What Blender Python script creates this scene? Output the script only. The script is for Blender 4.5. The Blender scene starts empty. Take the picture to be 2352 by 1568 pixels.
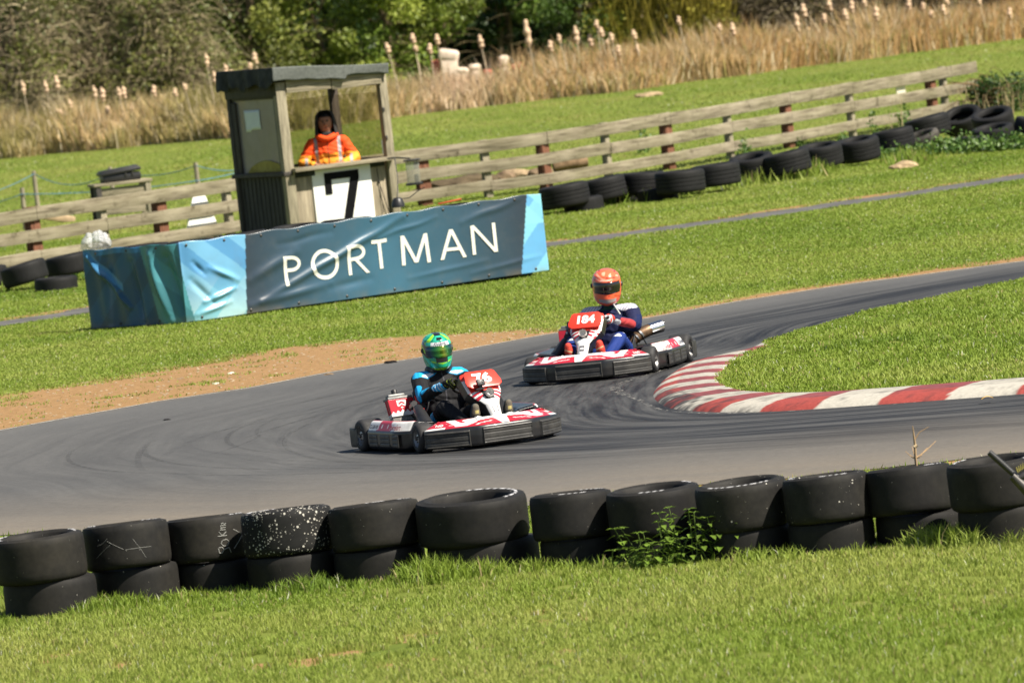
import bpy, bmesh, math, random
import numpy as np
from mathutils import Vector, Matrix, Quaternion

random.seed(11)
rng = np.random.default_rng(11)
sc = bpy.context.scene
col = sc.collection
PI = math.pi
R = math.radians

# ------------------------------------------------------------------ camera
W0, H0, FPX = 2352.0, 1568.0, 17500.0        # the photograph measured at 2352 px wide
CAMH = 4.5
ROLL = math.atan(0.11)
PITCH = math.atan(983.0 * math.cos(ROLL) / FPX)
_f = Vector((0, math.cos(PITCH), -math.sin(PITCH)))
_u0 = Vector((0, math.sin(PITCH), math.cos(PITCH)))
_r0 = Vector((1, 0, 0))
_r = _r0 * math.cos(ROLL) - _u0 * math.sin(ROLL)
_u = _u0 * math.cos(ROLL) + _r0 * math.sin(ROLL)
CAM = Vector((0, 0, CAMH))
cd = bpy.data.cameras.new('camera')
cam = bpy.data.objects.new('camera', cd)
col.objects.link(cam)
m = Matrix((_r, _u, -_f)).transposed().to_4x4()
m.translation = CAM
cam.matrix_world = m
cd.sensor_width = 36.0
cd.sensor_fit = 'HORIZONTAL'
cd.lens = FPX / W0 * 36.0
cd.clip_start = 1.0
cd.clip_end = 6000.0
cd.dof.use_dof = True
cd.dof.focus_distance = 63.0
cd.dof.aperture_fstop = 6.2
sc.camera = cam

# ------------------------------------------------------------------ sky, sun, exposure
SUN_AZ, SUN_EL = R(60), R(51)                # to the right of the viewer's back
S = Vector((math.sin(SUN_AZ) * math.cos(SUN_EL), -math.cos(SUN_AZ) * math.cos(SUN_EL), math.sin(SUN_EL)))
w = bpy.data.worlds.new('World')
sc.world = w
w.use_nodes = True
nt = w.node_tree
sky = nt.nodes.new('ShaderNodeTexSky')
sky.sky_type = 'NISHITA'
sky.sun_disc = False
sky.sun_elevation = SUN_EL
sky.sun_rotation = math.atan2(S.x, S.y)
nt.links.new(sky.outputs[0], nt.nodes['Background'].inputs[0])
nt.nodes['Background'].inputs[1].default_value = 0.050
sd = bpy.data.lights.new('sun', 'SUN')
sd.energy = 5.0
sd.angle = R(0.53)
sd.color = (1.0, 0.92, 0.79)
sun = bpy.data.objects.new('sun', sd)
col.objects.link(sun)
sun.rotation_mode = 'QUATERNION'
sun.rotation_quaternion = S.to_track_quat('Z', 'Y')
sun.location = (30, -20, 60)
sc.view_settings.view_transform = 'Standard'
sc.view_settings.look = 'None'
sc.view_settings.exposure = 0.93
sc.view_settings.gamma = 1.0
sc.cycles.max_bounces = 6
sc.cycles.transparent_max_bounces = 12

# ------------------------------------------------------------------ helpers
def ray(u, v):
    return _f + _r * ((u - W0 / 2) / FPX) + _u * ((H0 / 2 - v) / FPX)

def G(u, v, z=0.0):
    """world point on the level z seen at photo position (u, v)"""
    d = ray(u, v)
    return CAM + d * ((z - CAMH) / d.z)

def at(u, v, y):
    """world point at distance y seen at photo position (u, v)"""
    d = ray(u, v)
    return CAM + d * (y / d.y)

def tag(o, label=None, cat=None, group=None, kind=None):
    if label: o['label'] = label
    if cat: o['category'] = cat
    if group: o['group'] = group
    if kind: o['kind'] = kind
    return o

def thing(name, label, cat, loc=(0, 0, 0), rz=0.0, group=None):
    o = bpy.data.objects.new(name, None)
    o.empty_display_size = 0.2
    col.objects.link(o)
    o.location = loc
    o.rotation_euler = (0, 0, rz)
    return tag(o, label, cat, group)

def copy_tree(o, parent=None):
    c = o.copy()
    col.objects.link(c)
    if parent is not None:
        c.parent = parent
    for ch in list(o.children):
        copy_tree(ch, c)
    return c

class MB:
    def __init__(s):
        s.v = []; s.f = []; s.m = []; s.c = []
    def add(s, vs, fs, mi=0, c=None):
        o = len(s.v)
        s.v += [tuple(p) for p in vs]
        s.f += [tuple(i + o for i in f) for f in fs]
        s.m += [mi] * len(fs)
        if c is None:
            s.c += [(0, 0, 0, 1)] * len(vs)
        elif isinstance(c, list):
            s.c += c
        else:
            s.c += [c] * len(vs)
        return s
    def box(s, c, size, rot=None, mi=0, bevel=0.0, cc=None, seg=2):
        bm = bmesh.new()
        bmesh.ops.create_cube(bm, size=1.0)
        for v in bm.verts:
            v.co = Vector((v.co.x * size[0], v.co.y * size[1], v.co.z * size[2]))
        if bevel > 0:
            bmesh.ops.bevel(bm, geom=list(bm.edges), offset=min(bevel, min(size) * 0.45), segments=seg, profile=0.5, affect='EDGES')
        return s.bm(bm, Matrix.Translation(Vector(c)) @ (rot.to_4x4() if rot is not None else Matrix()), mi, cc)
    def bm(s, bm, M=None, mi=0, cc=None):
        bm.verts.index_update()
        vs = [(M @ v.co if M is not None else v.co) for v in bm.verts]
        fs = [[v.index for v in f.verts] for f in bm.faces]
        s.add(vs, fs, mi, cc)
        bm.free()
        return s
    def tube(s, pts, r, n=10, mi=0, cap=True, cc=None, closed=False, sq=None):
        pts = [Vector(p) for p in pts]
        k = len(pts)
        rs = r if isinstance(r, (list, tuple)) else [r] * k
        vs, fs = [], []
        t0 = (pts[1] - pts[0]).normalized()
        nrm = t0.orthogonal().normalized()
        if abs(t0.z) < 0.95:
            nrm = (Vector((0, 0, 1)) - t0 * t0.z).normalized()
        for i in range(k):
            if closed:
                t = (pts[(i + 1) % k] - pts[i - 1]).normalized()
            elif i == 0: t = (pts[1] - pts[0]).normalized()
            elif i == k - 1: t = (pts[-1] - pts[-2]).normalized()
            else: t = ((pts[i + 1] - pts[i]).normalized() + (pts[i] - pts[i - 1]).normalized()).normalized()
            nrm = (nrm - t * nrm.dot(t))
            nrm = nrm.normalized() if nrm.length > 1e-6 else t.orthogonal().normalized()
            b = t.cross(nrm)
            for j in range(n):
                a = 2 * PI * j / n
                q = 1.0 if sq is None else sq
                vs.append(pts[i] + (nrm * math.cos(a) * q + b * math.sin(a)) * rs[i])
        for i in range(k if closed else k - 1):
            for j in range(n):
                a, b2 = i * n + j, i * n + (j + 1) % n
                c2, d2 = ((i + 1) % k) * n + (j + 1) % n, ((i + 1) % k) * n + j
                fs.append((a, b2, c2, d2))
        if cap and not closed:
            fs.append(tuple(range(n))[::-1])
            fs.append(tuple(range((k - 1) * n, k * n)))
        return s.add(vs, fs, mi, cc)
    def lathe(s, prof, n=32, M=None, mi=0, cc=None, closed=False, cfun=None):
        """profile of (radius, z) turned about z"""
        vs, fs = [], []
        k = len(prof)
        cl = [] if cfun else cc
        for i, (r, z) in enumerate(prof):
            for j in range(n):
                a = 2 * PI * j / n
                p = Vector((r * math.cos(a), r * math.sin(a), z))
                vs.append(M @ p if M is not None else p)
                if cfun: cl.append(cfun(i, a, r, z))
        for i in range(k if closed else k - 1):
            for j in range(n):
                i2 = (i + 1) % k
                fs.append((i * n + j, i * n + (j + 1) % n, i2 * n + (j + 1) % n, i2 * n + j))
        return s.add(vs, fs, mi, cl)
    def grid(s, fun, nu, nv, mi=0, cfun=None, wrap=False):
        vs, fs, cl = [], [], []
        for i in range(nu + 1):
            for j in range(nv + 1):
                vs.append(fun(i / nu, j / nv))
                if cfun: cl.append(cfun(i / nu, j / nv))
        for i in range(nu):
            for j in range(nv):
                a = i * (nv + 1) + j
                fs.append((a, a + nv + 1, a + nv + 2, a + 1))
        return s.add(vs, fs, mi, cl if cfun else None)
    def prism(s, poly, z0, z1, M=None, mi=0, bevel=0.0, cc=None, seg=2):
        bm = bmesh.new()
        vs = [bm.verts.new((p[0], p[1], z0)) for p in poly]
        f = bm.faces.new(vs)
        r = bmesh.ops.extrude_face_region(bm, geom=[f])
        bmesh.ops.translate(bm, verts=[e for e in r['geom'] if isinstance(e, bmesh.types.BMVert)], vec=(0, 0, z1 - z0))
        bmesh.ops.recalc_face_normals(bm, faces=bm.faces)
        if bevel > 0:
            bmesh.ops.bevel(bm, geom=list(bm.edges), offset=bevel, segments=seg, profile=0.5, affect='EDGES', clamp_overlap=True)
        return s.bm(bm, M, mi, cc)
    def build(s, name, mats, parent=None, smooth=35, flip=False):
        me = bpy.data.meshes.new(name)
        me.from_pydata(s.v, [], s.f)
        for mm in (mats if isinstance(mats, (list, tuple)) else [mats]):
            me.materials.append(mm)
        me.polygons.foreach_set('material_index', s.m)
        a = me.color_attributes.new('Col', 'FLOAT_COLOR', 'POINT')
        a.data.foreach_set('color', np.array(s.c, dtype=np.float32).ravel())
        if smooth:
            me.shade_smooth()
            if smooth < 180:
                me.set_sharp_from_angle(angle=R(smooth))
        me.update()
        o = bpy.data.objects.new(name, me)
        col.objects.link(o)
        if parent is not None:
            o.parent = parent
        return o

def np_mesh(name, V, F, mat, cols=None, parent=None, smooth=False):
    """F: (n,3) or (n,4) array"""
    me = bpy.data.meshes.new(name)
    n = F.shape[1]
    me.vertices.add(len(V)); me.loops.add(F.size); me.polygons.add(len(F))
    me.vertices.foreach_set('co', np.ascontiguousarray(V, dtype=np.float32).ravel())
    me.loops.foreach_set('vertex_index', np.ascontiguousarray(F, dtype=np.int32).ravel())
    me.polygons.foreach_set('loop_start', np.arange(0, F.size, n, dtype=np.int32))
    me.materials.append(mat)
    if cols is not None:
        a = me.color_attributes.new('Col', 'FLOAT_COLOR', 'POINT')
        c4 = np.ones((len(V), 4), dtype=np.float32); c4[:, :cols.shape[1]] = cols
        a.data.foreach_set('color', c4.ravel())
    me.update(calc_edges=True)
    if smooth: me.shade_smooth()
    o = bpy.data.objects.new(name, me)
    col.objects.link(o)
    if parent is not None: o.parent = parent
    return o

_lat = {}
def vnoise(x, y, scale, seed=0):
    x = np.asarray(x, float) / scale; y = np.asarray(y, float) / scale
    if seed not in _lat: _lat[seed] = np.random.default_rng(1000 + seed).random((256, 256))
    L = _lat[seed]
    xi = np.floor(x).astype(int); yi = np.floor(y).astype(int)
    fx = x - xi; fy = y - yi
    fx = fx * fx * (3 - 2 * fx); fy = fy * fy * (3 - 2 * fy)
    g = lambda a, b: L[a % 256, b % 256]
    return (g(xi, yi) * (1 - fx) + g(xi + 1, yi) * fx) * (1 - fy) + (g(xi, yi + 1) * (1 - fx) + g(xi + 1, yi + 1) * fx) * fy

def inside(px, py, poly):
    r = np.zeros(px.shape, bool)
    n = len(poly)
    for i in range(n):
        x0, y0 = poly[i][0], poly[i][1]; x1, y1 = poly[(i + 1) % n][0], poly[(i + 1) % n][1]
        if y0 == y1: continue
        c = ((y0 > py) != (y1 > py)) & (px < (x1 - x0) * (py - y0) / (y1 - y0) + x0)
        r ^= c
    return r

def pdist(px, py, poly, closed=True):
    d = np.full(px.shape, 1e9)
    n = len(poly)
    for i in range(n if closed else n - 1):
        x0, y0 = poly[i][0], poly[i][1]; x1, y1 = poly[(i + 1) % n][0], poly[(i + 1) % n][1]
        dx, dy = x1 - x0, y1 - y0
        t = np.clip(((px - x0) * dx + (py - y0) * dy) / (dx * dx + dy * dy + 1e-12), 0, 1)
        d = np.minimum(d, np.hypot(px - x0 - t * dx, py - y0 - t * dy))
    return d

def lerp_pts(pts, x):
    return np.interp(x, [p[0] for p in pts], [p[1] for p in pts])

# ------------------------------------------------------------------ materials
def new_mat(name):
    mt = bpy.data.materials.new(name)
    mt.use_nodes = True
    return mt, mt.node_tree.nodes, mt.node_tree.links, mt.node_tree.nodes['Principled BSDF']

def N(ns, t, **kw):
    n = ns.new(t)
    for k, v in kw.items():
        setattr(n, k, v)
    return n

def noise_node(ns, ls, scale, detail=4, rough=0.55, vec=None, mapscale=None, coord='Object'):
    tc = ns.new('ShaderNodeTexCoord')
    src = tc.outputs[coord]
    if mapscale is not None:
        mp = ns.new('ShaderNodeMapping'); mp.inputs['Scale'].default_value = mapscale
        ls.new(src, mp.inputs['Vector']); src = mp.outputs[0]
    n = ns.new('ShaderNodeTexNoise')
    n.inputs['Scale'].default_value = scale; n.inputs['Detail'].default_value = detail; n.inputs['Roughness'].default_value = rough
    ls.new(src, n.inputs['Vector'])
    return n

def ramp(ns, ls, src, stops):
    r = ns.new('ShaderNodeValToRGB')
    e = r.color_ramp.elements
    while len(e) < len(stops): e.new(0.5)
    for i, (p, c) in enumerate(stops):
        e[i].position = p
        e[i].color = (c[0], c[1], c[2], 1) if isinstance(c, (tuple, list)) else (c, c, c, 1)
    ls.new(src, r.inputs[0])
    return r

def mix(ns, ls, fac, a, b, blend='MIX'):
    x = ns.new('ShaderNodeMix'); x.data_type = 'RGBA'; x.blend_type = blend
    for inp, val in ((x.inputs[0], fac), (x.inputs[6], a), (x.inputs[7], b)):
        if hasattr(val, 'links'): ls.new(val, inp)
        elif isinstance(val, (tuple, list)): inp.default_value = (*val[:3], 1)
        else: inp.default_value = val
    return x.outputs[2]

def simple(name, c, rough=0.6, var=0.25, scale=8.0, bump=0.0, bscale=None, metal=0.0, spec=0.5, c2=None, mapscale=None, coat=0.0):
    mt, ns, ls, bs = new_mat(name)
    n = noise_node(ns, ls, scale, 5, 0.6, mapscale=mapscale)
    lo = tuple(x * (1 - var) for x in c); hi = c2 if c2 else tuple(min(1, x * (1 + var)) for x in c)
    r = ramp(ns, ls, n.outputs[0], [(0.3, lo), (0.7, hi)])
    ls.new(r.outputs[0], bs.inputs['Base Color'])
    rr = ramp(ns, ls, n.outputs[0], [(0.2, min(1, rough + 0.1)), (0.8, max(0.02, rough - 0.1))])
    ls.new(rr.outputs[0], bs.inputs['Roughness'])
    bs.inputs['Metallic'].default_value = metal
    bs.inputs['Specular IOR Level'].default_value = spec
    bs.inputs['Coat Weight'].default_value = coat
    if bump:
        n2 = noise_node(ns, ls, bscale or scale * 4, 4, 0.6, mapscale=mapscale)
        b = ns.new('ShaderNodeBump'); b.inputs['Strength'].default_value = bump; b.inputs['Distance'].default_value = 0.01
        ls.new(n2.outputs[0], b.inputs['Height']); ls.new(b.outputs[0], bs.inputs['Normal'])
    return mt

def vcol(name, rough=0.6, var=0.15, scale=20.0, bump=0.0, bscale=60, spec=0.5, coat=0.0, dirt=None, transl=0.0):
    """colour pattern carried by the mesh itself, broken up by fine noise"""
    mt, ns, ls, bs = new_mat(name)
    a = ns.new('ShaderNodeVertexColor'); a.layer_name = 'Col'
    n = noise_node(ns, ls, scale, 4, 0.6)
    r = ramp(ns, ls, n.outputs[0], [(0.25, 1 - var), (0.75, 1 + var)])
    # ramps clamp at 1: multiply by (1-var .. 1) and lift afterwards
    r.color_ramp.elements[1].color = (1, 1, 1, 1)
    c = mix(ns, ls, 1.0, a.outputs[0], r.outputs[0], 'MULTIPLY')
    if dirt:
        n3 = noise_node(ns, ls, dirt[1], 6, 0.65)
        f = ramp(ns, ls, n3.outputs[0], [(0.5, 0.0), (0.75, dirt[2])])
        c = mix(ns, ls, f.outputs[0], c, dirt[0])
    ls.new(c, bs.inputs['Base Color'])
    bs.inputs['Roughness'].default_value = rough
    bs.inputs['Specular IOR Level'].default_value = spec
    bs.inputs['Coat Weight'].default_value = coat
    if bump:
        n2 = noise_node(ns, ls, bscale, 4, 0.6)
        b = ns.new('ShaderNodeBump'); b.inputs['Strength'].default_value = bump; b.inputs['Distance'].default_value = 0.01
        ls.new(n2.outputs[0], b.inputs['Height']); ls.new(b.outputs[0], bs.inputs['Normal'])
    if transl:
        tr = ns.new('ShaderNodeBsdfTranslucent'); ls.new(c, tr.inputs['Color'])
        ms = ns.new('ShaderNodeMixShader'); ms.inputs[0].default_value = transl
        ls.new(bs.outputs[0], ms.inputs[1]); ls.new(tr.outputs[0], ms.inputs[2])
        ls.new(ms.outputs[0], ns['Material Output'].inputs['Surface'])
    return mt

M = {}
M['blade'] = vcol('grass_blade', 0.6, 0.1, 3.0, spec=0.3, transl=0.30)
M['leaf'] = vcol('leaf', 0.5, 0.25, 1.5, spec=0.4, transl=0.2)
M['reed'] = vcol('dry_reed', 0.8, 0.2, 4.0, spec=0.2, transl=0.15)
M['wood'] = simple('weathered_wood', (0.27, 0.235, 0.165), 0.85, 0.5, 3.0, 0.5, 30, spec=0.2, mapscale=(1, 14, 14))
M['woodz'] = simple('weathered_post', (0.27, 0.24, 0.17), 0.85, 0.45, 4.0, 0.5, 30, spec=0.2, mapscale=(14, 14, 1))
M['redwood'] = simple('red_brown_post', (0.17, 0.075, 0.045), 0.85, 0.5, 5.0, 0.5, 30, spec=0.2, mapscale=(10, 10, 1))
M['darkwood'] = simple('dark_wood', (0.045, 0.04, 0.035), 0.8, 0.5, 6.0, 0.4, 30, mapscale=(12, 12, 1))
M['black'] = simple('black_plastic', (0.018, 0.018, 0.019), 0.45, 0.3, 12, 0.08, 80)
M['metal'] = simple('steel', (0.45, 0.45, 0.46), 0.3, 0.15, 20, metal=1.0)
M['darkmetal'] = simple('dark_steel', (0.09, 0.085, 0.08), 0.45, 0.3, 15, metal=0.7)
M['rust'] = simple('burnt_pipe', (0.16, 0.10, 0.06), 0.5, 0.4, 15, metal=0.6)
M['white'] = simple('white_board', (0.80, 0.80, 0.76), 0.6, 0.06, 4)
# ------------------------------------------------------------------ ground lines read off the photograph
def gp(pts, z=0.0):
    return [tuple(G(u, v, z)[:2]) for u, v in pts]

FAR_EDGE = [(-14, 66.0), (-9.0, 71.0)] + gp([(0, 988), (370, 920), (560, 893), (740, 858), (960, 822), (1230, 772), (1450, 737), (1700, 691), (1900, 660), (2100, 633), (2352, 600), (2800, 535)]) + [(14, 93)]
NEAR_EDGE = [(-14, 66.0 - 0.5), (-9.0, 63.0)] + gp([(0, 1230), (600, 1195), (1220, 1156), (1800, 1100), (2352, 1045)]) + [(14, 55.0)]
DIRT_TOP = gp([(-500, 960), (0, 905), (160, 882), (400, 840), (600, 803), (800, 780), (1000, 768), (1190, 756), (1300, 752), (1450, 728), (1700, 681), (2100, 620), (2352, 586), (2800, 520)])
DIRT = DIRT_TOP + gp([(2800, 540), (2352, 604), (1900, 664), (1450, 742), (960, 826), (560, 897), (0, 994), (-500, 1100)])
PATH_C = [(-16, 92.5)] + gp([(-300, 788), (0, 744), (205, 714), (700, 645), (1262, 562), (1700, 503), (2100, 444), (2352, 407), (2700, 355)]) + [(16, 115)]
PATH_HW = 0.62
KERB_PX = [(1745, 803), (1700, 819), (1620, 836), (1565, 850), (1522, 878), (1501, 905), (1511, 925), (1545, 940), (1620, 947), (1700, 948), (1800, 945), (2000, 932), (2352, 906), (2750, 876), (3300, 828)]

def catmull(P, sub):
    P = [Vector((p[0], p[1], 0)) for p in P]
    out = []
    for i in range(len(P) - 1):
        p0 = P[max(i - 1, 0)]; p1 = P[i]; p2 = P[i + 1]; p3 = P[min(i + 2, len(P) - 1)]
        for k in range(sub):
            t = k / sub
            out.append(0.5 * ((2 * p1) + (p2 - p0) * t + (2 * p0 - 5 * p1 + 4 * p2 - p3) * t * t + (3 * p1 - p0 - 3 * p2 + p3) * t ** 3))
    out.append(P[-1])
    return out

def resample(P, step):
    L = [0.0]
    for a, b in zip(P, P[1:]): L.append(L[-1] + (b - a).length)
    n = max(2, int(L[-1] / step))
    xs = np.interp(np.linspace(0, L[-1], n + 1), L, [p.x for p in P])
    ys = np.interp(np.linspace(0, L[-1], n + 1), L, [p.y for p in P])
    return [Vector((x, y, 0)) for x, y in zip(xs, ys)], L[-1]

kerb_line, KERB_LEN = resample(catmull(gp(KERB_PX), 12), 0.03)
nk = len(kerb_line)
kerb_in = []
for i, p in enumerate(kerb_line):
    t = (kerb_line[min(i + 1, nk - 1)] - kerb_line[max(i - 1, 0)]).normalized()
    kerb_in.append(Vector((-t.y, t.x, 0)))
def kerb_w(i):
    s_ = i / (nk - 1) * KERB_LEN
    return 0.62 * min(1.0, 0.12 + s_ / 2.2) + 0.16 * max(0, min(1, (s_ - 6) / 4))
KERB_H = 0.085
ISLAND = [tuple((kerb_line[i] + kerb_in[i] * (kerb_w(i) - 0.05))[:2]) for i in range(0, nk, 6)]
ISLAND_TOP = gp([(2800, 590), (2352, 656), (2000, 729), (1800, 786)])
ISLAND_ALL = ISLAND + [(14, 57.5), (14, 88)] + ISLAND_TOP
ISLAND_OUT = [tuple(p[:2]) for p in kerb_line[::6]] + [(14, 56.5), (14, 88)] + ISLAND_TOP

# ------------------------------------------------------------------ the ground sheet
def ground_material():
    mt, ns, ls, bs = new_mat('turf_ground')
    a = ns.new('ShaderNodeVertexColor'); a.layer_name = 'Col'
    sp = ns.new('ShaderNodeSeparateColor'); ls.new(a.outputs[0], sp.inputs[0])
    n1 = noise_node(ns, ls, 0.35, 5, 0.6, mapscale=(1, 0.35, 1))
    n2 = noise_node(ns, ls, 9.0, 5, 0.7)
    n3 = noise_node(ns, ls, 60.0, 3, 0.7)
    g1 = ramp(ns, ls, n1.outputs[0], [(0.3, (0.105, 0.152, 0.020)), (0.5, (0.155, 0.195, 0.032)), (0.72, (0.215, 0.215, 0.052))])
    g2 = ramp(ns, ls, n2.outputs[0], [(0.25, 0.60), (0.75, 1.0)])
    g = mix(ns, ls, 1.0, g1.outputs[0], g2.outputs[0], 'MULTIPLY')
    d1 = ramp(ns, ls, n2.outputs[0], [(0.25, (0.185, 0.108, 0.048)), (0.55, (0.31, 0.188, 0.085)), (0.8, (0.41, 0.265, 0.132))])
    d2 = ramp(ns, ls, n3.outputs[0], [(0.3, 0.7), (0.6, 1.0)])
    d = mix(ns, ls, 1.0, d1.outputs[0], d2.outputs[0], 'MULTIPLY')
    # dirt where the mask, ragged by noise, passes a half
    ad = ns.new('ShaderNodeMath'); ad.operation = 'MULTIPLY_ADD'
    ls.new(n2.outputs[0], ad.inputs[0]); ad.inputs[1].default_value = 0.9; ls.new(sp.outputs[0], ad.inputs[2])
    fm = ramp(ns, ls, ad.outputs[0], [(0.86, 0.0), (1.02, 1.0)])
    c = mix(ns, ls, fm.outputs[0], g, d)
    ls.new(c, bs.inputs['Base Color'])
    bs.inputs['Roughness'].default_value = 0.95
    bs.inputs['Specular IOR Level'].default_value = 0.15
    b = ns.new('ShaderNodeBump'); b.inputs['Strength'].default_value = 0.6; b.inputs['Distance'].default_value = 0.03
    ls.new(n2.outputs[0], b.inputs['Height']); ls.new(b.outputs[0], bs.inputs['Normal'])
    return mt

BALD = [(u, v, r) for u, v, r in [(130, 1510, .16), (180, 1500, .1), (937, 1465, .16), (1000, 1455, .09), (1236, 1405, .11), (1256, 1428, .1), (705, 1520, .16), (760, 1505, .1), (810, 1500, .12), (890, 1530, .14), (1000, 1515, .1), (600, 1530, .12), (1350, 1420, .1), (270, 1530, .14), (385, 1465, .08), (1300, 1495, .1), (2200, 1400, .06), (100, 1475, .09)]]
BALD = [(*G(u, v)[:2], r) for u, v, r in BALD]

def dirt_mask(x, y):
    ins = inside(x, y, DIRT)
    d = pdist(x, y, DIRT_TOP, closed=False)
    m_ = np.where(ins, np.clip(0.45 + d * 0.5, 0, 0.9), np.clip(0.42 - d * 0.8, 0, 1))
    below = np.interp(x, [p[0] for p in FAR_EDGE], [p[1] for p in FAR_EDGE])
    nb = np.interp(x, [p[0] for p in NEAR_EDGE], [p[1] for p in NEAR_EDGE])
    m_ = np.where((y < below + 0.1) & (y > nb), 0.9, m_)
    m_ = np.where(y < nb, 0.0, m_)
    # worn edge of the far path and patches along it
    pd = pdist(x, y, PATH_C, closed=False)
    up = y - np.interp(x, [p[0] for p in PATH_C], [p[1] for p in PATH_C])
    m_ = np.maximum(m_, np.clip(0.75 - np.abs(pd - PATH_HW - 0.25) * 0.9, 0, 1) * np.where(up > 0, 1, 0.55))
    for bx, by, br in BALD:
        m_ = np.maximum(m_, np.clip(0.85 - (np.hypot((x - bx), (y - by) * 0.45) / br) * 0.45, 0, 1))
    return m_

def make_ground():
    xs = np.concatenate([[-3000, -600, -120, -40, -22], np.arange(-15, 15.01, 0.12), [22, 40, 120, 600, 3000]])
    ys = np.concatenate([[-400, -50, 20, 34], np.arange(39, 130, 0.22), np.arange(130, 240, 2.0), [260, 400, 1000, 5000]])
    X, Y = np.meshgrid(xs, ys, indexing='ij')
    mk = np.zeros(X.shape)
    sel = (np.abs(X) < 16) & (Y > 38) & (Y < 131)
    mk[sel] = dirt_mask(X[sel], Y[sel])
    V = np.stack([X.ravel(), Y.ravel(), np.zeros(X.size)], 1)
    nx, ny = X.shape
    idx = np.arange(nx * ny).reshape(nx, ny)
    F = np.stack([idx[:-1, :-1].ravel(), idx[1:, :-1].ravel(), idx[1:, 1:].ravel(), idx[:-1, 1:].ravel()], 1)
    cols = np.stack([mk.ravel()] * 3, 1)
    o = np_mesh('ground', V, F, ground_material(), cols)
    return tag(o, kind='structure')
make_ground()

# ------------------------------------------------------------------ the asphalt
def track_material():
    mt, ns, ls, bs = new_mat('asphalt')
    a = ns.new('ShaderNodeVertexColor'); a.layer_name = 'Col'
    sp = ns.new('ShaderNodeSeparateColor'); ls.new(a.outputs[0], sp.inputs[0])
    uv = ns.new('ShaderNodeUVMap'); uv.uv_map = 'UVMap'
    def nz(scale, ms, detail=5, rough=0.6):
        mp = ns.new('ShaderNodeMapping'); mp.inputs['Scale'].default_value = (*ms, 1)
        ls.new(uv.outputs[0], mp.inputs['Vector'])
        n = ns.new('ShaderNodeTexNoise'); n.inputs['Scale'].default_value = scale; n.inputs['Detail'].default_value = detail; n.inputs['Roughness'].default_value = rough
        ls.new(mp.outputs[0], n.inputs['Vector'])
        return n
    streak = nz(1.0, (2.6, 0.22), 7, 0.68)            # long marks that follow the bend
    fine = nz(1.0, (9.0, 0.5), 4, 0.6)
    grain = noise_node(ns, ls, 70, 3, 0.7)
    blot = noise_node(ns, ls, 0.5, 4, 0.6)
    base = ramp(ns, ls, blot.outputs[0], [(0.3, (0.104, 0.105, 0.106)), (0.7, (0.134, 0.134, 0.132))])
    dk = mix(ns, ls, 1.0, streak.outputs[0], fine.outputs[0], 'OVERLAY')
    dr = ramp(ns, ls, dk, [(0.34, 1.0), (0.68, 0.30)])
    am = ns.new('ShaderNodeMath'); am.operation = 'MULTIPLY'; am.use_clamp = True
    gm = ns.new('ShaderNodeMath'); gm.operation = 'MULTIPLY'; gm.use_clamp = True
    gm.inputs[1].default_value = 1.55
    ls.new(sp.outputs[0], gm.inputs[0])
    ls.new(gm.outputs[0], am.inputs[0]); ls.new(dr.outputs[0], am.inputs[1])
    c = mix(ns, ls, am.outputs[0], base.outputs[0], (0.014, 0.014, 0.0155))
    # dust swept to the outside
    du = ns.new('ShaderNodeMath'); du.operation = 'MULTIPLY'; du.use_clamp = True
    dn = ramp(ns, ls, streak.outputs[0], [(0.25, 0.6), (0.7, 1.0)])
    ls.new(sp.outputs[1], du.inputs[0]); ls.new(dn.outputs[0], du.inputs[1])
    c = mix(ns, ls, du.outputs[0], c, (0.225, 0.190, 0.145))
    g = ramp(ns, ls, grain.outputs[0], [(0.25, 0.70), (0.75, 1.0)])
    c = mix(ns, ls, 1.0, c, g.outputs[0], 'MULTIPLY')
    mott = noise_node(ns, ls, 11, 6, 0.75)
    g4 = ramp(ns, ls, mott.outputs[0], [(0.3, 0.76), (0.7, 1.0)])
    c = mix(ns, ls, 1.0, c, g4.outputs[0], 'MULTIPLY')
    ls.new(c, bs.inputs['Base Color'])
    rr = ramp(ns, ls, am.outputs[0], [(0.0, 0.85), (1.0, 0.62)])
    ls.new(rr.outputs[0], bs.inputs['Roughness'])
    bs.inputs['Specular IOR Level'].default_value = 0.3
    b = ns.new('ShaderNodeBump'); b.inputs['Strength'].default_value = 0.35; b.inputs['Distance'].default_value = 0.004
    ls.new(grain.outputs[0], b.inputs['Height']); ls.new(b.outputs[0], bs.inputs['Normal'])
    return mt

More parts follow.
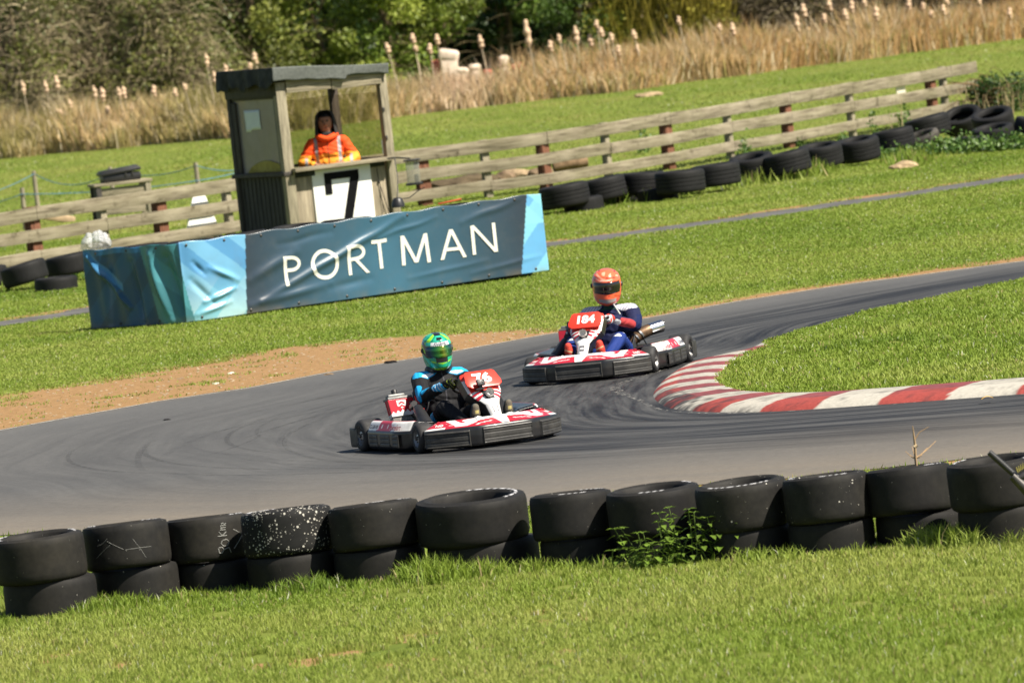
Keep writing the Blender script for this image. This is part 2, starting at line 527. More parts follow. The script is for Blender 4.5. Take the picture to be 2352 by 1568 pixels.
def make_track():
    xs = np.arange(-13, 13.01, 0.11); nv = 150
    fe = np.interp(xs, *zip(*FAR_EDGE)); ne = np.interp(xs, *zip(*NEAR_EDGE))
    fe = fe + (vnoise(xs, xs * 0, 0.5, 3) - .5) * 0.16
    ne = ne + (vnoise(xs, xs * 0, 0.6, 4) - .5) * 0.5
    t = np.linspace(0, 1, nv + 1)
    X = np.repeat(xs[:, None], nv + 1, 1)
    Y = ne[:, None] * (1 - t) + fe[:, None] * t
    d = pdist(X, Y, ISLAND_OUT)
    ang = np.arctan2(Y - 71.0, X - 6.0) * -1
    ang = np.where(ang < 0, ang + 2 * PI, ang)         # steady along the bend
    arc = ang * 6.5
    wob = (vnoise(X, Y, 3.0, 8) - .5) * 1.2
    dd = d + wob
    left = np.clip((0.8 - X) / 3.0, 0, 1)             # where the karts slide
    groove = np.exp(-((dd - 1.2 - 1.6 * left) / (2.3 + .7 * left)) ** 2)
    groove = np.maximum(groove * (1 - .80 * left), 0.22 * np.exp(-((dd - 5.0) / 2.2) ** 2) * left)
    groove = np.maximum(groove, 0.05)
    far_d = fe[:, None] - Y; near_d = Y - ne[:, None]
    groove *= np.clip(far_d / 3.0, 0.12, 1) * np.clip(near_d / 3.2, 0.05, 1)
    dust = np.clip(1.0 - near_d / 5.5, 0, 1) ** 1.4 * 0.95
    dust = np.maximum(dust, np.clip(1 - far_d / 0.5, 0, 1) * 0.55)
    dust = np.maximum(dust, 0.06 * np.clip((-1.5 - X) / 5, 0, 1))
    V = np.stack([X.ravel(), Y.ravel(), np.full(X.size, 0.006)], 1)
    nx, ny = X.shape
    idx = np.arange(nx * ny).reshape(nx, ny)
    F = np.stack([idx[:-1, :-1].ravel(), idx[1:, :-1].ravel(), idx[1:, 1:].ravel(), idx[:-1, 1:].ravel()], 1)
    o = np_mesh('track', V, F, track_material(), np.stack([groove.ravel(), dust.ravel(), d.ravel() * 0], 1))
    uvl = o.data.uv_layers.new(name='UVMap')
    li = F.ravel()
    uvl.data.foreach_set('uv', np.stack([dd.ravel()[li], arc.ravel()[li]], 1).astype(np.float32).ravel())
    tag(o, kind='structure')
make_track()

def strip(name, line, hw, z, mat, kind='structure', jit=0.0, seed=1):
    P, L = resample([Vector((p[0], p[1], 0)) for p in line], 0.15)
    V, F = [], []
    for i, p in enumerate(P):
        t = (P[min(i + 1, len(P) - 1)] - P[max(i - 1, 0)]).normalized()
        n = Vector((-t.y, t.x, 0))
        j1 = (float(vnoise(i * .15, 0, .4, seed)) - .5) * jit; j2 = (float(vnoise(i * .15, 9, .4, seed + 1)) - .5) * jit
        h = hw(i / (len(P) - 1)) if callable(hw) else hw
        V += [p + n * (h + j1) + Vector((0, 0, z)), p - n * (h + j2) + Vector((0, 0, z))]
        if i: F.append((2 * i - 2, 2 * i - 1, 2 * i + 1, 2 * i))
    o = np_mesh(name, np.array([tuple(v) for v in V]), np.array(F), mat)
    return tag(o, kind=kind)

M['oldtar'] = simple('old_tarmac', (0.10, 0.098, 0.095), 0.9, 0.3, 2.0, 0.3, 60, spec=0.2)
strip('path', PATH_C, PATH_HW, 0.005, M['oldtar'], jit=0.5)

# faint worn paint line round the kerb and along both edges of the bend
def worn_paint(name, cover):
    mt, ns, ls, bs = new_mat(name)
    n = noise_node(ns, ls, 14, 6, 0.75)
    f = ramp(ns, ls, n.outputs[0], [(cover, 0.0), (cover + 0.12, 1.0)])
    bs.inputs['Base Color'].default_value = (0.42, 0.41, 0.37, 1)
    bs.inputs['Roughness'].default_value = 0.8
    tr = ns.new('ShaderNodeBsdfTransparent')
    ms = ns.new('ShaderNodeMixShader')
    ls.new(f.outputs[0], ms.inputs[0]); ls.new(tr.outputs[0], ms.inputs[1]); ls.new(bs.outputs[0], ms.inputs[2])
    ls.new(ms.outputs[0], ns['Material Output'].inputs['Surface'])
    return mt
M['paintline'] = worn_paint('worn_paint', 0.53)
M['edgeline'] = worn_paint('edge_line', 0.40)
kl = [kerb_line[i] - kerb_in[i] * (0.10 + 0.34 * math.exp(-((i / nk * KERB_LEN - 3.6) / 1.5) ** 2)) for i in range(int(nk * 0.10), nk, 4)]
strip('painted_line', kl, lambda t: 0.018 + 0.035 * math.exp(-((t - .17) / .12) ** 2), 0.011, M['paintline'], jit=0.03)
strip('painted_line', [(p[0], p[1] - 0.16) for p in FAR_EDGE[1:-1]], 0.022, 0.011, M['edgeline'], jit=0.02)

# darker streaks of rubber laid through the bend
def rubber_material():
    mt, ns, ls, bs = new_mat('tyre_rubber_mark')
    a = ns.new('ShaderNodeVertexColor'); a.layer_name = 'Col'
    n = noise_node(ns, ls, 9, 5, 0.7)
    f = ramp(ns, ls, n.outputs[0], [(0.35, 0.0), (0.7, 0.8)])
    mu = ns.new('ShaderNodeMath'); mu.operation = 'MULTIPLY'
    ls.new(f.outputs[0], mu.inputs[0]); ls.new(a.outputs[0], mu.inputs[1])
    bs.inputs['Base Color'].default_value = (0.022, 0.022, 0.024, 1)
    bs.inputs['Roughness'].default_value = 0.7
    tr = ns.new('ShaderNodeBsdfTransparent')
    ms = ns.new('ShaderNodeMixShader')
    ls.new(mu.outputs[0], ms.inputs[0]); ls.new(tr.outputs[0], ms.inputs[1]); ls.new(bs.outputs[0], ms.inputs[2])
    ls.new(ms.outputs[0], ns['Material Output'].inputs['Surface'])
    return mt

def make_rubber():
    V, F, C = [], [], []
    r = random.Random(5)
    for k in range(90):
        # an arc round the tip of the island, tightening or running wide
        cx, cy = 3.3 + r.uniform(-.6, .6), 69.5 + r.uniform(-1.2, .8)
        rad = r.choice([r.uniform(2.6, 4.2), r.uniform(3.0, 7.2), r.uniform(4, 6)])
        a0 = r.uniform(1.75, 3.7); da = r.uniform(0.25, 1.1)
        drift = r.uniform(-.5, .9); hw = r.uniform(.015, .04); op = r.uniform(.10, .42)
        z = 0.0085 + 0.00002 * k
        n = 26
        ok = []
        for i in range(n + 1):
            t = i / n; a = a0 + da * t; q = rad + drift * t * t
            p = Vector((cx + math.cos(a) * q, cy + math.sin(a) * q * 1.15, z))
            d = Vector((math.cos(a), math.sin(a), 0))
            fade = op * math.sin(PI * min(1, t * 1.0)) ** 0.7
            ok.append((p, d, fade))
        if any(p.y < np.interp(p.x, *zip(*NEAR_EDGE)) + 1.2 or p.y > np.interp(p.x, *zip(*FAR_EDGE)) - .8 for p, _, _ in ok): continue
        o = len(V)
        for p, d, fade in ok:
            V += [p + d * hw, p - d * hw]; C += [(fade,) * 3] * 2
        F += [(o + 2 * i, o + 2 * i + 1, o + 2 * i + 3, o + 2 * i + 2) for i in range(n)]
    o = np_mesh('skid_marks', np.array([tuple(v) for v in V]), np.array(F), rubber_material(), np.array(C))
    tag(o, kind='stuff', label='dark curved tyre marks on the asphalt round the bend', cat='skid marks')
make_rubber()

# ------------------------------------------------------------------ the kerb and the island
def make_kerb():
    prof = [(0.0, 0.0), (0.01, 0.018), (0.16, 0.06), (0.33, 0.080), (0.40, 0.085), (0.75, 0.095), (1.0, 0.085), (1.02, -0.02)]
    nv = 18
    V, C = [], []
    px, pz = zip(*prof)
    # stripes lengthen away from the tip, as painted
    bounds = [0.0]
    while bounds[-1] < KERB_LEN:
        s_ = bounds[-1]; d = abs(s_ - 3.6)
        bounds.append(s_ + min(0.64, 0.50 + 0.02 * d))
    bounds = np.array(bounds)
    q_ = G(1522, 934); S_TIP = min(range(nk), key=lambda i: (kerb_line[i] - Vector((q_.x, q_.y, 0))).length) / (nk - 1) * KERB_LEN
    for i, p in enumerate(kerb_line):
        s_ = i / (nk - 1) * KERB_LEN
        wd = kerb_w(i)
        for j in range(nv + 1):
            q = j / nv * 1.02
            x = kerb_in[i] * (q * wd)
            z = float(np.interp(q, px, pz)) * (0.75 + 0.25 * min(1, s_ / 2))
            V.append((p.x + x.x, p.y + x.y, z + 0.004))
            s2 = s_ - 0.10 * q + (float(vnoise(s_, q, .06, 21)) - .5) * .02
            k = int(np.searchsorted(bounds, s2))
            red = k % 2 == 0
            wear = float(vnoise(s_ * 1.0, q, 0.10, 22)) * .6 + float(vnoise(s_, q, .03, 23)) * .4
            tip = math.exp(-((s_ - S_TIP) / 1.25) ** 2)
            cc = np.array((0.36, 0.066, 0.054) if red else (0.47, 0.445, 0.385))
            if q < 0.36:
                rub = np.clip((wear - 0.60 + 0.52 * tip) * 2.0, 0, .92)
                if red: cc = cc * 0.9
            else:
                rub = np.clip((wear - 0.52 + .10 * tip) * 1.7, 0, .60)
                if red: cc = np.array((0.23, 0.058, 0.062))
                else: cc = cc * .88
            cc = cc * (1 - rub) + np.array((0.03, 0.03, 0.032)) * rub
            C.append(tuple(cc))
    idx = np.arange(nk * (nv + 1)).reshape(nk, nv + 1)
    F = np.stack([idx[:-1, :-1].ravel(), idx[1:, :-1].ravel(), idx[1:, 1:].ravel(), idx[:-1, 1:].ravel()], 1)
    o = np_mesh('kerb', np.array(V), F, vcol('kerb_paint', 0.7, 0.25, 25, 0.4, 40, spec=.3), np.array(C), smooth=True)
    tag(o, 'red and white striped concrete kerb curving round the grass tip', 'kerb', kind='structure')
make_kerb()

def island():
    b = MB()
    b.prism(ISLAND_ALL, -0.05, 0.075)
    o = b.build('island', ns_island, smooth=0)
    a = o.data.color_attributes['Col']
    tag(o, kind='structure')
ns_island = ground_material()
island()

# ------------------------------------------------------------------ grass blades
def blades(name, x, y, z, h, wd, cols, lean=0.5, seg=1, label=None, cat='grass', face=0.6):
    n = len(x)
    th = rng.random(n) * 2 * PI
    ld = rng.random(n) * 2 * PI
    ll = h * lean * (0.2 + rng.random(n))
    sx, sy = np.cos(th) * wd, np.sin(th) * wd * face
    lx, ly = np.cos(ld) * ll, np.sin(ld) * ll
    hz = np.sqrt(np.maximum(h * h - ll * ll * 0.6, (h * .3) ** 2))
    B0 = np.stack([x - sx, y - sy, z], 1); B1 = np.stack([x + sx, y + sy, z], 1)
    if seg == 1:
        T = np.stack([x + lx, y + ly, z + hz], 1)
        V = np.stack([B0, B1, T], 1).reshape(-1, 3)
        F = np.arange(3 * n).reshape(n, 3)
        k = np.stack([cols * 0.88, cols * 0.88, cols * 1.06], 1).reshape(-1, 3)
    else:
        M0 = np.stack([x - sx * .7 + lx * .3, y - sy * .7 + ly * .3, z + hz * .62], 1)
        M1 = np.stack([x + sx * .7 + lx * .3, y + sy * .7 + ly * .3, z + hz * .62], 1)
        T = np.stack([x + lx, y + ly, z + hz], 1)
        V = np.stack([B0, B1, M0, M1, T], 1).reshape(-1, 3)
        o = (np.arange(n) * 5)[:, None]
        F = np.concatenate([o + np.array([[0, 1, 2]]), o + np.array([[1, 3, 2]]), o + np.array([[2, 3, 4]])], 0)
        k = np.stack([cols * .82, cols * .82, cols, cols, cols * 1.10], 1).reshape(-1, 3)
    ob = np_mesh(name, V, F, M['blade'], np.clip(k, 0, 1))
    return tag(ob, label, cat, kind='stuff')

def grass_cols(x, y, dry=0.05, lush=0.0):
    n = len(x)
    a = vnoise(x, y, 1.8, 31) * .52 + vnoise(x, y, .45, 32) * .16 + rng.random(n) * .22 + .08 - lush
    g0 = np.array((0.105, 0.192, 0.017)); g1 = np.array((0.232, 0.320, 0.040)); g2 = np.array((0.38, 0.41, 0.098))
    a = np.clip(a, 0, 1)[:, None]
    c = np.where(a < .5, g0 + (g1 - g0) * a * 2, g1 + (g2 - g1) * (a - .5) * 2)
    k = rng.random(n) < dry
    c[k] = np.array((0.40, 0.33, 0.15)) * (0.7 + .5 * rng.random(k.sum()))[:, None]
    k = rng.random(n) < 0.012
    c[k] = np.array((0.55, 0.57, 0.40))
    return c

def scatter(n, x0, x1, y0, y1):
    return rng.uniform(x0, x1, n), rng.uniform(y0, y1, n)

# near lawn, from the foot of the picture to the tyres
x, y = scatter(680000, -6.6, 6.2, 39.5, 53.6)
vis = (x > -5.9 - (y - 48) * .1) & (x < 5.5)
keep = vis & (rng.random(len(x)) > np.clip((dirt_mask(x, y) - .35) * 2.2, 0, .97))
keep &= vnoise(x, y, .18, 40) > .22
x, y = x[keep], y[keep]
h = (0.026 + 0.030 * rng.random(len(x))) * (0.7 + .6 * vnoise(x, y, .6, 41))
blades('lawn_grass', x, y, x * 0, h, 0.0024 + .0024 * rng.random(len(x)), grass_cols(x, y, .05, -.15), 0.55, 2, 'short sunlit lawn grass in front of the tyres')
# grass verge between the tyres and the asphalt
x, y = scatter(36000, -7, 7, 52, 61)
nb = np.interp(x, *zip(*NEAR_EDGE))
k = y < nb - .25
x, y = x[k], y[k]
blades('verge_grass', x, y, x * 0, 0.04 + .04 * rng.random(len(x)), 0.008 + .004 * rng.random(len(x)), grass_cols(x, y), .6, 1, 'grass verge behind the near tyre wall')
# island
x, y = scatter(360000, 1.4, 10.5, 60, 87)
k = inside(x, y, ISLAND_ALL) & (x < 8.2 + (y - 64) * .06) & (vnoise(x, y, .3, 43) > .12)
x, y = x[k], y[k]
e = np.clip(pdist(x, y, ISLAND_OUT) / 1.0, 0.5, 1)
h = (0.030 + .034 * rng.random(len(x))) * (0.6 + .8 * vnoise(x, y, .5, 44)) * e
blades('island_grass', x, y, x * 0 + .073, h, 0.005 + .004 * rng.random(len(x)), grass_cols(x, y, .03, .03), .75, 2, 'thick grass on the island inside the striped kerb')
# lawn between the track and the far fence
x, y = scatter(1300000, -12.5, 12.5, 74, 124)
fe = np.interp(x, *zip(*FAR_EDGE)); pdm = pdist(x, y, PATH_C, False)
k = (y > fe + .15) & (np.abs(x) < 0.072 * y + 3.0) & (pdm > PATH_HW - .05)
k &= rng.random(len(x)) > np.clip((dirt_mask(x, y) + (vnoise(x, y, .35, 45) - .5) * .9 - .42) * 3, 0, .988)
x, y = x[k], y[k]
h = (0.014 + .018 * rng.random(len(x))) * (0.8 + .4 * vnoise(x, y, .9, 46)) * np.clip(1.0 + (y - 80) / 90, .9, 1.4)
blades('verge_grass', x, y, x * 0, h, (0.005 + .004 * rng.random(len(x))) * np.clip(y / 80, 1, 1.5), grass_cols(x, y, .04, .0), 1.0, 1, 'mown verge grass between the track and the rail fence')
# the field behind the fence
x, y = scatter(240000, -19, 19, 112, 192)
k = (np.abs(x) < 0.072 * y + 3.5)
x, y = x[k], y[k]
h = (0.016 + .018 * rng.random(len(x))) * (0.5 + 1.0 * vnoise(x, y * .35, 1.5, 47))
cf = grass_cols(x, y * .4, .06, -.10)
blades('field_grass', x, y, x * 0, h, 0.012 + .010 * rng.random(len(x)), cf, 1.1, 1, 'flat mown field behind the rail fence')
# tufts beside the far tyres and banner
n = 14000
x = rng.uniform(-9, 10, n)
LINE2 = gp([(-200, 700), (0, 668), (200, 640), (1262, 480), (1600, 440), (1800, 410), (2000, 385), (2352, 335)])
y = np.interp(x, *zip(*LINE2)) + rng.normal(0, .7, n)
dens = vnoise(x, y * 0, .8, 52)
k = (rng.random(n) < np.clip((dens - .35) * 2.5, .05, 1))
x, y, dens = x[k], y[k], dens[k]
blades('tall_grass', x, y, x * 0, (0.07 + .16 * rng.random(len(x))) * (.5 + dens), 0.012 + .008 * rng.random(len(x)), grass_cols(x, y, .05, .12), .7, 1, 'longer grass along the foot of the far tyre row')
# ------------------------------------------------------------------ tyres
def tyre_mat(name, dust, specks=0.0, base=(0.012, 0.012, 0.0125)):
    mt, ns, ls, bs = new_mat(name)
    a = ns.new('ShaderNodeVertexColor'); a.layer_name = 'Col'
    n = noise_node(ns, ls, 2.2, 5, 0.65)
    n2 = noise_node(ns, ls, 18, 5, 0.7)
    f = ramp(ns, ls, n.outputs[0], [(0.35, 0.10), (0.7, 0.75)])
    c = mix(ns, ls, f.outputs[0], base, dust)
    g = ramp(ns, ls, n2.outputs[0], [(0.3, 0.7), (0.65, 1.0)])
    c = mix(ns, ls, 1.0, c, g.outputs[0], 'MULTIPLY')
    if specks:
        tc = ns.new('ShaderNodeTexCoord')
        for sc_, th in ((38, 0.10 + .12 * specks), (75, 0.08 + .16 * specks)):
            vo = ns.new('ShaderNodeTexVoronoi'); vo.inputs['Scale'].default_value = sc_
            ls.new(tc.outputs['Object'], vo.inputs['Vector'])
            sp = ns.new('ShaderNodeSeparateColor'); ls.new(vo.outputs['Color'], sp.inputs[0])
            t = ns.new('ShaderNodeMath'); t.operation = 'MULTIPLY'; t.inputs[1].default_value = th * 1.9
            ls.new(sp.outputs[0], t.inputs[0])
            lt = ns.new('ShaderNodeMath'); lt.operation = 'LESS_THAN'
            ls.new(vo.outputs['Distance'], lt.inputs[0]); ls.new(t.outputs[0], lt.inputs[1])
            gt = ns.new('ShaderNodeMath'); gt.operation = 'GREATER_THAN'; gt.inputs[1].default_value = 0.985 - .50 * specks
            ls.new(sp.outputs[1], gt.inputs[0])
            mu = ns.new('ShaderNodeMath'); mu.operation = 'MULTIPLY'
            ls.new(lt.outputs[0], mu.inputs[0]); ls.new(gt.outputs[0], mu.inputs[1])
            c = mix(ns, ls, mu.outputs[0], c, (0.50, 0.48, 0.42))
    sepa = ns.new('ShaderNodeSeparateColor'); ls.new(a.outputs[0], sepa.inputs[0])
    c = mix(ns, ls, sepa.outputs[0], c, (0.60, 0.60, 0.62))          # moulded white lettering
    ls.new(c, bs.inputs['Base Color'])
    bs.inputs['Roughness'].default_value = 0.66
    bs.inputs['Specular IOR Level'].default_value = 0.22
    b = ns.new('ShaderNodeBump'); b.inputs['Strength'].default_value = 0.15; b.inputs['Distance'].default_value = 0.004
    ls.new(n2.outputs[0], b.inputs['Height']); ls.new(b.outputs[0], bs.inputs['Normal'])
    return mt
M['tyreA'] = tyre_mat('tyre_rubber', (0.036, 0.032, 0.024), 0.05)
M['tyreB'] = tyre_mat('tyre_rubber_clean', (0.028, 0.0255, 0.021), 0.02)
M['tyreS'] = tyre_mat('tyre_rubber_splashed', (0.022, 0.022, 0.020), 0.85)
M['tyreM'] = tyre_mat('tyre_rubber_speckled', (0.036, 0.033, 0.026), 0.20)
M['tyreF'] = tyre_mat('tyre_rubber_far', (0.019, 0.019, 0.019), 0.0)
M['tyreG'] = tyre_mat('tyre_rubber_grey', (0.16, 0.145, 0.12), 0.0)

def tyre_mesh(name, r=0.30, wd=0.31, bore=0.20, n=72, letter=True, groove=False, seed=0):
    """one tyre lying flat, axis z, resting on z=0"""
    rr = random.Random(seed)
    h = wd / 2
    out = [(bore, 0.085), (bore + .004, 0.02), (bore + .02, 0.006), (r * .80, 0.0), (r * .925, 0.003), (r * .965, 0.012), (r * .99, 0.032), (r, 0.06)]
    mid = [(r, wd * f) for f in (.35, .5, .65)]
    if groove:
        mid = []
        for f in (.28, .30, .31, .33, .46, .48, .49, .51, .64, .66, .67, .69):
            mid.append((r - (.010 if round(f * 100) in (30, 31, 48, 49, 66, 67) else 0), wd * f))
    top = [(p[0], wd - p[1]) for p in out[::-1]]
    # raised ring on the sidewall
    prof = out + mid + top[:3] + [(r * .86, wd - .003), (r * .845, wd + .001), (r * .80, wd + .001), (r * .785, wd - .003)] + top[4:]
    prof += [(bore + .03, wd - .09), (r * .88, wd - .05), (r * .93, wd / 2), (r * .88, .05), (bore + .03, .09)]
    k0 = len(out) + len(mid) + 3
    marks = []
    if letter:
        for _ in range(2):
            a0 = rr.uniform(0, 2 * PI); marks.append((a0, a0 + rr.uniform(.5, 1.3)))
    def cf(i, a, rad, z):
        if i in (k0 + 1, k0 + 2) and letter:
            for m0, m1 in marks:
                q = (a - m0) % (2 * PI)
                if q < m1 - m0 and math.sin(a * 31 + seed) > -.35: return (0.9, 0, 0, 1)
        return (0, 0, 0, 1)
    b = MB()
    b.lathe(prof, n, cfun=cf, closed=True)
    me = b.build(name, M['tyreA'], smooth=50)
    return me

_tproto = {}
def place_tyre(key, loc, label, group, tilt=(0, 0), spin=None, mat=None, **kw):
    if key not in _tproto:
        o = tyre_mesh('tyre', **kw)
        _tproto[key] = o.data
    else:
        o = bpy.data.objects.new('tyre', _tproto[key]); col.objects.link(o)
    o.location = loc
    o.rotation_euler = (tilt[0], tilt[1], random.uniform(0, 6) if spin is None else spin)
    o.rotation_mode = 'XYZ'
    q = Matrix.Rotation(tilt[1], 3, 'Y') @ Matrix.Rotation(tilt[0], 3, 'X') @ Matrix.Rotation(o.rotation_euler.z, 3, 'Z')
    o.rotation_euler = q.to_euler()
    if mat:
        o.data = o.data if o.data.materials[0] == mat else o.data.copy()
        o.data.materials[0] = mat
    return tag(o, label, 'tyre', group)

# near wall: twelve stacks of two; (left, right, seam) of the upper tyres in the photograph
NEAR = [(-6, 200, 1335, 'A', 'plain'), (203, 393, 1306, 'A', 'scratched with crossing white lines'), (388, 578, 1292, 'A', 'chalked with handwriting'),
        (567, 768, 1275, 'S', 'splashed all over with white paint specks'), (768, 970, 1262, 'A', 'plain, left of the widest one'), (968, 1215, 1248, 'B', 'widest and tilted to show its open top'),
        (1229, 1412, 1238, 'B', 'just right of the gap in the row'), (1407, 1615, 1228, 'B', 'behind the leafy nettles'), (1612, 1816, 1215, 'M', 'open topped, right of the nettles'),
        (1812, 2002, 1200, 'M', 'dotted with small paint specks'), (1998, 2192, 1182, 'B', 'with a dry stalk growing from it'), (2190, 2400, 1166, 'B', 'behind the black handlebar at the right edge')]
WL, WU = 0.30, 0.315
ZSEAM = [.27, .26, .22, .245, .235, .225, .205, .20, .21, .215, .21, .25]
LOW_LAB = ['lower tyre at the far left end, a pale scratch across it', 'lower tyre under the one scratched with crossing lines', 'lower tyre under the chalked one, half hidden by grass',
           'lower tyre under the paint splashed one', 'lower tyre left of the widest pair, grass blades before it', 'lower tyre under the widest open topped one',
           'lower tyre just right of the gap in the row', 'lower tyre hidden behind the leafy nettles', 'lower tyre right of the nettles', 'lower tyre under the speckled one',
           'lower tyre under the one with a dry stalk', 'lower tyre below the black handlebar']
front_tyres = []
for i, (ul, ur, vs, mk, how) in enumerate(NEAR):
    uc = (ul + ur) / 2
    g0 = G(uc, vs, ZSEAM[i])
    s_ = FPX / (g0 - CAM).length
    r = (ur - ul) / s_ / 2
    c = G(uc, vs, ZSEAM[i])
    cy = c.y + r * 0.96
    c = Vector((c.x * cy / c.y, cy, 0))
    mt = M['tyre' + mk]
    tl = {5: (R(3.2), 0), 7: (R(1.6), R(-1)), 8: (R(1.8), R(-2)), 0: (R(1.0), R(-1)), 11: (R(1.4), R(-1.5))}.get(i, (R(random.uniform(-3.6, -2.2)), R(random.uniform(-1.6, .2))))
    r *= 1.05
    rl = min(r, 0.325) if i not in (5,) else r * 1.0
    off = Vector((random.uniform(.0, .05), random.uniform(.01, .06), ZSEAM[i] - WL - .02))
    if i == 5: off = Vector((.05, .03, ZSEAM[i] - WL - .02))
    lo = place_tyre('low%d' % i, c + off, 'black ' + LOW_LAB[i], 'tyres of the near wall', mat=M['tyreB'], r=rl, wd=WL + .02, bore=rl * .68, seed=i + 50, letter=False)
    up = place_tyre('up%d' % i, c + Vector((0, 0, ZSEAM[i] - .010)), 'black tyre topping the near wall, ' + how, 'tyres of the near wall', tilt=tl, mat=mt, r=r, wd=WU, bore=r * .69, seed=i)
    front_tyres.append((c, r, up))

# long tufts round the feet of the near tyres
n = 26000
x = rng.uniform(-4.6, 4.6, n)
fy = np.interp(x, [t_[0].x for t_ in front_tyres], [t_[0].y - t_[1] for t_ in front_tyres])
y = fy + rng.normal(0, .15, n) - .10
dens = vnoise(x, x * 0, .38, 50) * .75 + .25 * vnoise(x, x * 0, .12, 51)
k = rng.random(n) < np.clip((dens - .30) * 2.4, 0.10, 1)
x, y, dens = x[k], y[k], dens[k]
h = (0.035 + .115 * rng.random(len(x))) * (0.25 + 1.3 * dens) * np.interp(x, [-3, -1, 0, 3], [.75, 1.15, 1.0, 1.15])
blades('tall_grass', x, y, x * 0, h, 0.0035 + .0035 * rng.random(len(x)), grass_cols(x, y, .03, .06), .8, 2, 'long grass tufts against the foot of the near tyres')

def cyl_marks(i, strokes, name, mat, wdt=0.006):
    """chalk strokes wrapped on the tread of a near tyre; strokes in photo pixels"""
    c, r, up = front_tyres[i]
    bpy.context.view_layer.update()
    inv = up.matrix_world.inverted()
    o2 = inv @ CAM
    b = MB()
    for st in strokes:
        P = []
        for (u, v) in st:
            d = inv.to_3x3() @ ray(u, v)
            A = d.x ** 2 + d.y ** 2
            B = d.x * o2.x + d.y * o2.y; Cc = o2.x ** 2 + o2.y ** 2 - (r + .0008) ** 2
            disc = B * B - A * Cc
            if disc < 0: continue
            P.append(o2 + d * ((-B - math.sqrt(disc)) / A))
        if len(P) > 1:
            Q = []
            for a_, c_ in zip(P, P[1:]):      # keep to the curve of the tread
                for t in range(6):
                    q = a_.lerp(c_, t / 6); k_ = (r + .0008) / math.hypot(q.x, q.y); Q.append(Vector((q.x * k_, q.y * k_, q.z)))
            Q.append(P[-1])
            b.tube(Q, wdt, 5, cap=True)
    return b.build(name, mat, up, smooth=60)
M['chalk'] = simple('chalk', (0.26, 0.26, 0.245), 0.9, 0.3, 40)
k = 1000 / 2352 * .6125
Z = lambda pts: [(x * k, 1800 * .6125 + y * k) for x, y in pts]
cyl_marks(2, [Z(p) for p in [
    [(1925, 600), (1935, 640), (1960, 640), (1975, 610), (1960, 590), (1930, 595)], [(1975, 610), (2020, 590), (2040, 635)],       # 9
    [(1960, 530), (1950, 560), (1975, 580), (2010, 570), (2020, 540), (2000, 520), (1965, 528)],                                     # 0
    [(1920, 495), (2000, 485)], [(1960, 488), (1930, 455)], [(1960, 488), (1995, 452)],                                            # K
    [(1940, 440), (1990, 435)], [(1955, 437), (1945, 420), (1990, 415)], [(1950, 415), (1945, 400), (1990, 398)],                    # m
    [(1950, 385), (1965, 375), (1975, 390), (1992, 378)],                                                                          # s
    [(2055, 430), (2130, 470)], [(2165, 405), (2115, 520), (2065, 600)]]], 'chalk_writing', M['chalk'], 0.0030)
cyl_marks(1, [Z(p) for p in [[(860, 580), (905, 560), (945, 515)], [(1170, 515), (1230, 590), (1290, 680)], [(1105, 612), (1220, 595), (1335, 580)], [(850, 690), (970, 570)], [(945, 540), (1090, 610)]]], 'chalk_scratch', M['chalk'], 0.0011)

# far row: (left, right, top, bottom, tilt x, tilt y, groove, label)
FARROW = [
    (1251, 1354, 416, 470, 0, -5, 1, 'treaded tyre right of the banner end, first of the far row'),
    (1345, 1440, 402, 454, 0, -7, 1, 'treaded tyre second from the banner end in the far row'),
    (1432, 1527, 393, 442, 0, 2, 0, 'wide smooth tyre third from the banner end in the far row'),
    (1521, 1612, 390, 438, 0, 0, 0, 'smooth tyre in the middle of the far row below the lowest rail'),
    (1606, 1692, 378, 422, 0, -2, 0, 'smooth tyre with ivy climbing its front in the far row'),
    (1686, 1780, 358, 402, 10, -4, 0, 'tyre with plants growing out of its open top'),
    (1772, 1856, 345, 394, 0, -8, 0, 'smooth tyre right of the one filled with plants'),
    (1841, 1940, 324, 376, 7, -3, 0, 'sagging open tyre left of the dented one'),
    (1928, 2026, 304, 362, 7, -4, 0, 'dented open tyre near the leafy weeds'),
    (2012, 2105, 285, 340, 0, -6, 0, 'tyre behind the grey leaning tyre'),
    (2100, 2180, 262, 308, 0, -9, 0, 'tyre just left of the steeply tilted one'),
]
gF = 'tyres of the far row'
for i, (ul, ur, vt, vb, tx, ty, gr, lab) in enumerate(FARROW):
    uc = (ul + ur) / 2
    vg = vb + 16
    g0 = G(uc, vg); s_ = FPX / (g0 - CAM).length
    r = (ur - ul) / s_ / 2
    hgt = min(.30, (vb - vt) / s_ - .02)
    c = G(uc, vb + 6, 0.1)
    c = Vector((c.x, c.y + r, max(0.02, 0.1)))
    place_tyre('far%d' % (i if gr else (r > .31)), c, 'black ' + lab, gF, tilt=(R(tx), R(ty)), mat=M['tyreF'], r=r * 1.12 if gr else (.375 if r > .31 else .35), wd=.33, bore=.2, n=48, letter=False, groove=bool(gr), seed=i)
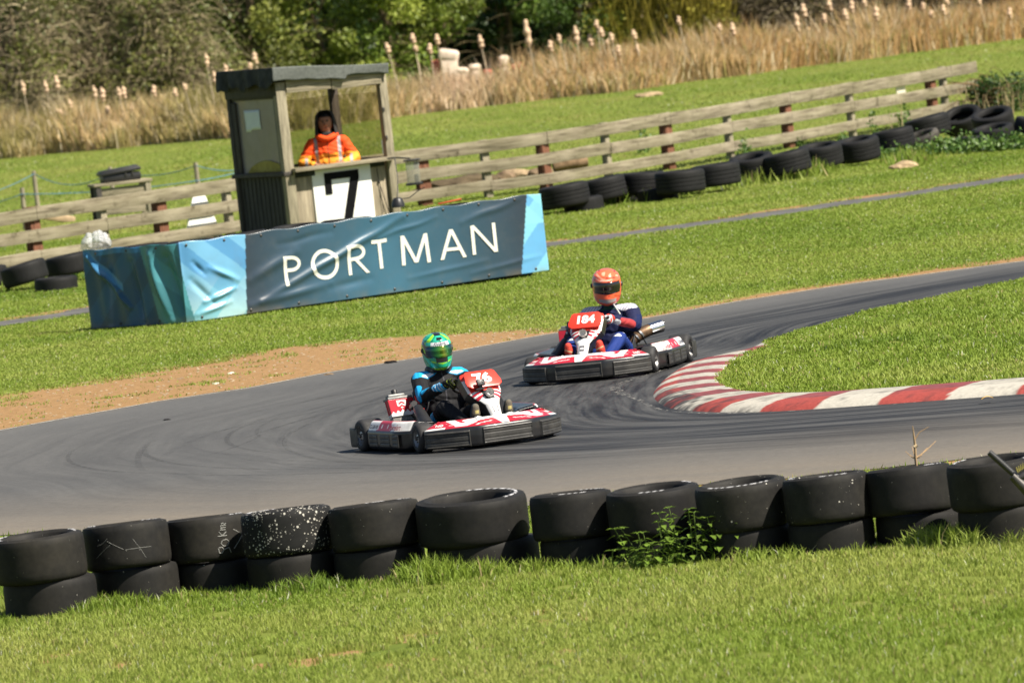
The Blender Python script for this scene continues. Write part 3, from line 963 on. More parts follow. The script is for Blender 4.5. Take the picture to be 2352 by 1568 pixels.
for (ul, ur, vt, vb, tx, ty, lab) in [
    (1640, 1735, 380, 412, 0, -3, 'low tyre tucked between the ivy covered one and the plant filled one'), (1890, 1985, 318, 372, 0, -4, 'low tyre tucked behind the two sagging open ones'), (1975, 2065, 300, 352, 0, -6, 'low tyre tucked left of the grey leaning tyre'), (2060, 2150, 280, 330, 0, -6, 'low tyre tucked behind the grey leaning tyre'),
    (1236, 1290, 448, 482, 0, 0, 'small tyre peeping out below the banner end'), (1303, 1385, 462, 486, 0, -3, 'sunken tyre under the first treaded tyre'),
    (1398, 1462, 447, 466, 0, -3, 'sunken tyre under the second treaded tyre'), (1480, 1550, 440, 462, 0, -4, 'sunken tyre under the wide smooth tyre'),
    (2180, 2270, 318, 345, 0, 0, 'buried tyre below the leaning pile at right')]:
    uc = (ul + ur) / 2; g0 = G(uc, vb); s_ = FPX / (g0 - CAM).length; r = (ur - ul) / s_ / 2 + .04
    place_tyre('farlow', Vector((g0.x, g0.y + r, -.08)), 'black ' + lab, gF, tilt=(R(tx), R(ty)), mat=M['tyreF'], r=.30, wd=.28, bore=.2, n=48, letter=False, seed=77)
g0 = G(2120, 352); place_tyre('grey', Vector((g0.x, g0.y + .3, .16)), 'worn grey tyre lying tilted in the weeds before the far row', gF, tilt=(R(8), R(-14)), mat=M['tyreG'], r=.33, wd=.14, bore=.22, n=48, letter=False)
g0 = G(2222, 318); place_tyre('farX', Vector((g0.x, g0.y + .35, .17)), 'black tyre steeply tilted toward the camera, showing its open bore', gF, tilt=(R(24), R(-12)), mat=M['tyreF'], r=.34, wd=.27, bore=.21, n=48, letter=False)
g0 = G(2292, 330); place_tyre('farX', Vector((g0.x, g0.y + .35, .24)), 'black tyre lying open on the pile at the right edge', gF, tilt=(R(16), R(-8)), mat=M['tyreF'], r=.34, wd=.2, bore=.21, n=48, letter=False)
g0 = G(2292, 334); place_tyre('farX', Vector((g0.x - .02, g0.y + .32, .03)), 'black tyre under the open one at the right edge pile', gF, tilt=(R(8), R(-5)), mat=M['tyreF'], r=.34, wd=.2, bore=.21, n=48, letter=False)
g0 = G(2362, 325); place_tyre('farX', Vector((g0.x + .1, g0.y + .3, .05)), 'black tyre cut off by the right edge of the far row', gF, tilt=(R(4), R(20)), mat=M['tyreF'], r=.34, wd=.27, bore=.21, n=48, letter=False)
# left of the banner
g0 = G(62, 668); place_tyre('farL', Vector((g0.x, g0.y + .33, .10)), 'black tyre tipped to one side left of the blue banner', gF, tilt=(0, R(-11)), mat=M['tyreF'], r=.325, wd=.28, bore=.2, n=48, letter=False)
g0 = G(160, 650); place_tyre('farL', Vector((g0.x, g0.y + .33, .11)), 'black tyre tucked against the left end of the banner', gF, tilt=(0, R(-6)), mat=M['tyreF'], r=.325, wd=.28, bore=.2, n=48, letter=False)
g0 = G(128, 668); place_tyre('farlow', Vector((g0.x, g0.y + .28, -.1)), 'black tyre half sunk in grass left of the banner', gF, tilt=(0, 0), mat=M['tyreF'], r=.30, wd=.28, bore=.2, n=48, letter=False)
g0 = G(-32, 672); place_tyre('farL', Vector((g0.x, g0.y + .33, .06)), 'black tyre cut off by the left edge of the far row', gF, tilt=(0, R(-4)), mat=M['tyreF'], r=.325, wd=.28, bore=.2, n=48, letter=False)

# ------------------------------------------------------------------ the blue banner
pL, pC, pR = G(211, 758), G(428, 744), G(1262, 630)
d1 = (pC - pL); L1 = d1.length; d1.normalize()
d2 = (pR - pC); L2 = d2.length; d2.normalize()
n1 = Vector((d1.y, -d1.x, 0)); n2 = Vector((d2.y, -d2.x, 0))
BH = 0.975
def front_sh(u, v):
    d = ray(u, v)
    t = (pC - CAM).dot(n2) / d.dot(n2)
    p = CAM + d * t
    return L1 + (p - pC).dot(d2), (p.z - 0.03) / BH

def side_sh(u, v):
    d = ray(u, v)
    t = (pC - CAM).dot(n1) / d.dot(n1)
    p = CAM + d * t
    return (p - pL).dot(d1), (p.z - 0.02) / BH

CREASE = [  # s0,h0,s1,h1 (through the photo where given), amplitude, half width
    (*front_sh(600, 690), *front_sh(925, 497), 0.022, 0.045), (*front_sh(575, 640), *front_sh(680, 575), 0.018, 0.06),
    (*front_sh(575, 700), *front_sh(760, 650), 0.016, 0.05), (*front_sh(870, 545), *front_sh(1000, 500), 0.008, 0.03),
    (*front_sh(760, 660), *front_sh(850, 640), -0.010, 0.05), (*front_sh(1060, 510), *front_sh(1190, 460), 0.010, 0.04),
    (*front_sh(940, 640), *front_sh(1120, 600), 0.006, 0.03), (*front_sh(640, 560), *front_sh(760, 530), -0.008, 0.04),
    (*front_sh(1085, 630), *front_sh(1240, 590), 0.006, 0.03), (*front_sh(480, 610), *front_sh(545, 640), 0.022, 0.035),
    (*front_sh(470, 690), *front_sh(540, 660), 0.025, 0.03), (*front_sh(440, 640), *front_sh(490, 690), -0.02, 0.04),
    (*front_sh(445, 600), *front_sh(470, 625), -0.02, 0.03), (*front_sh(455, 720), *front_sh(530, 690), .018, .03),
    (*side_sh(200, 590), *side_sh(275, 665), 0.045, 0.035), (*side_sh(265, 660), *side_sh(300, 705), 0.030, 0.03),
    (*side_sh(300, 600), *side_sh(330, 740), -0.035, 0.05), (*side_sh(345, 585), *side_sh(395, 735), 0.05, 0.05),
    (*side_sh(240, 590), *side_sh(255, 740), -0.02, 0.06), (*side_sh(380, 590), *side_sh(420, 735), -0.055, 0.06)]

def banner_np(s, h):
    """points of the banner cloth and its normal for arrays of run s and height share h"""
    s = np.asarray(s, float); h = np.asarray(h, float)
    rr = 0.16
    # plan: the two straights joined by a soft corner
    w_ = np.clip((s - (L1 - rr)) / (2 * rr), 0, 1)
    ws = w_ * w_ * (3 - 2 * w_)
    P = np.zeros(s.shape + (3,))
    a = np.minimum(s, L1); c2 = np.maximum(s - L1, 0)
    for k_ in range(3):
        P[..., k_] = pL[k_] + d1[k_] * a + d2[k_] * c2
    cut = 0.05 * np.exp(-((s - L1) / rr) ** 2)
    nn = np.zeros_like(P)
    for k_ in range(3):
        nn[..., k_] = n1[k_] * (1 - ws) + n2[k_] * ws
    nn /= np.linalg.norm(nn, axis=-1, keepdims=True)
    off = -cut + 0.006 * (vnoise(s, h, .35, 60) - .5) * 2 + 0.010 * np.sin(h * 2.6 + s) * .5
    off += np.where(s < L1, 0.012 * np.sin(s * 21 + h * 3.0), 0)
    for s0, h0, s1, h1, am, wd in CREASE:
        dx, dy = s1 - s0, (h1 - h0) * BH
        px, py = s - s0, (h - h0) * BH
        t = np.clip((px * dx + py * dy) / (dx * dx + dy * dy), -.0, 1.0)
        dd = np.hypot(px - t * dx, py - t * dy)
        off += 1.5 * am * np.exp(-(dd / wd) ** 2) * (0.25 + 0.75 * np.sin(PI * np.clip(t, .06, .94)))
    P += nn * off[..., None]
    # scalloped top between the eyelets, bottom rising at the right
    z0 = 0.015 + 0.035 * np.clip((s - L1) / L2, 0, 1)
    top = z0 + BH - 0.018 * np.abs(np.sin(s * PI / .58)) ** 2
    P[..., 2] = z0 + (top - z0) * h
    return P, nn

def facets(s, h):
    """printed triangles of blue: value by which side of a few slanting lines a point lies"""
    q = h * BH
    a = ((s * 1.0 + q * 1.15) % .62) / .62
    b2 = ((s * 1.0 - q * 0.95 + .2) % .74) / .74
    return a, b2

def make_banner():
    nu_, nv_ = 520, 92
    s = np.repeat(np.linspace(0, L1 + L2, nu_ + 1)[:, None], nv_ + 1, 1)
    h = np.repeat(np.linspace(0, 1, nv_ + 1)[None, :], nu_ + 1, 0)
    P, _ = banner_np(s, h)
    a, b2 = facets(s, h)
    f = s - L1
    sdark = np.array((0.030, 0.040, 0.058)); steel = np.array((0.048, 0.140, 0.215)); deep = np.array((0.026, 0.070, 0.125))
    x = np.clip(f / L2, 0, 1)
    g = np.clip(1 - np.abs(x - .56) / .42, 0, 1)[..., None]
    C = sdark * (1 - g) + steel * g
    C = C * (1 - .22 * np.clip(h[..., None] - .35, 0, 1))
    # left panel of light facets
    su, _ = front_sh(566, 640)
    edge = su + (h - .5) * .10
    lightA = np.array((0.16, 0.40, 0.62)); lightB = np.array((0.09, 0.28, 0.52)); aqua = np.array((0.20, 0.47, 0.55)); pale = np.array((0.36, 0.57, 0.60))
    Lc = np.where((a > .5)[..., None], lightA, lightB)
    lowm = np.clip((0.62 - h) * 1.6, 0, 1)[..., None]
    Lc = Lc * (1 - lowm) + np.where((b2 > .5)[..., None], aqua, pale) * lowm
    left = (s < edge)[..., None]
    C = np.where(left, Lc, C)
    # the end panel's blue and teal print, darkened for its unlit face and fold
    teal = np.array((0.05, 0.19, 0.22)); navy = np.array((0.018, 0.075, 0.15)); nav2 = np.array((0.022, 0.10, 0.20)); edgeb = np.array((0.035, 0.17, 0.36))
    sA = L1 * .66 + (h - .5) * -.22
    E = np.where((b2 > .45)[..., None], navy, nav2)
    E = np.where((h > .93)[..., None], edgeb, E)
    r0 = side_sh(200, 590); r1 = side_sh(285, 668)
    tt = (s - r0[0]) / (r1[0] - r0[0]); hh = r0[1] + (r1[1] - r0[1]) * tt
    E = np.where(((np.abs(h - hh - .05) < .05) & (tt > 0) & (tt < 1))[..., None], np.array((0.06, .22, .42)), E)  # lighter band paints the highlight along the fold
    tl = np.where((a > .5)[..., None], teal, teal * 1.35)
    C = np.where((s < L1 + .04 + (h - .5) * -.2)[..., None], tl, C)
    C = np.where((s < sA)[..., None], E, C)
    # right end strip
    eR = front_sh(1206, 560)[0] + (h - .5) * .20
    Rc = np.where((b2 > .42)[..., None], np.array((0.13, 0.38, 0.66)), np.array((0.22, .55, .74)))
    Rc = np.where(((h > .62) & (a > .3))[..., None], np.array((0.24, .58, .70)), Rc)
    C = np.where((s > eR)[..., None], Rc, C)
    # mud splashed along the hem
    mud = np.clip((.10 - h) * 9, 0, 1) * np.clip(vnoise(s, h, .12, 61) * 1.6 - .5, 0, 1)
    C = C * (1 - .45 * mud[..., None]) + np.array((.25, .19, .11)) * .45 * mud[..., None]
    V = P.reshape(-1, 3)
    idx = np.arange((nu_ + 1) * (nv_ + 1)).reshape(nu_ + 1, nv_ + 1)
    F = np.stack([idx[:-1, :-1].ravel(), idx[1:, :-1].ravel(), idx[1:, 1:].ravel(), idx[:-1, 1:].ravel()], 1)
    root = thing('banner', 'long blue printed banner lettered in white, wrapped round a tyre wall', 'banner', tuple(pC))
    o = np_mesh('banner_cloth', V - np.array(tuple(pC)), F, M['banner'], C.reshape(-1, 3), root, smooth=True)
    so = o.modifiers.new('thick', 'SOLIDIFY'); so.thickness = 0.003; so.offset = -1
    # lettering
    def pt(sv, hv, off):
        P_, n_ = banner_np(np.array([sv]), np.array([hv]))
        return Vector(P_[0]) + Vector(n_[0]) * off - pC
    b = MB()
    zoff = [0.004]
    def quad(q, nx=3, ny=10):
        zoff[0] += 0.00025
        z = zoff[0]
        b.grid(lambda i, j: pt(*(Vector(q[0]).lerp(Vector(q[1]), i).lerp(Vector(q[3]).lerp(Vector(q[2]), i), j)), z), nx, ny)
    def ring(cx, cy, rx, ry, th, a0, a1, n=40):
        zoff[0] += 0.00025
        z = zoff[0]
        def fn(i, j):
            a_ = a0 + (a1 - a0) * i
            return pt(cx + math.cos(a_) * (rx - th * j), cy + math.sin(a_) * (ry - th / BH * j), z)
        b.grid(fn, n, 3)
    T = 0.047
    def letter(ch, ul, ur, vt, vb):
        uc, vc = (ul + ur) / 2, (vt + vb) / 2
        sc_, hc = front_sh(uc, vc)
        s0 = front_sh(ul, vc + .11 * (uc - ul))[0]; s1 = front_sh(ur, vc - .11 * (ur - uc))[0]
        CH = 0.365; h0, h1 = hc - CH / 2 / BH, hc + CH / 2 / BH
        t = T; th = t / BH
        wq = s1 - s0
        def bar(xa, xb): quad([(xa, h0), (xb, h0), (xb, h1), (xa, h1)])
        def line(a_, b_):  # slanting stroke with level ends
            quad([(a_[0] - t * .55, a_[1]), (a_[0] + t * .55, a_[1]), (b_[0] + t * .55, b_[1]), (b_[0] - t * .55, b_[1])])
        if ch == 'P' or ch == 'R':
            bar(s0, s0 + t)
            ry = (h1 - h0) * .27; rx = wq * (.55 if ch == 'P' else .45); cx = s1 - rx - (0 if ch == 'P' else wq * .12); cy = h1 - ry
            ring(cx, cy, rx, ry, t * .92, -PI / 2, PI / 2)
            quad([(s0 + t, h1 - th * .92), (cx, h1 - th * .92), (cx, h1), (s0 + t, h1)]); quad([(s0 + t, cy - ry), (cx, cy - ry), (cx, cy - ry + th * .92), (s0 + t, cy - ry + th * .92)])
            if ch == 'R': line((s1 - t * .5, h0), (cx - t * .4, cy - ry + th * .5))
        if ch == 'O':
            ring((s0 + s1) / 2, (h0 + h1) / 2, wq / 2, (h1 - h0) / 2 * 1.03, t, 0, 2 * PI, 64)
        if ch == 'T':
            bar((s0 + s1) / 2 - t / 2, (s0 + s1) / 2 + t / 2); quad([(s0, h1 - th), (s1, h1 - th), (s1, h1), (s0, h1)], 10, 3)
        if ch == 'M':
            cx = (s0 + s1) / 2
            line((s0 + t * .5, h0), (s0 + t * .9, h1)); line((s1 - t * .5, h0), (s1 - t * .9, h1))
            line((s0 + t * .9, h1), (cx, h0 + .02)); line((s1 - t * .9, h1), (cx, h0 + .02))
        if ch == 'A':
            cx = (s0 + s1) / 2
            line((s0 + t * .5, h0), (cx, h1)); line((s1 - t * .5, h0), (cx, h1))
            hb = h0 + (h1 - h0) * .27; quad([(s0 + wq * .24, hb), (s1 - wq * .24, hb), (s1 - wq * .29, hb + th * .85), (s0 + wq * .29, hb + th * .85)], 8, 3)
        if ch == 'N':
            bar(s0, s0 + t); bar(s1 - t, s1); line((s0 + t * .55, h1), (s1 - t * .55, h0))
    for a_ in [('P', 652, 692, 586, 652), ('O', 714, 778, 573, 639), ('R', 798, 846, 562, 628), ('T', 855, 891, 549, 616), ('M', 920, 986, 535, 611), ('A', 1008, 1068, 526, 597), ('N', 1082, 1139, 514, 586)]:
        letter(*a_)
    b.build('lettering', M['bannerwhite'], root, smooth=180)
    # eyelets with ties
    for hv, n_, o0 in ((.955, 13, .22), (.045, 10, .5)):
        for i in range(n_):
            sv = o0 + i * (L1 + L2 - .35) / (n_ - .5)
            p = pt(sv, hv, .003); q = pt(sv, hv, .009)
            e = MB(); e.tube([p, q], [.017, .013], 10); e.build('eyelet', M['darkmetal'], root, smooth=60)
    return root
M['banner'] = vcol('banner_vinyl', 0.30, 0.12, 3.0, spec=.5, dirt=((0.16, 0.15, 0.12), 5, .12), bump=0.12, bscale=9)
M['bannerwhite'] = simple('banner_print', (0.72, 0.72, 0.66), 0.45, 0.06, 10)
make_banner()

# tyres of the wall inside the banner
gB = 'tyres stacked inside the banner'
kx = 0
for j in range(7):
    t_ = (j + .55) / 7.1
    for lev in range(3):
        p = pC.lerp(pR, t_) - n2 * (.38 + .02 * (j % 2)) 
        top = lev == 2
        place_tyre('ban', p + Vector((0, 0, lev * .322 + (random.uniform(-.01, .03) if top else 0))),
                   'black tyre topping the wall, its rim showing above the banner edge' if top else 'black tyre low in the wall hidden behind the banner',
                   gB if top else 'lower tyres inside the banner wall', tilt=(R(random.uniform(-3, 3)), R(random.uniform(-4, 2))) if top else (0, 0), mat=M['tyreF'], r=.325, wd=.325, bore=.21, n=48, letter=False)
for lev in range(3):
    p = pL.lerp(pC, .42) - n1 * .40
    place_tyre('ban', p + Vector((0, 0, lev * .325)), 'black tyre topping the left end of the banner wall' if lev == 2 else 'black tyre low in the wall hidden behind the banner',
               gB if lev == 2 else 'lower tyres inside the banner wall', mat=M['tyreF'])

# ------------------------------------------------------------------ the rail fence
FENCE_PX = [(-260, 676), (0, 634), (533, 551), (951, 478), (1264, 437), (1592, 381), (1980, 311), (2300, 252)]
fpts = gp(FENCE_PX)
def fence_at(u):
    x = G(u, np.interp(u, *zip(*FENCE_PX)))
    return Vector((x.x, x.y, 0))
def make_fence():
    root = thing('rail_fence', 'long weathered three rail timber fence running behind hut and banner', 'fence', tuple(fence_at(1000)))
    o0 = fence_at(1000)
    posts = [(-170, 0), (-45, 1), (97, 0), (254, 1), (387, 0), (541, 1), (690, 0), (838, 1), (985, 0), (1129, 1), (1268, 0), (1409, 1), (1550, 0), (1689, 1), (1825, 0), (1969, 1), (2157, 0), (2184, 1)]
    P = {u: fence_at(u) for u, _ in posts}
    for u, kind in posts:
        p = P[u]; q = fence_at(u + 20); d = (q - p).normalized(); nb = Vector((-d.y, d.x, 0))
        rot = Matrix((d, nb, Vector((0, 0, 1)))).transposed()
        b = MB()
        wd = (.21, .14) if kind == 0 else (.13, .11)
        hh = .905 + random.uniform(-.03, .04)
        b.box(p - o0 + nb * (.026 + wd[1] / 2) + Vector((0, 0, hh / 2 - .1)), (wd[0], wd[1], hh + .2), rot, bevel=.008)
        b.build('post', M['redwood'] if kind == 0 else M['woodz'], root, smooth=30)
    us = [u for u, _ in posts]
    rails = [(.838, .200, [us[0], us[2], us[7], us[10], us[12], us[14], us[15]]), (.520, .185, [us[0], us[3], us[8], us[11], us[13], us[15]]), (.205, .170, [us[0], us[2], us[7], us[9], us[13], us[15]])]
    ends = [2253, 2258, 2205]
    for (z, hh, js), ue in zip(rails, ends):
        js = js + [ue]
        for a_, b_ in zip(js, js[1:]):
            # follow the posts between the joints
            mids = [a_] + [u for u in us if a_ < u < b_] + [b_]
            pa, pb = fence_at(a_), fence_at(b_)
            d = (pb - pa).normalized(); nb = Vector((-d.y, d.x, 0))
            z0, z1 = z + random.uniform(-.012, .012), z + random.uniform(-.012, .012)
            n = max(6, int((pb - pa).length / .25))
            bb = MB()
            vs, fs = [], []
            for i in range(n + 1):
                t = i / n
                c = fence_at(a_ + (b_ - a_) * t) - o0
                sag = -.012 * math.sin(PI * t)
                e = hh / 2 * (1 + .05 * (float(vnoise(t * 9, z * 9 + a_, .7, 70)) - .5))
                zz = z0 + (z1 - z0) * t + sag
                trim = (.004 if i == 0 else (-.004 if i == n else 0))
                c = c + d * trim
                th0, th1 = -.022, .024
                for (o_, h_) in ((th0 + .004, -e), (th0, -e + .01), (th0, e - .01), (th0 + .004, e), (th1, e), (th1, -e)):
                    vs.append(c + nb * o_ + Vector((0, 0, zz + h_)))
            for i in range(n):
                for j in range(6):
                    fs.append((i * 6 + j, (i + 1) * 6 + j, (i + 1) * 6 + (j + 1) % 6, i * 6 + (j + 1) % 6))
            fs += [tuple(range(6)), tuple(range(n * 6, n * 6 + 6))[::-1]]
            bb.add(vs, fs)
            bb.build('rail', M['rail'], root, smooth=25)
    return root
def rail_material():
    mt, ns, ls, bs = new_mat('rail_timber')
    n1_ = noise_node(ns, ls, 1.2, 6, 0.65, mapscale=(1.2, 1.2, 16))
    n2_ = noise_node(ns, ls, 6.0, 5, 0.7)
    n3_ = noise_node(ns, ls, 1.1, 3, 0.6)
    c1 = ramp(ns, ls, n1_.outputs[0], [(0.28, (0.085, 0.07, 0.05)), (0.46, (0.235, 0.20, 0.145)), (0.74, (0.39, 0.345, 0.26))])
    c2 = ramp(ns, ls, n2_.outputs[0], [(0.28, (0.16, 0.14, 0.10)), (0.42, (1, 1, 1))])
    c = mix(ns, ls, 0.75, c1.outputs[0], c2.outputs[0], 'MULTIPLY')
    c3 = ramp(ns, ls, n3_.outputs[0], [(0.35, (0.74, .76, .68)), (0.7, (1, 1, 1))])
    c = mix(ns, ls, 1.0, c, c3.outputs[0], 'MULTIPLY')
    ls.new(c, bs.inputs['Base Color'])
    bs.inputs['Roughness'].default_value = 0.85; bs.inputs['Specular IOR Level'].default_value = .2
    b = ns.new('ShaderNodeBump'); b.inputs['Strength'].default_value = .5; b.inputs['Distance'].default_value = .01
    ls.new(n1_.outputs[0], b.inputs['Height']); ls.new(b.outputs[0], bs.inputs['Normal'])
    return mt
M['rail'] = rail_material()
make_fence()
# ------------------------------------------------------------------ the marshal's hut
HUT = G(679, 598)
PHI = R(27)
HW_, HD_ = 1.72, 1.70
def glass_mat(name, tint, op, rough=0.15):
    mt, ns, ls, bs = new_mat(name)
    n = noise_node(ns, ls, 1.6, 5, 0.6)
    f = ramp(ns, ls, n.outputs[0], [(0.3, op * .8), (0.7, min(1, op * 1.2))])
    bs.inputs['Base Color'].default_value = (*tint, 1); bs.inputs['Roughness'].default_value = rough
    tr = ns.new('ShaderNodeBsdfTransparent'); tr.inputs[0].default_value = (0.92, 0.90, 0.84, 1)
    ms = ns.new('ShaderNodeMixShader')
    ls.new(f.outputs[0], ms.inputs[0]); ls.new(tr.outputs[0], ms.inputs[1]); ls.new(bs.outputs[0], ms.inputs[2])
    ls.new(ms.outputs[0], ns['Material Output'].inputs['Surface'])
    return mt
M['pane'] = glass_mat('clear_perspex', (0.30, 0.28, 0.22), 0.16)
M['pane_sheen'] = glass_mat('sheen_tinted_perspex', (0.235, 0.215, 0.222), 0.82, 0.30)  # grey cover stands for the reflections on the side pane
M['felt'] = simple('roofing_felt', (0.115, 0.125, 0.115), 0.9, 0.2, 25, 0.5, 90, spec=.2)
M['feltdark'] = simple('black_roofing_felt', (0.030, 0.032, 0.030), 0.8, 0.4, 6, 0.4, 40, spec=.25)
M['ply'] = simple('aged_plywood', (0.31, 0.265, 0.19), 0.85, 0.35, 2.5, 0.3, 25, spec=.2, mapscale=(9, 9, 1))
M['num'] = simple('black_paint', (0.005, 0.005, 0.006), 0.7, 0.2, 10, spec=.1)
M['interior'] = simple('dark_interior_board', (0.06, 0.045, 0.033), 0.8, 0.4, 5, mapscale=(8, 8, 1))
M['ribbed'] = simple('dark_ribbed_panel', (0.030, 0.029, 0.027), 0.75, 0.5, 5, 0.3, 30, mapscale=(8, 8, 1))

def make_hut():
    root = thing('marshal_hut', 'small weathered wooden marshal hut with open front and a white number board', 'hut', tuple(HUT), PHI)
    # local axes: x along the front to the right, y into the hut, z up
    def part(name, mat, fn, parent=root, smooth=30):
        b = MB(); fn(b); return b.build(name, mat, parent, smooth=smooth)
    p = .11
    part('post', M['woodz'], lambda b: b.box((.06, .055, 1.22), (.15, .12, 2.56), bevel=.006))
    part('post', M['woodz'], lambda b: b.box((HW_ - .055, .055, 1.25), (.12, .12, 2.52), bevel=.006))
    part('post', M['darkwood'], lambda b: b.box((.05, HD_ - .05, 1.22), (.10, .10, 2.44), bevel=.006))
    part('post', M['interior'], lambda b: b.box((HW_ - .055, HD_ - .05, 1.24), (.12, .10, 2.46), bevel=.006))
    # front boarding under the counter
    part('front_panel', M['ply'], lambda b: [b.box((.135 + (i + .5) * .242, .075, .62), (.238, .024, 1.20), bevel=.003) for i in range(6)])
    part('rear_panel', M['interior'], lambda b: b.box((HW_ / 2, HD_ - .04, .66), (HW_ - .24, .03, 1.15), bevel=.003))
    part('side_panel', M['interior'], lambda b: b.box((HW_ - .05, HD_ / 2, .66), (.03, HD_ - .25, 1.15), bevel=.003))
    def ribs(b):
        n = 22
        for i in range(n):
            y0 = .12 + i * (HD_ - .24) / n
            b.box((.055 - (.008 if i % 2 else 0), y0 + (HD_ - .24) / n / 2, .60), (.02, (HD_ - .24) / n - .004, 1.15), bevel=.002, seg=1)
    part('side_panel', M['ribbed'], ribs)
    part('floor', M['interior'], lambda b: b.box((HW_ / 2, HD_ / 2, .20), (HW_ - .26, HD_ - .26, .06)))
    # counter and sills
    part('counter', M['wood'], lambda b: b.box((HW_ / 2 + .02, -.02, 1.255), (HW_ - .14, .22, .055), bevel=.006))
    part('window_sill', M['darkwood'], lambda b: b.box((.03, HD_ / 2, 1.215), (.14, HD_ + .04, .06), bevel=.006))
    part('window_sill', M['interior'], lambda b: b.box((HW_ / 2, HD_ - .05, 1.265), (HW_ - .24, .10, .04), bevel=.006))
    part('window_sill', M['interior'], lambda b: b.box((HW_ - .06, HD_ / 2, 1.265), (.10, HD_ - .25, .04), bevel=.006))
    # head boards
    part('head_board', M['wood'], lambda b: [b.box((.49, -.018, 2.435), (.70, .025, .20), Matrix.Rotation(R(1.0), 3, 'Y'), bevel=.004), b.box((1.24, -.020, 2.415), (.78, .025, .20), Matrix.Rotation(R(-.4), 3, 'Y'), bevel=.004)])
    part('head_board', M['darkwood'], lambda b: b.box((.0, HD_ / 2, 2.40), (.03, HD_, .17), bevel=.004))
    part('head_board', M['interior'], lambda b: [b.box((HW_ / 2, HD_ - .03, 2.42), (HW_ - .24, .03, .22), bevel=.004), b.box((HW_ - .03, HD_ / 2, 2.40), (.03, HD_ - .25, .2), bevel=.004)])
    # roof: slab, felt turned down over its edges
    RT = Matrix.Translation((0, 0, 2.62)) @ Matrix.Rotation(R(4.2), 4, 'Y') @ Matrix.Translation((0, 0, -2.52))
    def roofslab(b):
        b.prism([(-.06, -.07), (HW_ + .0, -.07), (HW_ + .0, HD_ + .06), (-.06, HD_ + .06)], 2.47, 2.60, RT, bevel=.01)
    roof = part('roof', M['felt'], roofslab)
    def flap(b):
        # felt on the dark side, sagging in folds
        def fn(i, j):
            y = -.075 + (HD_ + .15) * i
            z = 2.615 - j * (.27 + .03 * math.sin(y * 9) + .02 * math.sin(y * 23))
            x = -.075 - .035 * abs(math.sin(y * 6.3 + .6)) * (.3 + j) - .012 * math.sin(y * 19 + j * 3) * j
            return RT @ Vector((x, y, z))
        b.grid(fn, 70, 10)
    o = part('felt_flap', M['feltdark'], flap, roof, 180)
    mo = o.modifiers.new('thick', 'SOLIDIFY'); mo.thickness = .008
    def fasc(b):
        def fn(i, j):
            x = -.085 + (HW_ + .10) * i
            lo = 2.425 if x < 1.06 else (2.475 + .02 * math.sin((x - 1.06) * 5))
            z = 2.618 + .006 * math.sin(x * 4) + (lo - 2.618 + .006 * math.sin(x * 17)) * j
            y = -.082 - .008 * math.sin(x * 5 + j * 2) - (.008 if x < 1.06 else 0)
            return RT @ Vector((x, y, z))
        b.grid(fn, 90, 8)
    o = part('felt_flap', M['felt'], fasc, roof, 180)
    mo = o.modifiers.new('thick', 'SOLIDIFY'); mo.thickness = .008
    # glazing
    w1 = part('window', M['darkwood'], lambda b: [b.box((.05, .155, 1.73), (.07, .08, 1.05), bevel=.004), b.box((.05, HD_ - .16, 1.73), (.07, .13, 1.05), bevel=.004), b.box((.05, HD_ / 2, 2.30), (.07, HD_ - .33, .04), bevel=.004)])
    part('pane', M['pane_sheen'], lambda b: b.box((.055, HD_ / 2, 1.765), (.008, HD_ - .28, 1.05)), w1)
    part('pane', M['pane'], lambda b: b.box((HW_ / 2, HD_ - .05, 1.74), (HW_ - .23, .008, .92)))
    part('pane', M['pane'], lambda b: b.box((HW_ - .05, HD_ / 2, 1.74), (.008, HD_ - .22, .92)))
    # number board
    def board(b): b.box((.875, .048, .62), (.92, .02, 1.19), bevel=.003)
    nb = part('number_board', M['white'], board)
    seven = [(.60, 1.16), (1.14, 1.16), (1.14, 1.05), (.875, .14), (.745, .14), (1.005, 1.06), (.705, 1.06), (.705, .86), (.60, .86)]
    part('number', M['num'], lambda b: b.prism(seven[::-1], .0, .012, Matrix.Translation((0, .038, 0)) @ Matrix.Rotation(R(90), 4, 'X')), nb, 0)
    # felt scrap under the counter, hooks
    part('felt_strip', M['feltdark'], lambda b: b.box((.30, .045, 1.19), (.34, .03, .09), bevel=.01))
    part('felt_strip', M['feltdark'], lambda b: b.box((1.42, .05, 1.20), (.30, .02, .08), bevel=.01))
    part('cable', M['black'], lambda b: [b.tube([(1.45, .05, .95), (1.48, .03, .8), (1.52, .03, .62), (1.56, .02, .45), (1.6, .02, .32)], .006, 6), b.tube([(1.44, .05, 1.15), (1.46, .04, .9), (1.47, .04, .5)], .005, 6), b.box((1.45, .045, .95), (.03, .03, .03), bevel=.008)])
    part('hinge', M['darkmetal'], lambda b: [b.box((HW_ - .10, -.012, z), (.03, .02, .06), bevel=.004) for z in (1.55, 1.95)])
    return root
hut = make_hut()
HM = Matrix.Translation(HUT) @ Matrix.Rotation(PHI, 4, 'Z')
def hp(x, y, z): return HM @ Vector((x, y, z))

# notice taped inside the side window
b = MB(); b.grid(lambda i, j: Vector((.046 - .004 * math.sin(i * 5 + j * 3), .52 * (1 - i) + 1.02 * i + 0.22, 1.86 + .28 * j - .03 * (i > .6) * (1 - j))), 10, 6)
o = b.build('paper_notice', simple('paper', (0.60, 0.66, 0.70), 0.7, .05, 6), smooth=180); o.matrix_world = HM
mo = o.modifiers.new('t', 'SOLIDIFY'); mo.thickness = .002
tag(o, 'pale blue paper notice taped in the hut side window', 'notice')
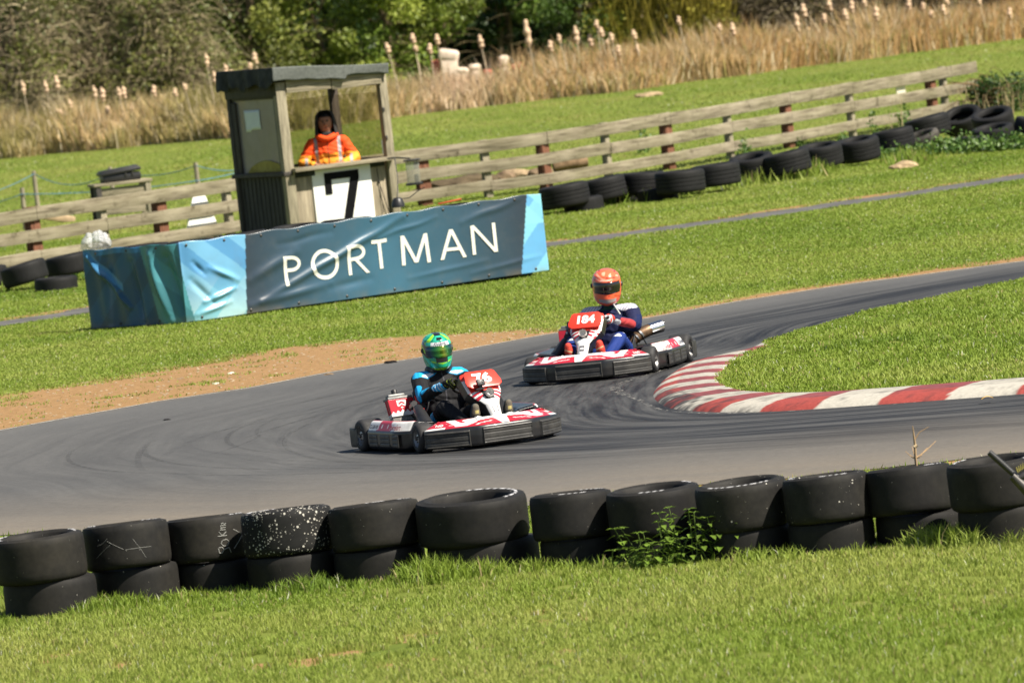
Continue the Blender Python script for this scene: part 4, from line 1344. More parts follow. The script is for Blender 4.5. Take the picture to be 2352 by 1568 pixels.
# yellow flag bundle at the foot of the side window
b = MB(); b.grid(lambda i, j: Vector((.043 - .008 * math.sin(i * 9) * j, .22 + 1.15 * i, 1.25 + .17 * j * math.sin(PI * min(1, .12 + i * .95)) ** .6)), 24, 8)
o = b.build('yellow_cloth', simple('yellow_cloth', (0.30, 0.25, 0.05), 0.8, .25, 9), smooth=180); o.matrix_world = HM
mo = o.modifiers.new('t', 'SOLIDIFY'); mo.thickness = .004
tag(o, 'yellow flag cloth bunched at the bottom of the hut side window', 'flag')
# orange flag lying on the rear sill, its cloth also standing for the jacket's reflection
b = MB(); b.grid(lambda i, j: Vector((1.02 + .58 * i, HD_ - .13 - .05 * j, 1.29 + .05 * i + .05 * math.sin(j * PI) * (.5 + i) + .01 * math.sin(i * 14))), 20, 8)
b.grid(lambda i, j: Vector((1.42 + .22 * i, HD_ - .10 - .03 * j, 1.31 + .16 * i * (1 - j) + .02 * j)), 8, 6)
o = b.build('orange_flag_reflection', simple('orange_cloth', (0.75, 0.13, 0.03), 0.8, .2, 9), smooth=180); o.matrix_world = HM
mo = o.modifiers.new('t', 'SOLIDIFY'); mo.thickness = .006
tag(o, 'orange flag and jacket reflection shaped as cloth along the rear hut sill', 'flag')
# hand radio and its lead standing on the wall below the hut
b = MB()
pr = G(915, 476, .98); pr = at(915, 476, 96.2)
b.lathe([(0.0, 0), (.085, 0), (.085, .03), (.06, .10), (.045, .12), (0, .125)], 16, Matrix.Translation(pr))
b.tube([pr + Vector((.0, 0, .11)), pr + Vector((.03, .1, .35)), pr + Vector((.02, .2, .62))], .006, 6)
b.tube([pr + Vector((.02, 0, .1)), pr + Vector((.15, .05, .10)), pr + Vector((.26, .1, .17)), pr + Vector((.36, .1, .21))], .006, 6)
o = b.build('radio', M['black'], smooth=50); tag(o, 'black hand radio with aerial and lead on top of the banner wall', 'radio')
# plastic rain gauge lantern on a bracket at the right of the hut
lr = thing('lantern', 'clear plastic lantern box on a bracket beside the hut right post', 'lantern', tuple(at(952, 424, 106.6)))
b = MB(); b.box((0, 0, .01), (.24, .2, .03), bevel=.006); b.build('base', M['black'], lr)
b = MB(); b.box((0, 0, .345), (.24, .2, .02), bevel=.005); b.tube([(-.02, 0, .37), (-.2, .02, .40), (-.34, .05, .40)], .012, 6); b.build('bracket', M['darkmetal'], lr)
b = MB(); b.box((0, 0, .18), (.19, .15, .31), bevel=.01); b.build('shade', glass_mat('lantern_plastic', (0.42, 0.42, 0.36), .45), lr)
b = MB(); b.box((.04, 0, .08), (.06, .06, .12), bevel=.01); b.build('battery', M['black'], lr)
# grey notice board behind the fence
gpos = fence_at(930)
dF = (fence_at(960) - fence_at(900)).normalized(); nF = Vector((-dF.y, dF.x, 0))
gb = thing('sign_board', 'grey sign panel on a short post behind the fence beside the hut', 'sign', tuple(gpos + nF * .22))
rotF = Matrix((dF, nF, Vector((0, 0, 1)))).transposed()
b = MB(); b.box((0, 0, .70), (.235, .012, .90), rotF, bevel=.003); b.build('panel', simple('grey_panel', (0.30, 0.34, 0.38), .6, .1, 6), gb)
b = MB(); b.box(dF * .16 + nF * .04 + Vector((0, 0, .52)), (.10, .07, 1.14), rotF, bevel=.005); b.build('post', M['woodz'], gb)
b = MB()
for x0, x1 in ((-.10, -.055), (-.01, -.055)):
    b.tube([dF * x0 + nF * -.009 + Vector((0, 0, .80)), dF * x1 + nF * -.009 + Vector((0, 0, .60))], .016, 6)
b.tube([dF * .02 + nF * -.009 + Vector((0, 0, 1.06)), dF * .10 + nF * -.009 + Vector((0, 0, 1.075))], .010, 6)
b.build('lettering', M['num'], gb)

# ------------------------------------------------------------------ things behind and along the fence
def fpt(u, off, z=0.0):
    p = fence_at(u); q = fence_at(u + 20); d = (q - p).normalized()
    return p + Vector((-d.y, d.x, 0)) * off + Vector((0, 0, z)), d, Vector((-d.y, d.x, 0))
p0, d_, n_ = fpt(500, .28)
b = MB()
rot = Matrix((d_, n_, Vector((0, 0, 1)))).transposed()
b.prism([(-.44, .06), (.44, .06), (.13, .74), (-.13, .74)], -.012, .012, rot.to_4x4() @ Matrix.Rotation(R(90), 4, 'X'), bevel=.003)
o = b.build('marker_board', M['white'], smooth=30); o.location = p0
tag(o, 'white tapering board standing behind the fence left of the hut', 'board')
p0, d_, n_ = fpt(2084, .05)
b = MB(); rot = Matrix((d_, n_, Vector((0, 0, 1)))).transposed()
b.box((0, 0, .72), (.38, .015, .24), rot, bevel=.003)
o = b.build('sign_plate', simple('cream_plate', (0.74, 0.70, 0.55), .6, .06, 5), smooth=30); o.location = p0
tag(o, 'blank cream plate fixed between the fence rails far right', 'sign')
# workbench and black case
bench_p = G(285, 508)
bench = thing('workbench', 'rough timber workbench with a shelf behind the fence at the left', 'bench', tuple(bench_p), R(14))
b = MB(); b.box((0, 0, .66), (1.02, .62, .05), bevel=.006); b.build('top', M['wood'], bench)
for sx in (-.43, .43):
    for sy in (-.25, .25):
        b = MB(); b.box((sx, sy, .31), (.09, .09, .64), bevel=.005); b.build('leg', M['darkwood'] if sx < 0 else M['woodz'], bench)
b = MB(); b.box((0, -.24, .53), (.80, .04, .14), bevel=.005); b.box((0, -.24, .20), (.80, .04, .12), bevel=.005); b.build('crossbar', M['wood'], bench)
b = MB(); b.box((-.43, 0, .45), (.03, .44, .36), bevel=.004); b.build('end_board', M['darkwood'], bench)
case = thing('plastic_case', 'black plastic case with a ridged lid lying on the workbench', 'case', tuple(bench_p + Vector((0.0, -.02, .688))), R(14))
b = MB(); b.box((.02, 0, .07), (.66, .40, .14), bevel=.03); b.build('body', M['black'], case)
b = MB(); b.box((0, 0, .170), (.70, .46, .06), Matrix.Rotation(R(-4), 3, 'Y'), bevel=.018, seg=2); b.box((-.02, -.02, .205), (.62, .36, .04), Matrix.Rotation(R(-4), 3, 'Y'), bevel=.014); b.box((.26, -.02, .232), (.12, .30, .03), Matrix.Rotation(R(-8), 3, 'Y'), bevel=.012); b.build('lid', M['black'], case)
for x in (.08, .2):
    b = MB(); b.box((x, -.205, .12), (.03, .02, .08), bevel=.004); b.build('latch', M['darkmetal'], case)
# rope fence
rf = thing('rope_fence', 'low fence of thin wooden stakes joined by blue rope in the field', 'fence', tuple(G(89, 490)))
o0 = G(89, 490)
stakes = {}
for u, vb, vt in ((-160, 545, 452), (59, 527, 431), (89, 490, 392), (266, 488, 383), (462, 482, 373), (640, 455, 352)):
    g0 = G(u, vb); s_ = FPX / (g0 - CAM).length; h_ = (vb - vt) / s_
    b = MB(); b.tube([g0 - o0 - Vector((0, 0, .1)), g0 - o0 + Vector((random.uniform(-.02, .02), 0, h_))], [.045, .040], 8)
    b.build('stake', M['woodz'], rf, smooth=40); stakes[u] = (g0 - o0, h_)
def rope(pts):
    out = []
    for (u0, f0), (u1, f1), sag in pts:
        a_ = stakes[u0][0] + Vector((0, -.05, stakes[u0][1] * f0)); c_ = stakes[u1][0] + Vector((0, -.05, stakes[u1][1] * f1))
        out += [a_.lerp(c_, t / 14) - Vector((0, 0, sag * 4 * (t / 14) * (1 - t / 14))) for t in range(14)]
    out.append(c_)
    b = MB(); b.tube(out, .008, 6); b.build('rope', M['rope'], rf, smooth=60)
M['rope'] = simple('blue_rope', (0.07, 0.19, 0.26), .8, .3, 40)
rope([((-160, .8), (89, .93), .12), ((89, .93), (266, .9), .22), ((266, .9), (462, .94), .12), ((462, .94), (640, .9), .15)])
rope([((-160, .6), (59, .85), .08), ((59, .85), (462, .62), .06), ((462, .62), (640, .85), .04)])
# loose timber and rubble
b = MB(); g0 = G(133, 512); b.box(g0 + Vector((0, 0, .09)), (.62, .16, .12), Matrix.Rotation(R(14), 3, 'Y') @ Matrix.Rotation(R(8), 3, 'Z'), bevel=.02)
tag(b.build('timber_offcut', simple('fresh_timber', (.46, .33, .20), .8, .3, 6), smooth=30), 'pale timber offcut lying in the grass behind the left fence', 'timber')
def rock(name, u, v, size, label, cat, mat, sq=(1, .8, .55), seed=0, dz=.3):
    bm = bmesh.new(); bmesh.ops.create_icosphere(bm, subdivisions=3, radius=1)
    rr = random.Random(seed); ph = [rr.uniform(0, 6) for _ in range(6)]
    for vv in bm.verts:
        c = vv.co
        k_ = 1 + .16 * math.sin(c.x * 3 + ph[0]) * math.cos(c.y * 2.6 + ph[1]) + .10 * math.sin(c.z * 5 + ph[2] + c.x * 4) + .06 * math.sin(c.y * 9 + ph[3])
        vv.co = Vector((c.x * sq[0], c.y * sq[1], c.z * sq[2])) * size * k_ * (1 + .05 * math.sin(c.x * 17 + ph[4]) * math.sin(c.y * 19 + c.z * 13))
    b = MB(); b.bm(bm); o = b.build(name, mat, smooth=18)
    g = G(u, v); o.location = g + Vector((0, size * sq[1] * .5, size * sq[2] * (dz - .25))); o.rotation_euler = (0, 0, rr.uniform(-.3, .3))
    return tag(o, label, cat)
M['stone'] = simple('tan_stone', (.34, .25, .15), .95, .45, 9, .9, 26, spec=.2)
M['stone2'] = simple('brown_rubble', (.17, .12, .075), .9, .45, 5, .6, 14, spec=.2)
M['soil'] = simple('dark_soil', (.085, .065, .04), .95, .45, 4, .6, 14, spec=.1)
rock('rock', 1490, 222, .30, 'flat tan rock alone on the field before the reeds', 'rock', M['stone'], (1, .6, .33), 3)
rock('rock', 2076, 388, .25, 'sandy rock in the grass before the leafy weeds', 'rock', M['stone'], (1, .6, .38), 4)
rock('rubble', 1188, 410, .36, 'tan broken slab behind the fence right of the hut', 'rubble', M['stone'], (1.2, .6, .42), 5)
rock('rubble', 1158, 414, .20, 'small brown lump beside the broken slab behind the fence', 'rubble', M['stone2'], (1, .7, .7), 6)
rock('rubble', 1240, 405, .24, 'brown lump right of the broken slab behind the fence', 'rubble', M['stone2'], (1.1, .7, .6), 8)
rock('soil_heap', 1050, 430, .60, 'low dark heap of soil behind the fence right of the hut', 'heap', M['soil'], (1.3, .7, .28), 9)
rock('rock', 492, 556, .10, 'small pinkish stone beside the white tapering board', 'rock', M['stone'], (1, .7, .7), 12)
# sawn log
b = MB(); g0 = G(1312, 392); ax = Vector((1, .25, 0)).normalized()
b.tube([g0 + Vector((-.30, 0, .10)), g0 + Vector((-.05, .05, .13)), g0 + Vector((.28, .14, .12))], [.10, .115, .11], 14)
tag(b.build('log', simple('bark', (.20, .135, .08), .9, .4, 8, .6, 20, spec=.1), smooth=45), 'short sawn log behind the fence above the first far tyres', 'log')
b = MB(); g0 = G(1055, 384)
b.prism([(-.85, -1.2), (.75, -.6), (.95, .6), (-.5, .9)], .0, .02, Matrix.Translation(g0), bevel=.008)  # thin slab for a grey patch of path in the field
tag(b.build('path_patch', simple('grey_path', (.15, .14, .125), .9, .2, 4, spec=.2), smooth=30), 'flat grey patch of path on the field behind the fence near the hut', 'mat')
# clear plastic bag tied at the end of the banner
def bag():
    bm = bmesh.new(); bmesh.ops.create_icosphere(bm, subdivisions=5, radius=1)
    for vv in bm.verts:
        c = vv.co.copy()
        rdg = 0
        for k_, (fx, fy, fz, ph) in enumerate([(2.3, 1.5, 2, .3), (4.5, 3.5, 2.5, 1.2), (8, 10, 7, 2.2), (17, 14, 16, .7)]):
            rdg += abs(math.sin(c.x * fx + ph) * math.cos(c.y * fy + c.z * fz + ph * 2)) * (.22, .14, .09, .05)[k_]
        q = 1 - .30 + rdg
        if c.z < -.3: q *= 1 - (abs(c.z) - .3) * .8
        vv.co = Vector((c.x * .20, c.y * .14, c.z * .17)) * q
    b = MB(); b.bm(bm); o = b.build('plastic_bag', glass_mat('thin_polythene', (.62, .64, .66), .48, .22), smooth=60)
    o.location = at(221, 560, pL.y + .02); return tag(o, 'crumpled clear plastic bag caught on the left end of the banner', 'bag')
bag()
# small litter: orange tag on the banner wall, yellow leaf on the kerb, stones on the dirt
b = MB(); q = at(1033, 463, 95.4); b.box(q, (.30, .06, .02), Matrix.Rotation(R(-6), 3, 'Y'), bevel=.006)
tag(b.build('orange_strap', simple('orange_plastic', (.55, .10, .03), .6, .2, 8), smooth=30), 'short orange strap lying on top of the banner wall', 'strap')
b = MB(); q = G(2268, 916, .04); b.grid(lambda i, j: q + Vector(((i - .5) * .10, (j - .5) * .06, .02 * math.sin(i * PI) + .004)), 6, 4)
tag(b.build('leaf_scrap', simple('yellow_leaf', (.75, .42, .05), .7, .2, 20), smooth=60), 'yellow orange leaf lying on the white kerb stripe at right', 'leaf')
for n_i, (u, v, sz, mt_, lab) in enumerate([(897, 835, .06, 'num', 'dark stone on the sandy verge left of the leading kart'), (530, 858, .03, 'stonew', 'white stone on the sandy verge near the grass'), (495, 882, .03, 'stonew', 'pale flat stone on the middle of the sandy verge'), (755, 862, .045, 'stone2', 'small brown clod on the sandy verge beside the asphalt'), (383, 966, .035, 'num', 'black rubber scrap lying on the asphalt at left')]):
    if 'stonew' not in M: M['stonew'] = simple('pale_stone', (.62, .58, .50), .8, .2, 10)
    rock('stone', u, v, sz, lab, 'stone', M[mt_], (1.3, .8, .5), 30 + n_i)

# ------------------------------------------------------------------ leaves, shrubs and reeds
def leaf_mesh(name, P, size, C, parent=None, asp=.55, up=.35, mat=None):
    n = len(P)
    d = rng.normal(size=(n, 3)); d /= np.linalg.norm(d, axis=1, keepdims=True)
    nrm = rng.normal(size=(n, 3)) + np.array((.15, -.35, up)); nrm /= np.linalg.norm(nrm, axis=1, keepdims=True)
    a = np.cross(nrm, d); a /= np.linalg.norm(a, axis=1, keepdims=True) + 1e-9
    bb = np.cross(nrm, a)
    s_ = size[:, None]
    V = np.stack([P - a * s_, P + bb * s_ * asp + nrm * s_ * .12, P + a * s_, P - bb * s_ * asp + nrm * s_ * .12], 1).reshape(-1, 3)
    o4 = (np.arange(n) * 4)[:, None]
    F = np.concatenate([o4 + np.array([[0, 1, 2]]), o4 + np.array([[0, 2, 3]])], 0)
    return np_mesh(name, V, F, mat or M['leaf'], np.repeat(C, 4, 0), parent)

def twig_tubes(b, pts, r0, r1, n=3, cc=None):
    k_ = len(pts)
    b.tube(pts, [r0 + (r1 - r0) * i / (k_ - 1) for i in range(k_)], n, cap=False, cc=cc)

M['twig'] = vcol('bare_twig', .85, .3, 2.0, spec=.15)
M['barkm'] = simple('tree_bark', (.15, .115, .075), .9, .4, 6, .5, 12, spec=.1, mapscale=(3, 3, .6))
def shrub(name, label, cat, cx, cy, wx, wy, h, nleaf, lsize, pal, ntwig=0, twigc=(.2, .15, .09), arch=.5, clumps=26, up_strand=False, trunk_r=.09, low=0.0, group=None, zmin=.1, dens=.23):
    """a shrub or tree: trunk with limbs, twigs and a crown of leaf clumps"""
    root = thing(name, label, cat, (cx, cy, 0), 0, group)
    cl = []
    for k_ in range(clumps):
        t = random.random(); a = random.uniform(0, 2 * PI); rr = math.sqrt(random.random())
        z = low + (h - low) * (t ** .8)
        tap = 1.0 - .35 * (z / h) ** 2
        cl.append(Vector((math.cos(a) * rr * wx / 2 * tap, math.sin(a) * rr * wy / 2 * tap, max(zmin, z))))
    tb = MB()
    n_tr = random.choice((1, 2, 3))
    for k_ in range(n_tr):
        x0 = random.uniform(-.25, .25) * wx * .3
        pts = [Vector((x0, 0, -.1)), Vector((x0 * 1.1 + random.uniform(-.1, .1), random.uniform(-.1, .1), h * .3)), Vector((x0 * 1.3 + random.uniform(-.3, .3), random.uniform(-.2, .2), h * .65)), Vector((x0 * 1.5 + random.uniform(-.4, .4), 0, h * .95))]
        tb.tube(pts, [trunk_r, trunk_r * .8, trunk_r * .5, trunk_r * .2], 7)
        for q in random.sample(cl, min(len(cl), 9)):
            t = min(.9, max(.1, q.z / h * .7)); st = pts[0].lerp(pts[-1], t)
            mid = st.lerp(q, .5) + Vector((random.uniform(-.15, .15), random.uniform(-.15, .15), .15))
            tb.tube([st, mid, q], [trunk_r * .4, trunk_r * .25, trunk_r * .08], 5, cap=False)
    tb.build('trunk', M['barkm'], root, smooth=60)
    if ntwig:
        w_ = MB()
        for k_ in range(ntwig):
            st = random.choice(cl) * random.uniform(.3, .95)
            if up_strand:
                st = Vector((random.uniform(-.4, .4) * wx, random.uniform(-.4, .4) * wy, random.uniform(.1, h * .7)))
                L = random.uniform(.5, 1.6); lean_ = random.uniform(-.30, .30)
                pts = [st, st + Vector((lean_ * L * .5, 0, L * .5)), st + Vector((lean_ * L * 1.2, random.uniform(-.1, .1), L))]
            else:
                a = random.uniform(0, 2 * PI); L = random.uniform(.4, 1.5)
                dx = math.cos(a) * L; dy = math.sin(a) * L * .6
                rise = random.uniform(-.1, .45) * L
                pts = [st, st + Vector((dx * .35, dy * .35, rise * .8)), st + Vector((dx * .7, dy * .7, rise)), st + Vector((dx, dy, rise - arch * L * random.uniform(.1, .6)))]
            g = random.uniform(.55, 1.5)
            r0 = random.choice((.008, .011, .015, .026))
            twig_tubes(w_, pts, r0, .004, 3, (twigc[0] * g, twigc[1] * g, twigc[2] * g, 1))
        w_.build('branches', M['twig'], root, smooth=180)
    if nleaf:
        cln = np.array([tuple(c) for c in cl]); br = rng.uniform(.6, 1.35, len(cl)); hue = rng.random(len(cl))
        ci = rng.integers(0, len(cl), nleaf)
        off = rng.normal(size=(nleaf, 3)); off /= np.linalg.norm(off, axis=1, keepdims=True)
        rad = dens * wx * (.25 + .75 * rng.random(nleaf) ** .6) * rng.uniform(.6, 1.2, len(cl))[ci]
        P = cln[ci] + off * rad[:, None] * np.array((1, .9, .8))
        keep = P[:, 2] > .03
        P, ci = P[keep], ci[keep]
        p0_, p1_, p2_ = (np.array(c) for c in pal)
        t = np.clip(hue[ci] * .6 + rng.random(len(P)) * .4, 0, 1)[:, None]
        C = np.where(t < .5, p0_ + (p1_ - p0_) * t * 2, p1_ + (p2_ - p1_) * (t - .5) * 2) * br[ci][:, None]
        leaf_mesh('crown', P, lsize * rng.uniform(.5, 1.3, len(P)), np.clip(C, 0, 1), root)
    return root

def ux(u, y): return at(u, 300, y).x
BROWN = [(.085, .105, .022), (.17, .185, .042), (.27, .25, .075)]
OLIVE = [(.055, .085, .014), (.13, .165, .028), (.23, .24, .05)]
BRIGHT = [(.065, .12, .014), (.20, .27, .034), (.40, .43, .08)]
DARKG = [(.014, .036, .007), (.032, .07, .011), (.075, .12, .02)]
YELLOW = [(.14, .15, .014), (.25, .24, .025), (.38, .34, .05)]
GREYB = [(.07, .065, .03), (.12, .10, .05), (.19, .15, .08)]
TW = (.35, .29, .18)
shrub('hawthorn', 'grey brown tangled hawthorn filling the top left corner', 'shrub', ux(30, 194), 194, 4.4, 2.6, 4.6, 8500, .05, BROWN, 1500, TW, .7, 30, group='shrubs behind the reeds')
shrub('hawthorn', 'brown arching hawthorn, second shrub from the left above the reeds', 'shrub', ux(230, 195), 195, 4.2, 2.6, 4.4, 8500, .05, BROWN, 1500, TW, .7, 30, group='shrubs behind the reeds')
shrub('hawthorn', 'tangled hawthorn with bare arching twigs left of the hut roof', 'shrub', ux(430, 195), 195, 3.8, 2.4, 4.3, 8500, .05, [(.08, .10, .02), (.16, .18, .04), (.26, .24, .08)], 1400, TW, .8, 28, group='shrubs behind the reeds')
shrub('tree', 'olive leaved tree with a pale trunk rising behind the hut roof', 'tree', ux(575, 198), 198, 3.4, 2.4, 5.2, 11000, .07, OLIVE, 250, (.17, .14, .08), .3, 40, trunk_r=.13, group='trees behind the reeds')
shrub('tree', 'mid green leafy tree above the right half of the hut', 'tree', ux(745, 199), 199, 3.2, 2.4, 5.0, 17000, .06, BRIGHT, 120, (.15, .12, .06), .3, 30, group='trees behind the reeds')
shrub('tree', 'bright green leafy tree left of the white and red debris', 'tree', ux(900, 199), 199, 3.0, 2.4, 5.0, 17000, .06, BRIGHT, 120, (.15, .12, .06), .3, 30, group='trees behind the reeds')
shrub('tree', 'bright green leafy tree above the white and red debris', 'tree', ux(1040, 200), 200, 2.6, 2.4, 4.8, 14000, .06, BRIGHT, 80, (.15, .12, .06), .3, 26, low=.5, group='trees behind the reeds')
shrub('tree', 'very dark tree in deep shade right of the debris', 'tree', ux(1180, 206), 206, 3.0, 2.0, 5.0, 9000, .08, DARKG, 60, (.08, .07, .04), .3, 26, low=1.2, group='trees behind the reeds')  # dark evergreen palette also stands for the deep shade of the gap
shrub('tree', 'dark green tree with a brighter top behind the tall cattails', 'tree', ux(1345, 203), 203, 3.0, 2.2, 5.2, 15000, .065, [(.03, .07, .010), (.08, .145, .018), (.18, .25, .045)], 80, (.12, .10, .05), .3, 30, low=.4, group='trees behind the reeds')
shrub('willow', 'yellow green willow of upright whips right of centre', 'tree', ux(1560, 197), 197, 4.2, 2.4, 4.8, 8000, .055, YELLOW, 1300, (.26, .215, .035), .1, 26, up_strand=True, trunk_r=.07, group='trees behind the reeds')
shrub('shrub', 'grey bare shrub right of the yellow willow', 'shrub', ux(1720, 199), 199, 2.6, 2.0, 4.6, 4200, .055, GREYB, 900, (.16, .13, .09), .5, 24, trunk_r=.06, group='shrubs behind the reeds')
shrub('shrub', 'dark grey brown shrub with a pale bare trunk', 'shrub', ux(1860, 199), 199, 2.8, 2.0, 4.6, 4200, .055, GREYB, 900, (.15, .12, .085), .5, 24, trunk_r=.11, group='shrubs behind the reeds')
shrub('shrub', 'dark bare shrub behind the tallest right hand cattails', 'shrub', ux(2010, 200), 200, 2.8, 2.0, 4.6, 4200, .055, GREYB, 800, (.14, .115, .08), .5, 24, group='shrubs behind the reeds')
shrub('shrub', 'brown shrub showing above the reeds near the right corner', 'shrub', ux(2170, 201), 201, 2.8, 2.0, 4.6, 4500, .055, BROWN, 800, (.17, .13, .085), .5, 24, group='shrubs behind the reeds')
shrub('shrub', 'brown shrub at the far right corner above the reeds', 'shrub', ux(2330, 202), 202, 2.8, 2.0, 4.6, 4500, .055, BROWN, 800, (.17, .13, .085), .5, 24, group='shrubs behind the reeds')
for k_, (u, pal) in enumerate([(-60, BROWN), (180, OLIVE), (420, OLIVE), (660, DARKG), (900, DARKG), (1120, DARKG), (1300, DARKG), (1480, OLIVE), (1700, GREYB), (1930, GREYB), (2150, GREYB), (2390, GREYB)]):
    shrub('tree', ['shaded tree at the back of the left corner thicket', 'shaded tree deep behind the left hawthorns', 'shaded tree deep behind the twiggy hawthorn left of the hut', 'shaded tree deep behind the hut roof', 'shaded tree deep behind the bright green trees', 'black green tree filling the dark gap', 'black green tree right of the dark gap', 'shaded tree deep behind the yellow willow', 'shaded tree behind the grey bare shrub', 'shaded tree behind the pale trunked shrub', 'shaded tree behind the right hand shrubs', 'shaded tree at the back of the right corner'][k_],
          'tree', ux(u, 216), 216 + (k_ % 3) * 1.5, 4.2, 3.0, 7.0, 6500, .14, [tuple(c * .75 for c in p_) for p_ in pal], 60, (.08, .07, .05), .3, 34, trunk_r=.15, group='backing trees of the thicket', dens=.26)  # leaf palette darkened to stand for the shade deep in the thicket
# far wood closing the view
n = 42000
x = rng.uniform(-30, 34, n); z = rng.uniform(0, 9, n); y = 226 + rng.normal(0, 1.6, n)
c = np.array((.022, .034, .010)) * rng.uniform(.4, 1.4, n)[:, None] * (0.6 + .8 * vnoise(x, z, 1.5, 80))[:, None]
o = leaf_mesh('woodland', np.stack([x, y, z], 1), rng.uniform(.15, .4, n), c)
tag(o, 'dark mass of far woodland closing the view', 'woodland', kind='stuff')

# reeds
n = 85000
X0 = rng.uniform(-16, 19, n)
front = np.interp(X0, [G(0, 365).x, G(600, 312).x, G(1000, 258).x, G(1400, 214).x, G(1900, 148).x, G(2352, 90).x], [G(0, 365).y, G(600, 312).y, G(1000, 258).y, G(1400, 214).y, G(1900, 148).y, G(2352, 90).y])
Y0 = front + np.abs(rng.normal(0, 1, n)) * 2.4 + (vnoise(X0, X0 * 0, .8, 90) - .5) * 1.2
hgt = (.55 + .75 * vnoise(X0, Y0, 1.1, 91)) * rng.uniform(.55, 1.25, n) * np.clip(.55 + (Y0 - front) / 3.0, .55, 1.0)
tone = np.clip((X0 + 11) / 22 + (vnoise(X0, Y0, 1.6, 92) - .5) * .9, 0, 1)[:, None]
pale = np.array((.56, .47, .32)); olive = np.array((.25, .225, .07)); brown = np.array((.42, .265, .115)); pink = np.array((.50, .36, .185))
C = np.where(tone < .35, olive + (pink - olive) * tone / .35, pink + (brown - pink) * (tone - .35) / .65)
kk = rng.random(n)
C = np.where((kk < .16)[:, None], pale, C)
C = np.where(((kk > .16) & (kk < .34))[:, None], olive, C)
zx = np.clip(1 - np.abs(X0 - ux(1065, 188)) / (ux(1200, 188) - ux(1065, 188)), 0, 1)
hgt *= 1 - .15 * np.clip(zx * 2.2, 0, 1)
C = C * (1 - .6 * zx[:, None]) + np.array((.58, .43, .32)) * .6 * zx[:, None]
C *= rng.uniform(.8, 1.6, n)[:, None]
def reed_blades(name, x, y, h, wd, cols, lean):
    n = len(x)
    th = rng.normal(0, .6, n); sx = np.cos(th) * wd; sy = np.sin(th) * wd
    l1 = rng.normal(0, lean, n) * h; l2 = l1 * rng.uniform(1.2, 2.6, n); dz = np.where(rng.random(n) < .2, -.35, .0) * h
    ly = rng.normal(0, lean * .6, n) * h
    z = np.zeros(n)
    V = np.stack([np.stack([x - sx, y - sy, z], 1), np.stack([x + sx, y + sy, z], 1),
                  np.stack([x - sx * .9 + l1, y - sy + ly * .5, h * .7], 1), np.stack([x + sx * .9 + l1, y + sy + ly * .5, h * .7], 1),
                  np.stack([x + l2, y + ly, h + dz], 1)], 1).reshape(-1, 3)
    o = (np.arange(n) * 5)[:, None]
    F = np.concatenate([o + np.array([[0, 1, 2]]), o + np.array([[1, 3, 2]]), o + np.array([[2, 3, 4]])], 0)
    return np_mesh(name, V, F, M['reed'], np.repeat(np.clip(cols, 0, 1), 5, 0))
o = reed_blades('reeds', X0, Y0, np.maximum(hgt, .1), rng.uniform(.004, .013, n), C, .15)
tag(o, 'bank of dry tan reeds and rushes along the far edge of the field', 'reeds', kind='stuff')

# cattails, each head as in the photograph (position of the head, height of the head in px)
CAT = [(53, 202, 32), (105, 200, 30), (130, 191, 34), (137, 258, 22), (161, 241, 25), (217, 213, 33), (235, 217, 33), (247, 253, 20), (273, 213, 26), (284, 213, 28), (303, 247, 20), (353, 209, 26), (373, 230, 26), (402, 213, 20), (424, 201, 20), (474, 139, 32), (493, 180, 33), (518, 160, 27), (530, 167, 12), (574, 153, 18), (585, 134, 28),
       (890, 112, 27), (948, 89, 24), (954, 111, 14), (987, 112, 24), (1004, 92, 26), (1104, 97, 33), (1211, 77, 64), (1264, 106, 26), (1284, 89, 22), (1323, 81, 42), (1356, 94, 30), (1370, 56, 20), (1381, 75, 24), (1395, 97, 12), (1404, 87, 24), (1420, 117, 26), (1415, 141, 14), (1456, 81, 24), (1464, 112, 20), (1559, 48, 22),
       (1652, 63, 16), (1683, 68, 30), (1830, 52, 42), (1846, 26, 34), (1893, 42, 22), (1904, 10, 34), (1941, 34, 26), (1956, 15, 30), (1985, 6, 22), (2012, 32, 34), (2032, 61, 20), (2087, 10, 30), (2120, 16, 22), (2138, 32, 16), (2167, 24, 26), (2174, 3, 18), (2250, 5, 16), (2319, 31, 26), (1807, 97, 12)]
M['fluff'] = simple('cattail_fluff', (.60, .43, .29), .95, .25, 30, .8, 60, spec=.1)
M['stem'] = simple('cattail_stem', (.50, .41, .29), .9, .3, 8, spec=.15)
NTH = ['first', 'second', 'third', 'fourth', 'fifth', 'sixth', 'seventh', 'eighth', 'ninth', 'tenth', 'eleventh', 'twelfth', 'thirteenth', 'fourteenth', 'fifteenth', 'sixteenth', 'seventeenth', 'eighteenth', 'nineteenth', 'twentieth', 'twenty first']
zones = [(0, 620, 'among the reeds left of the hut'), (620, 1600, 'in the middle, between hut and yellow willow'), (1600, 2400, 'among the reeds right of the yellow willow')]
CS = sorted(CAT)
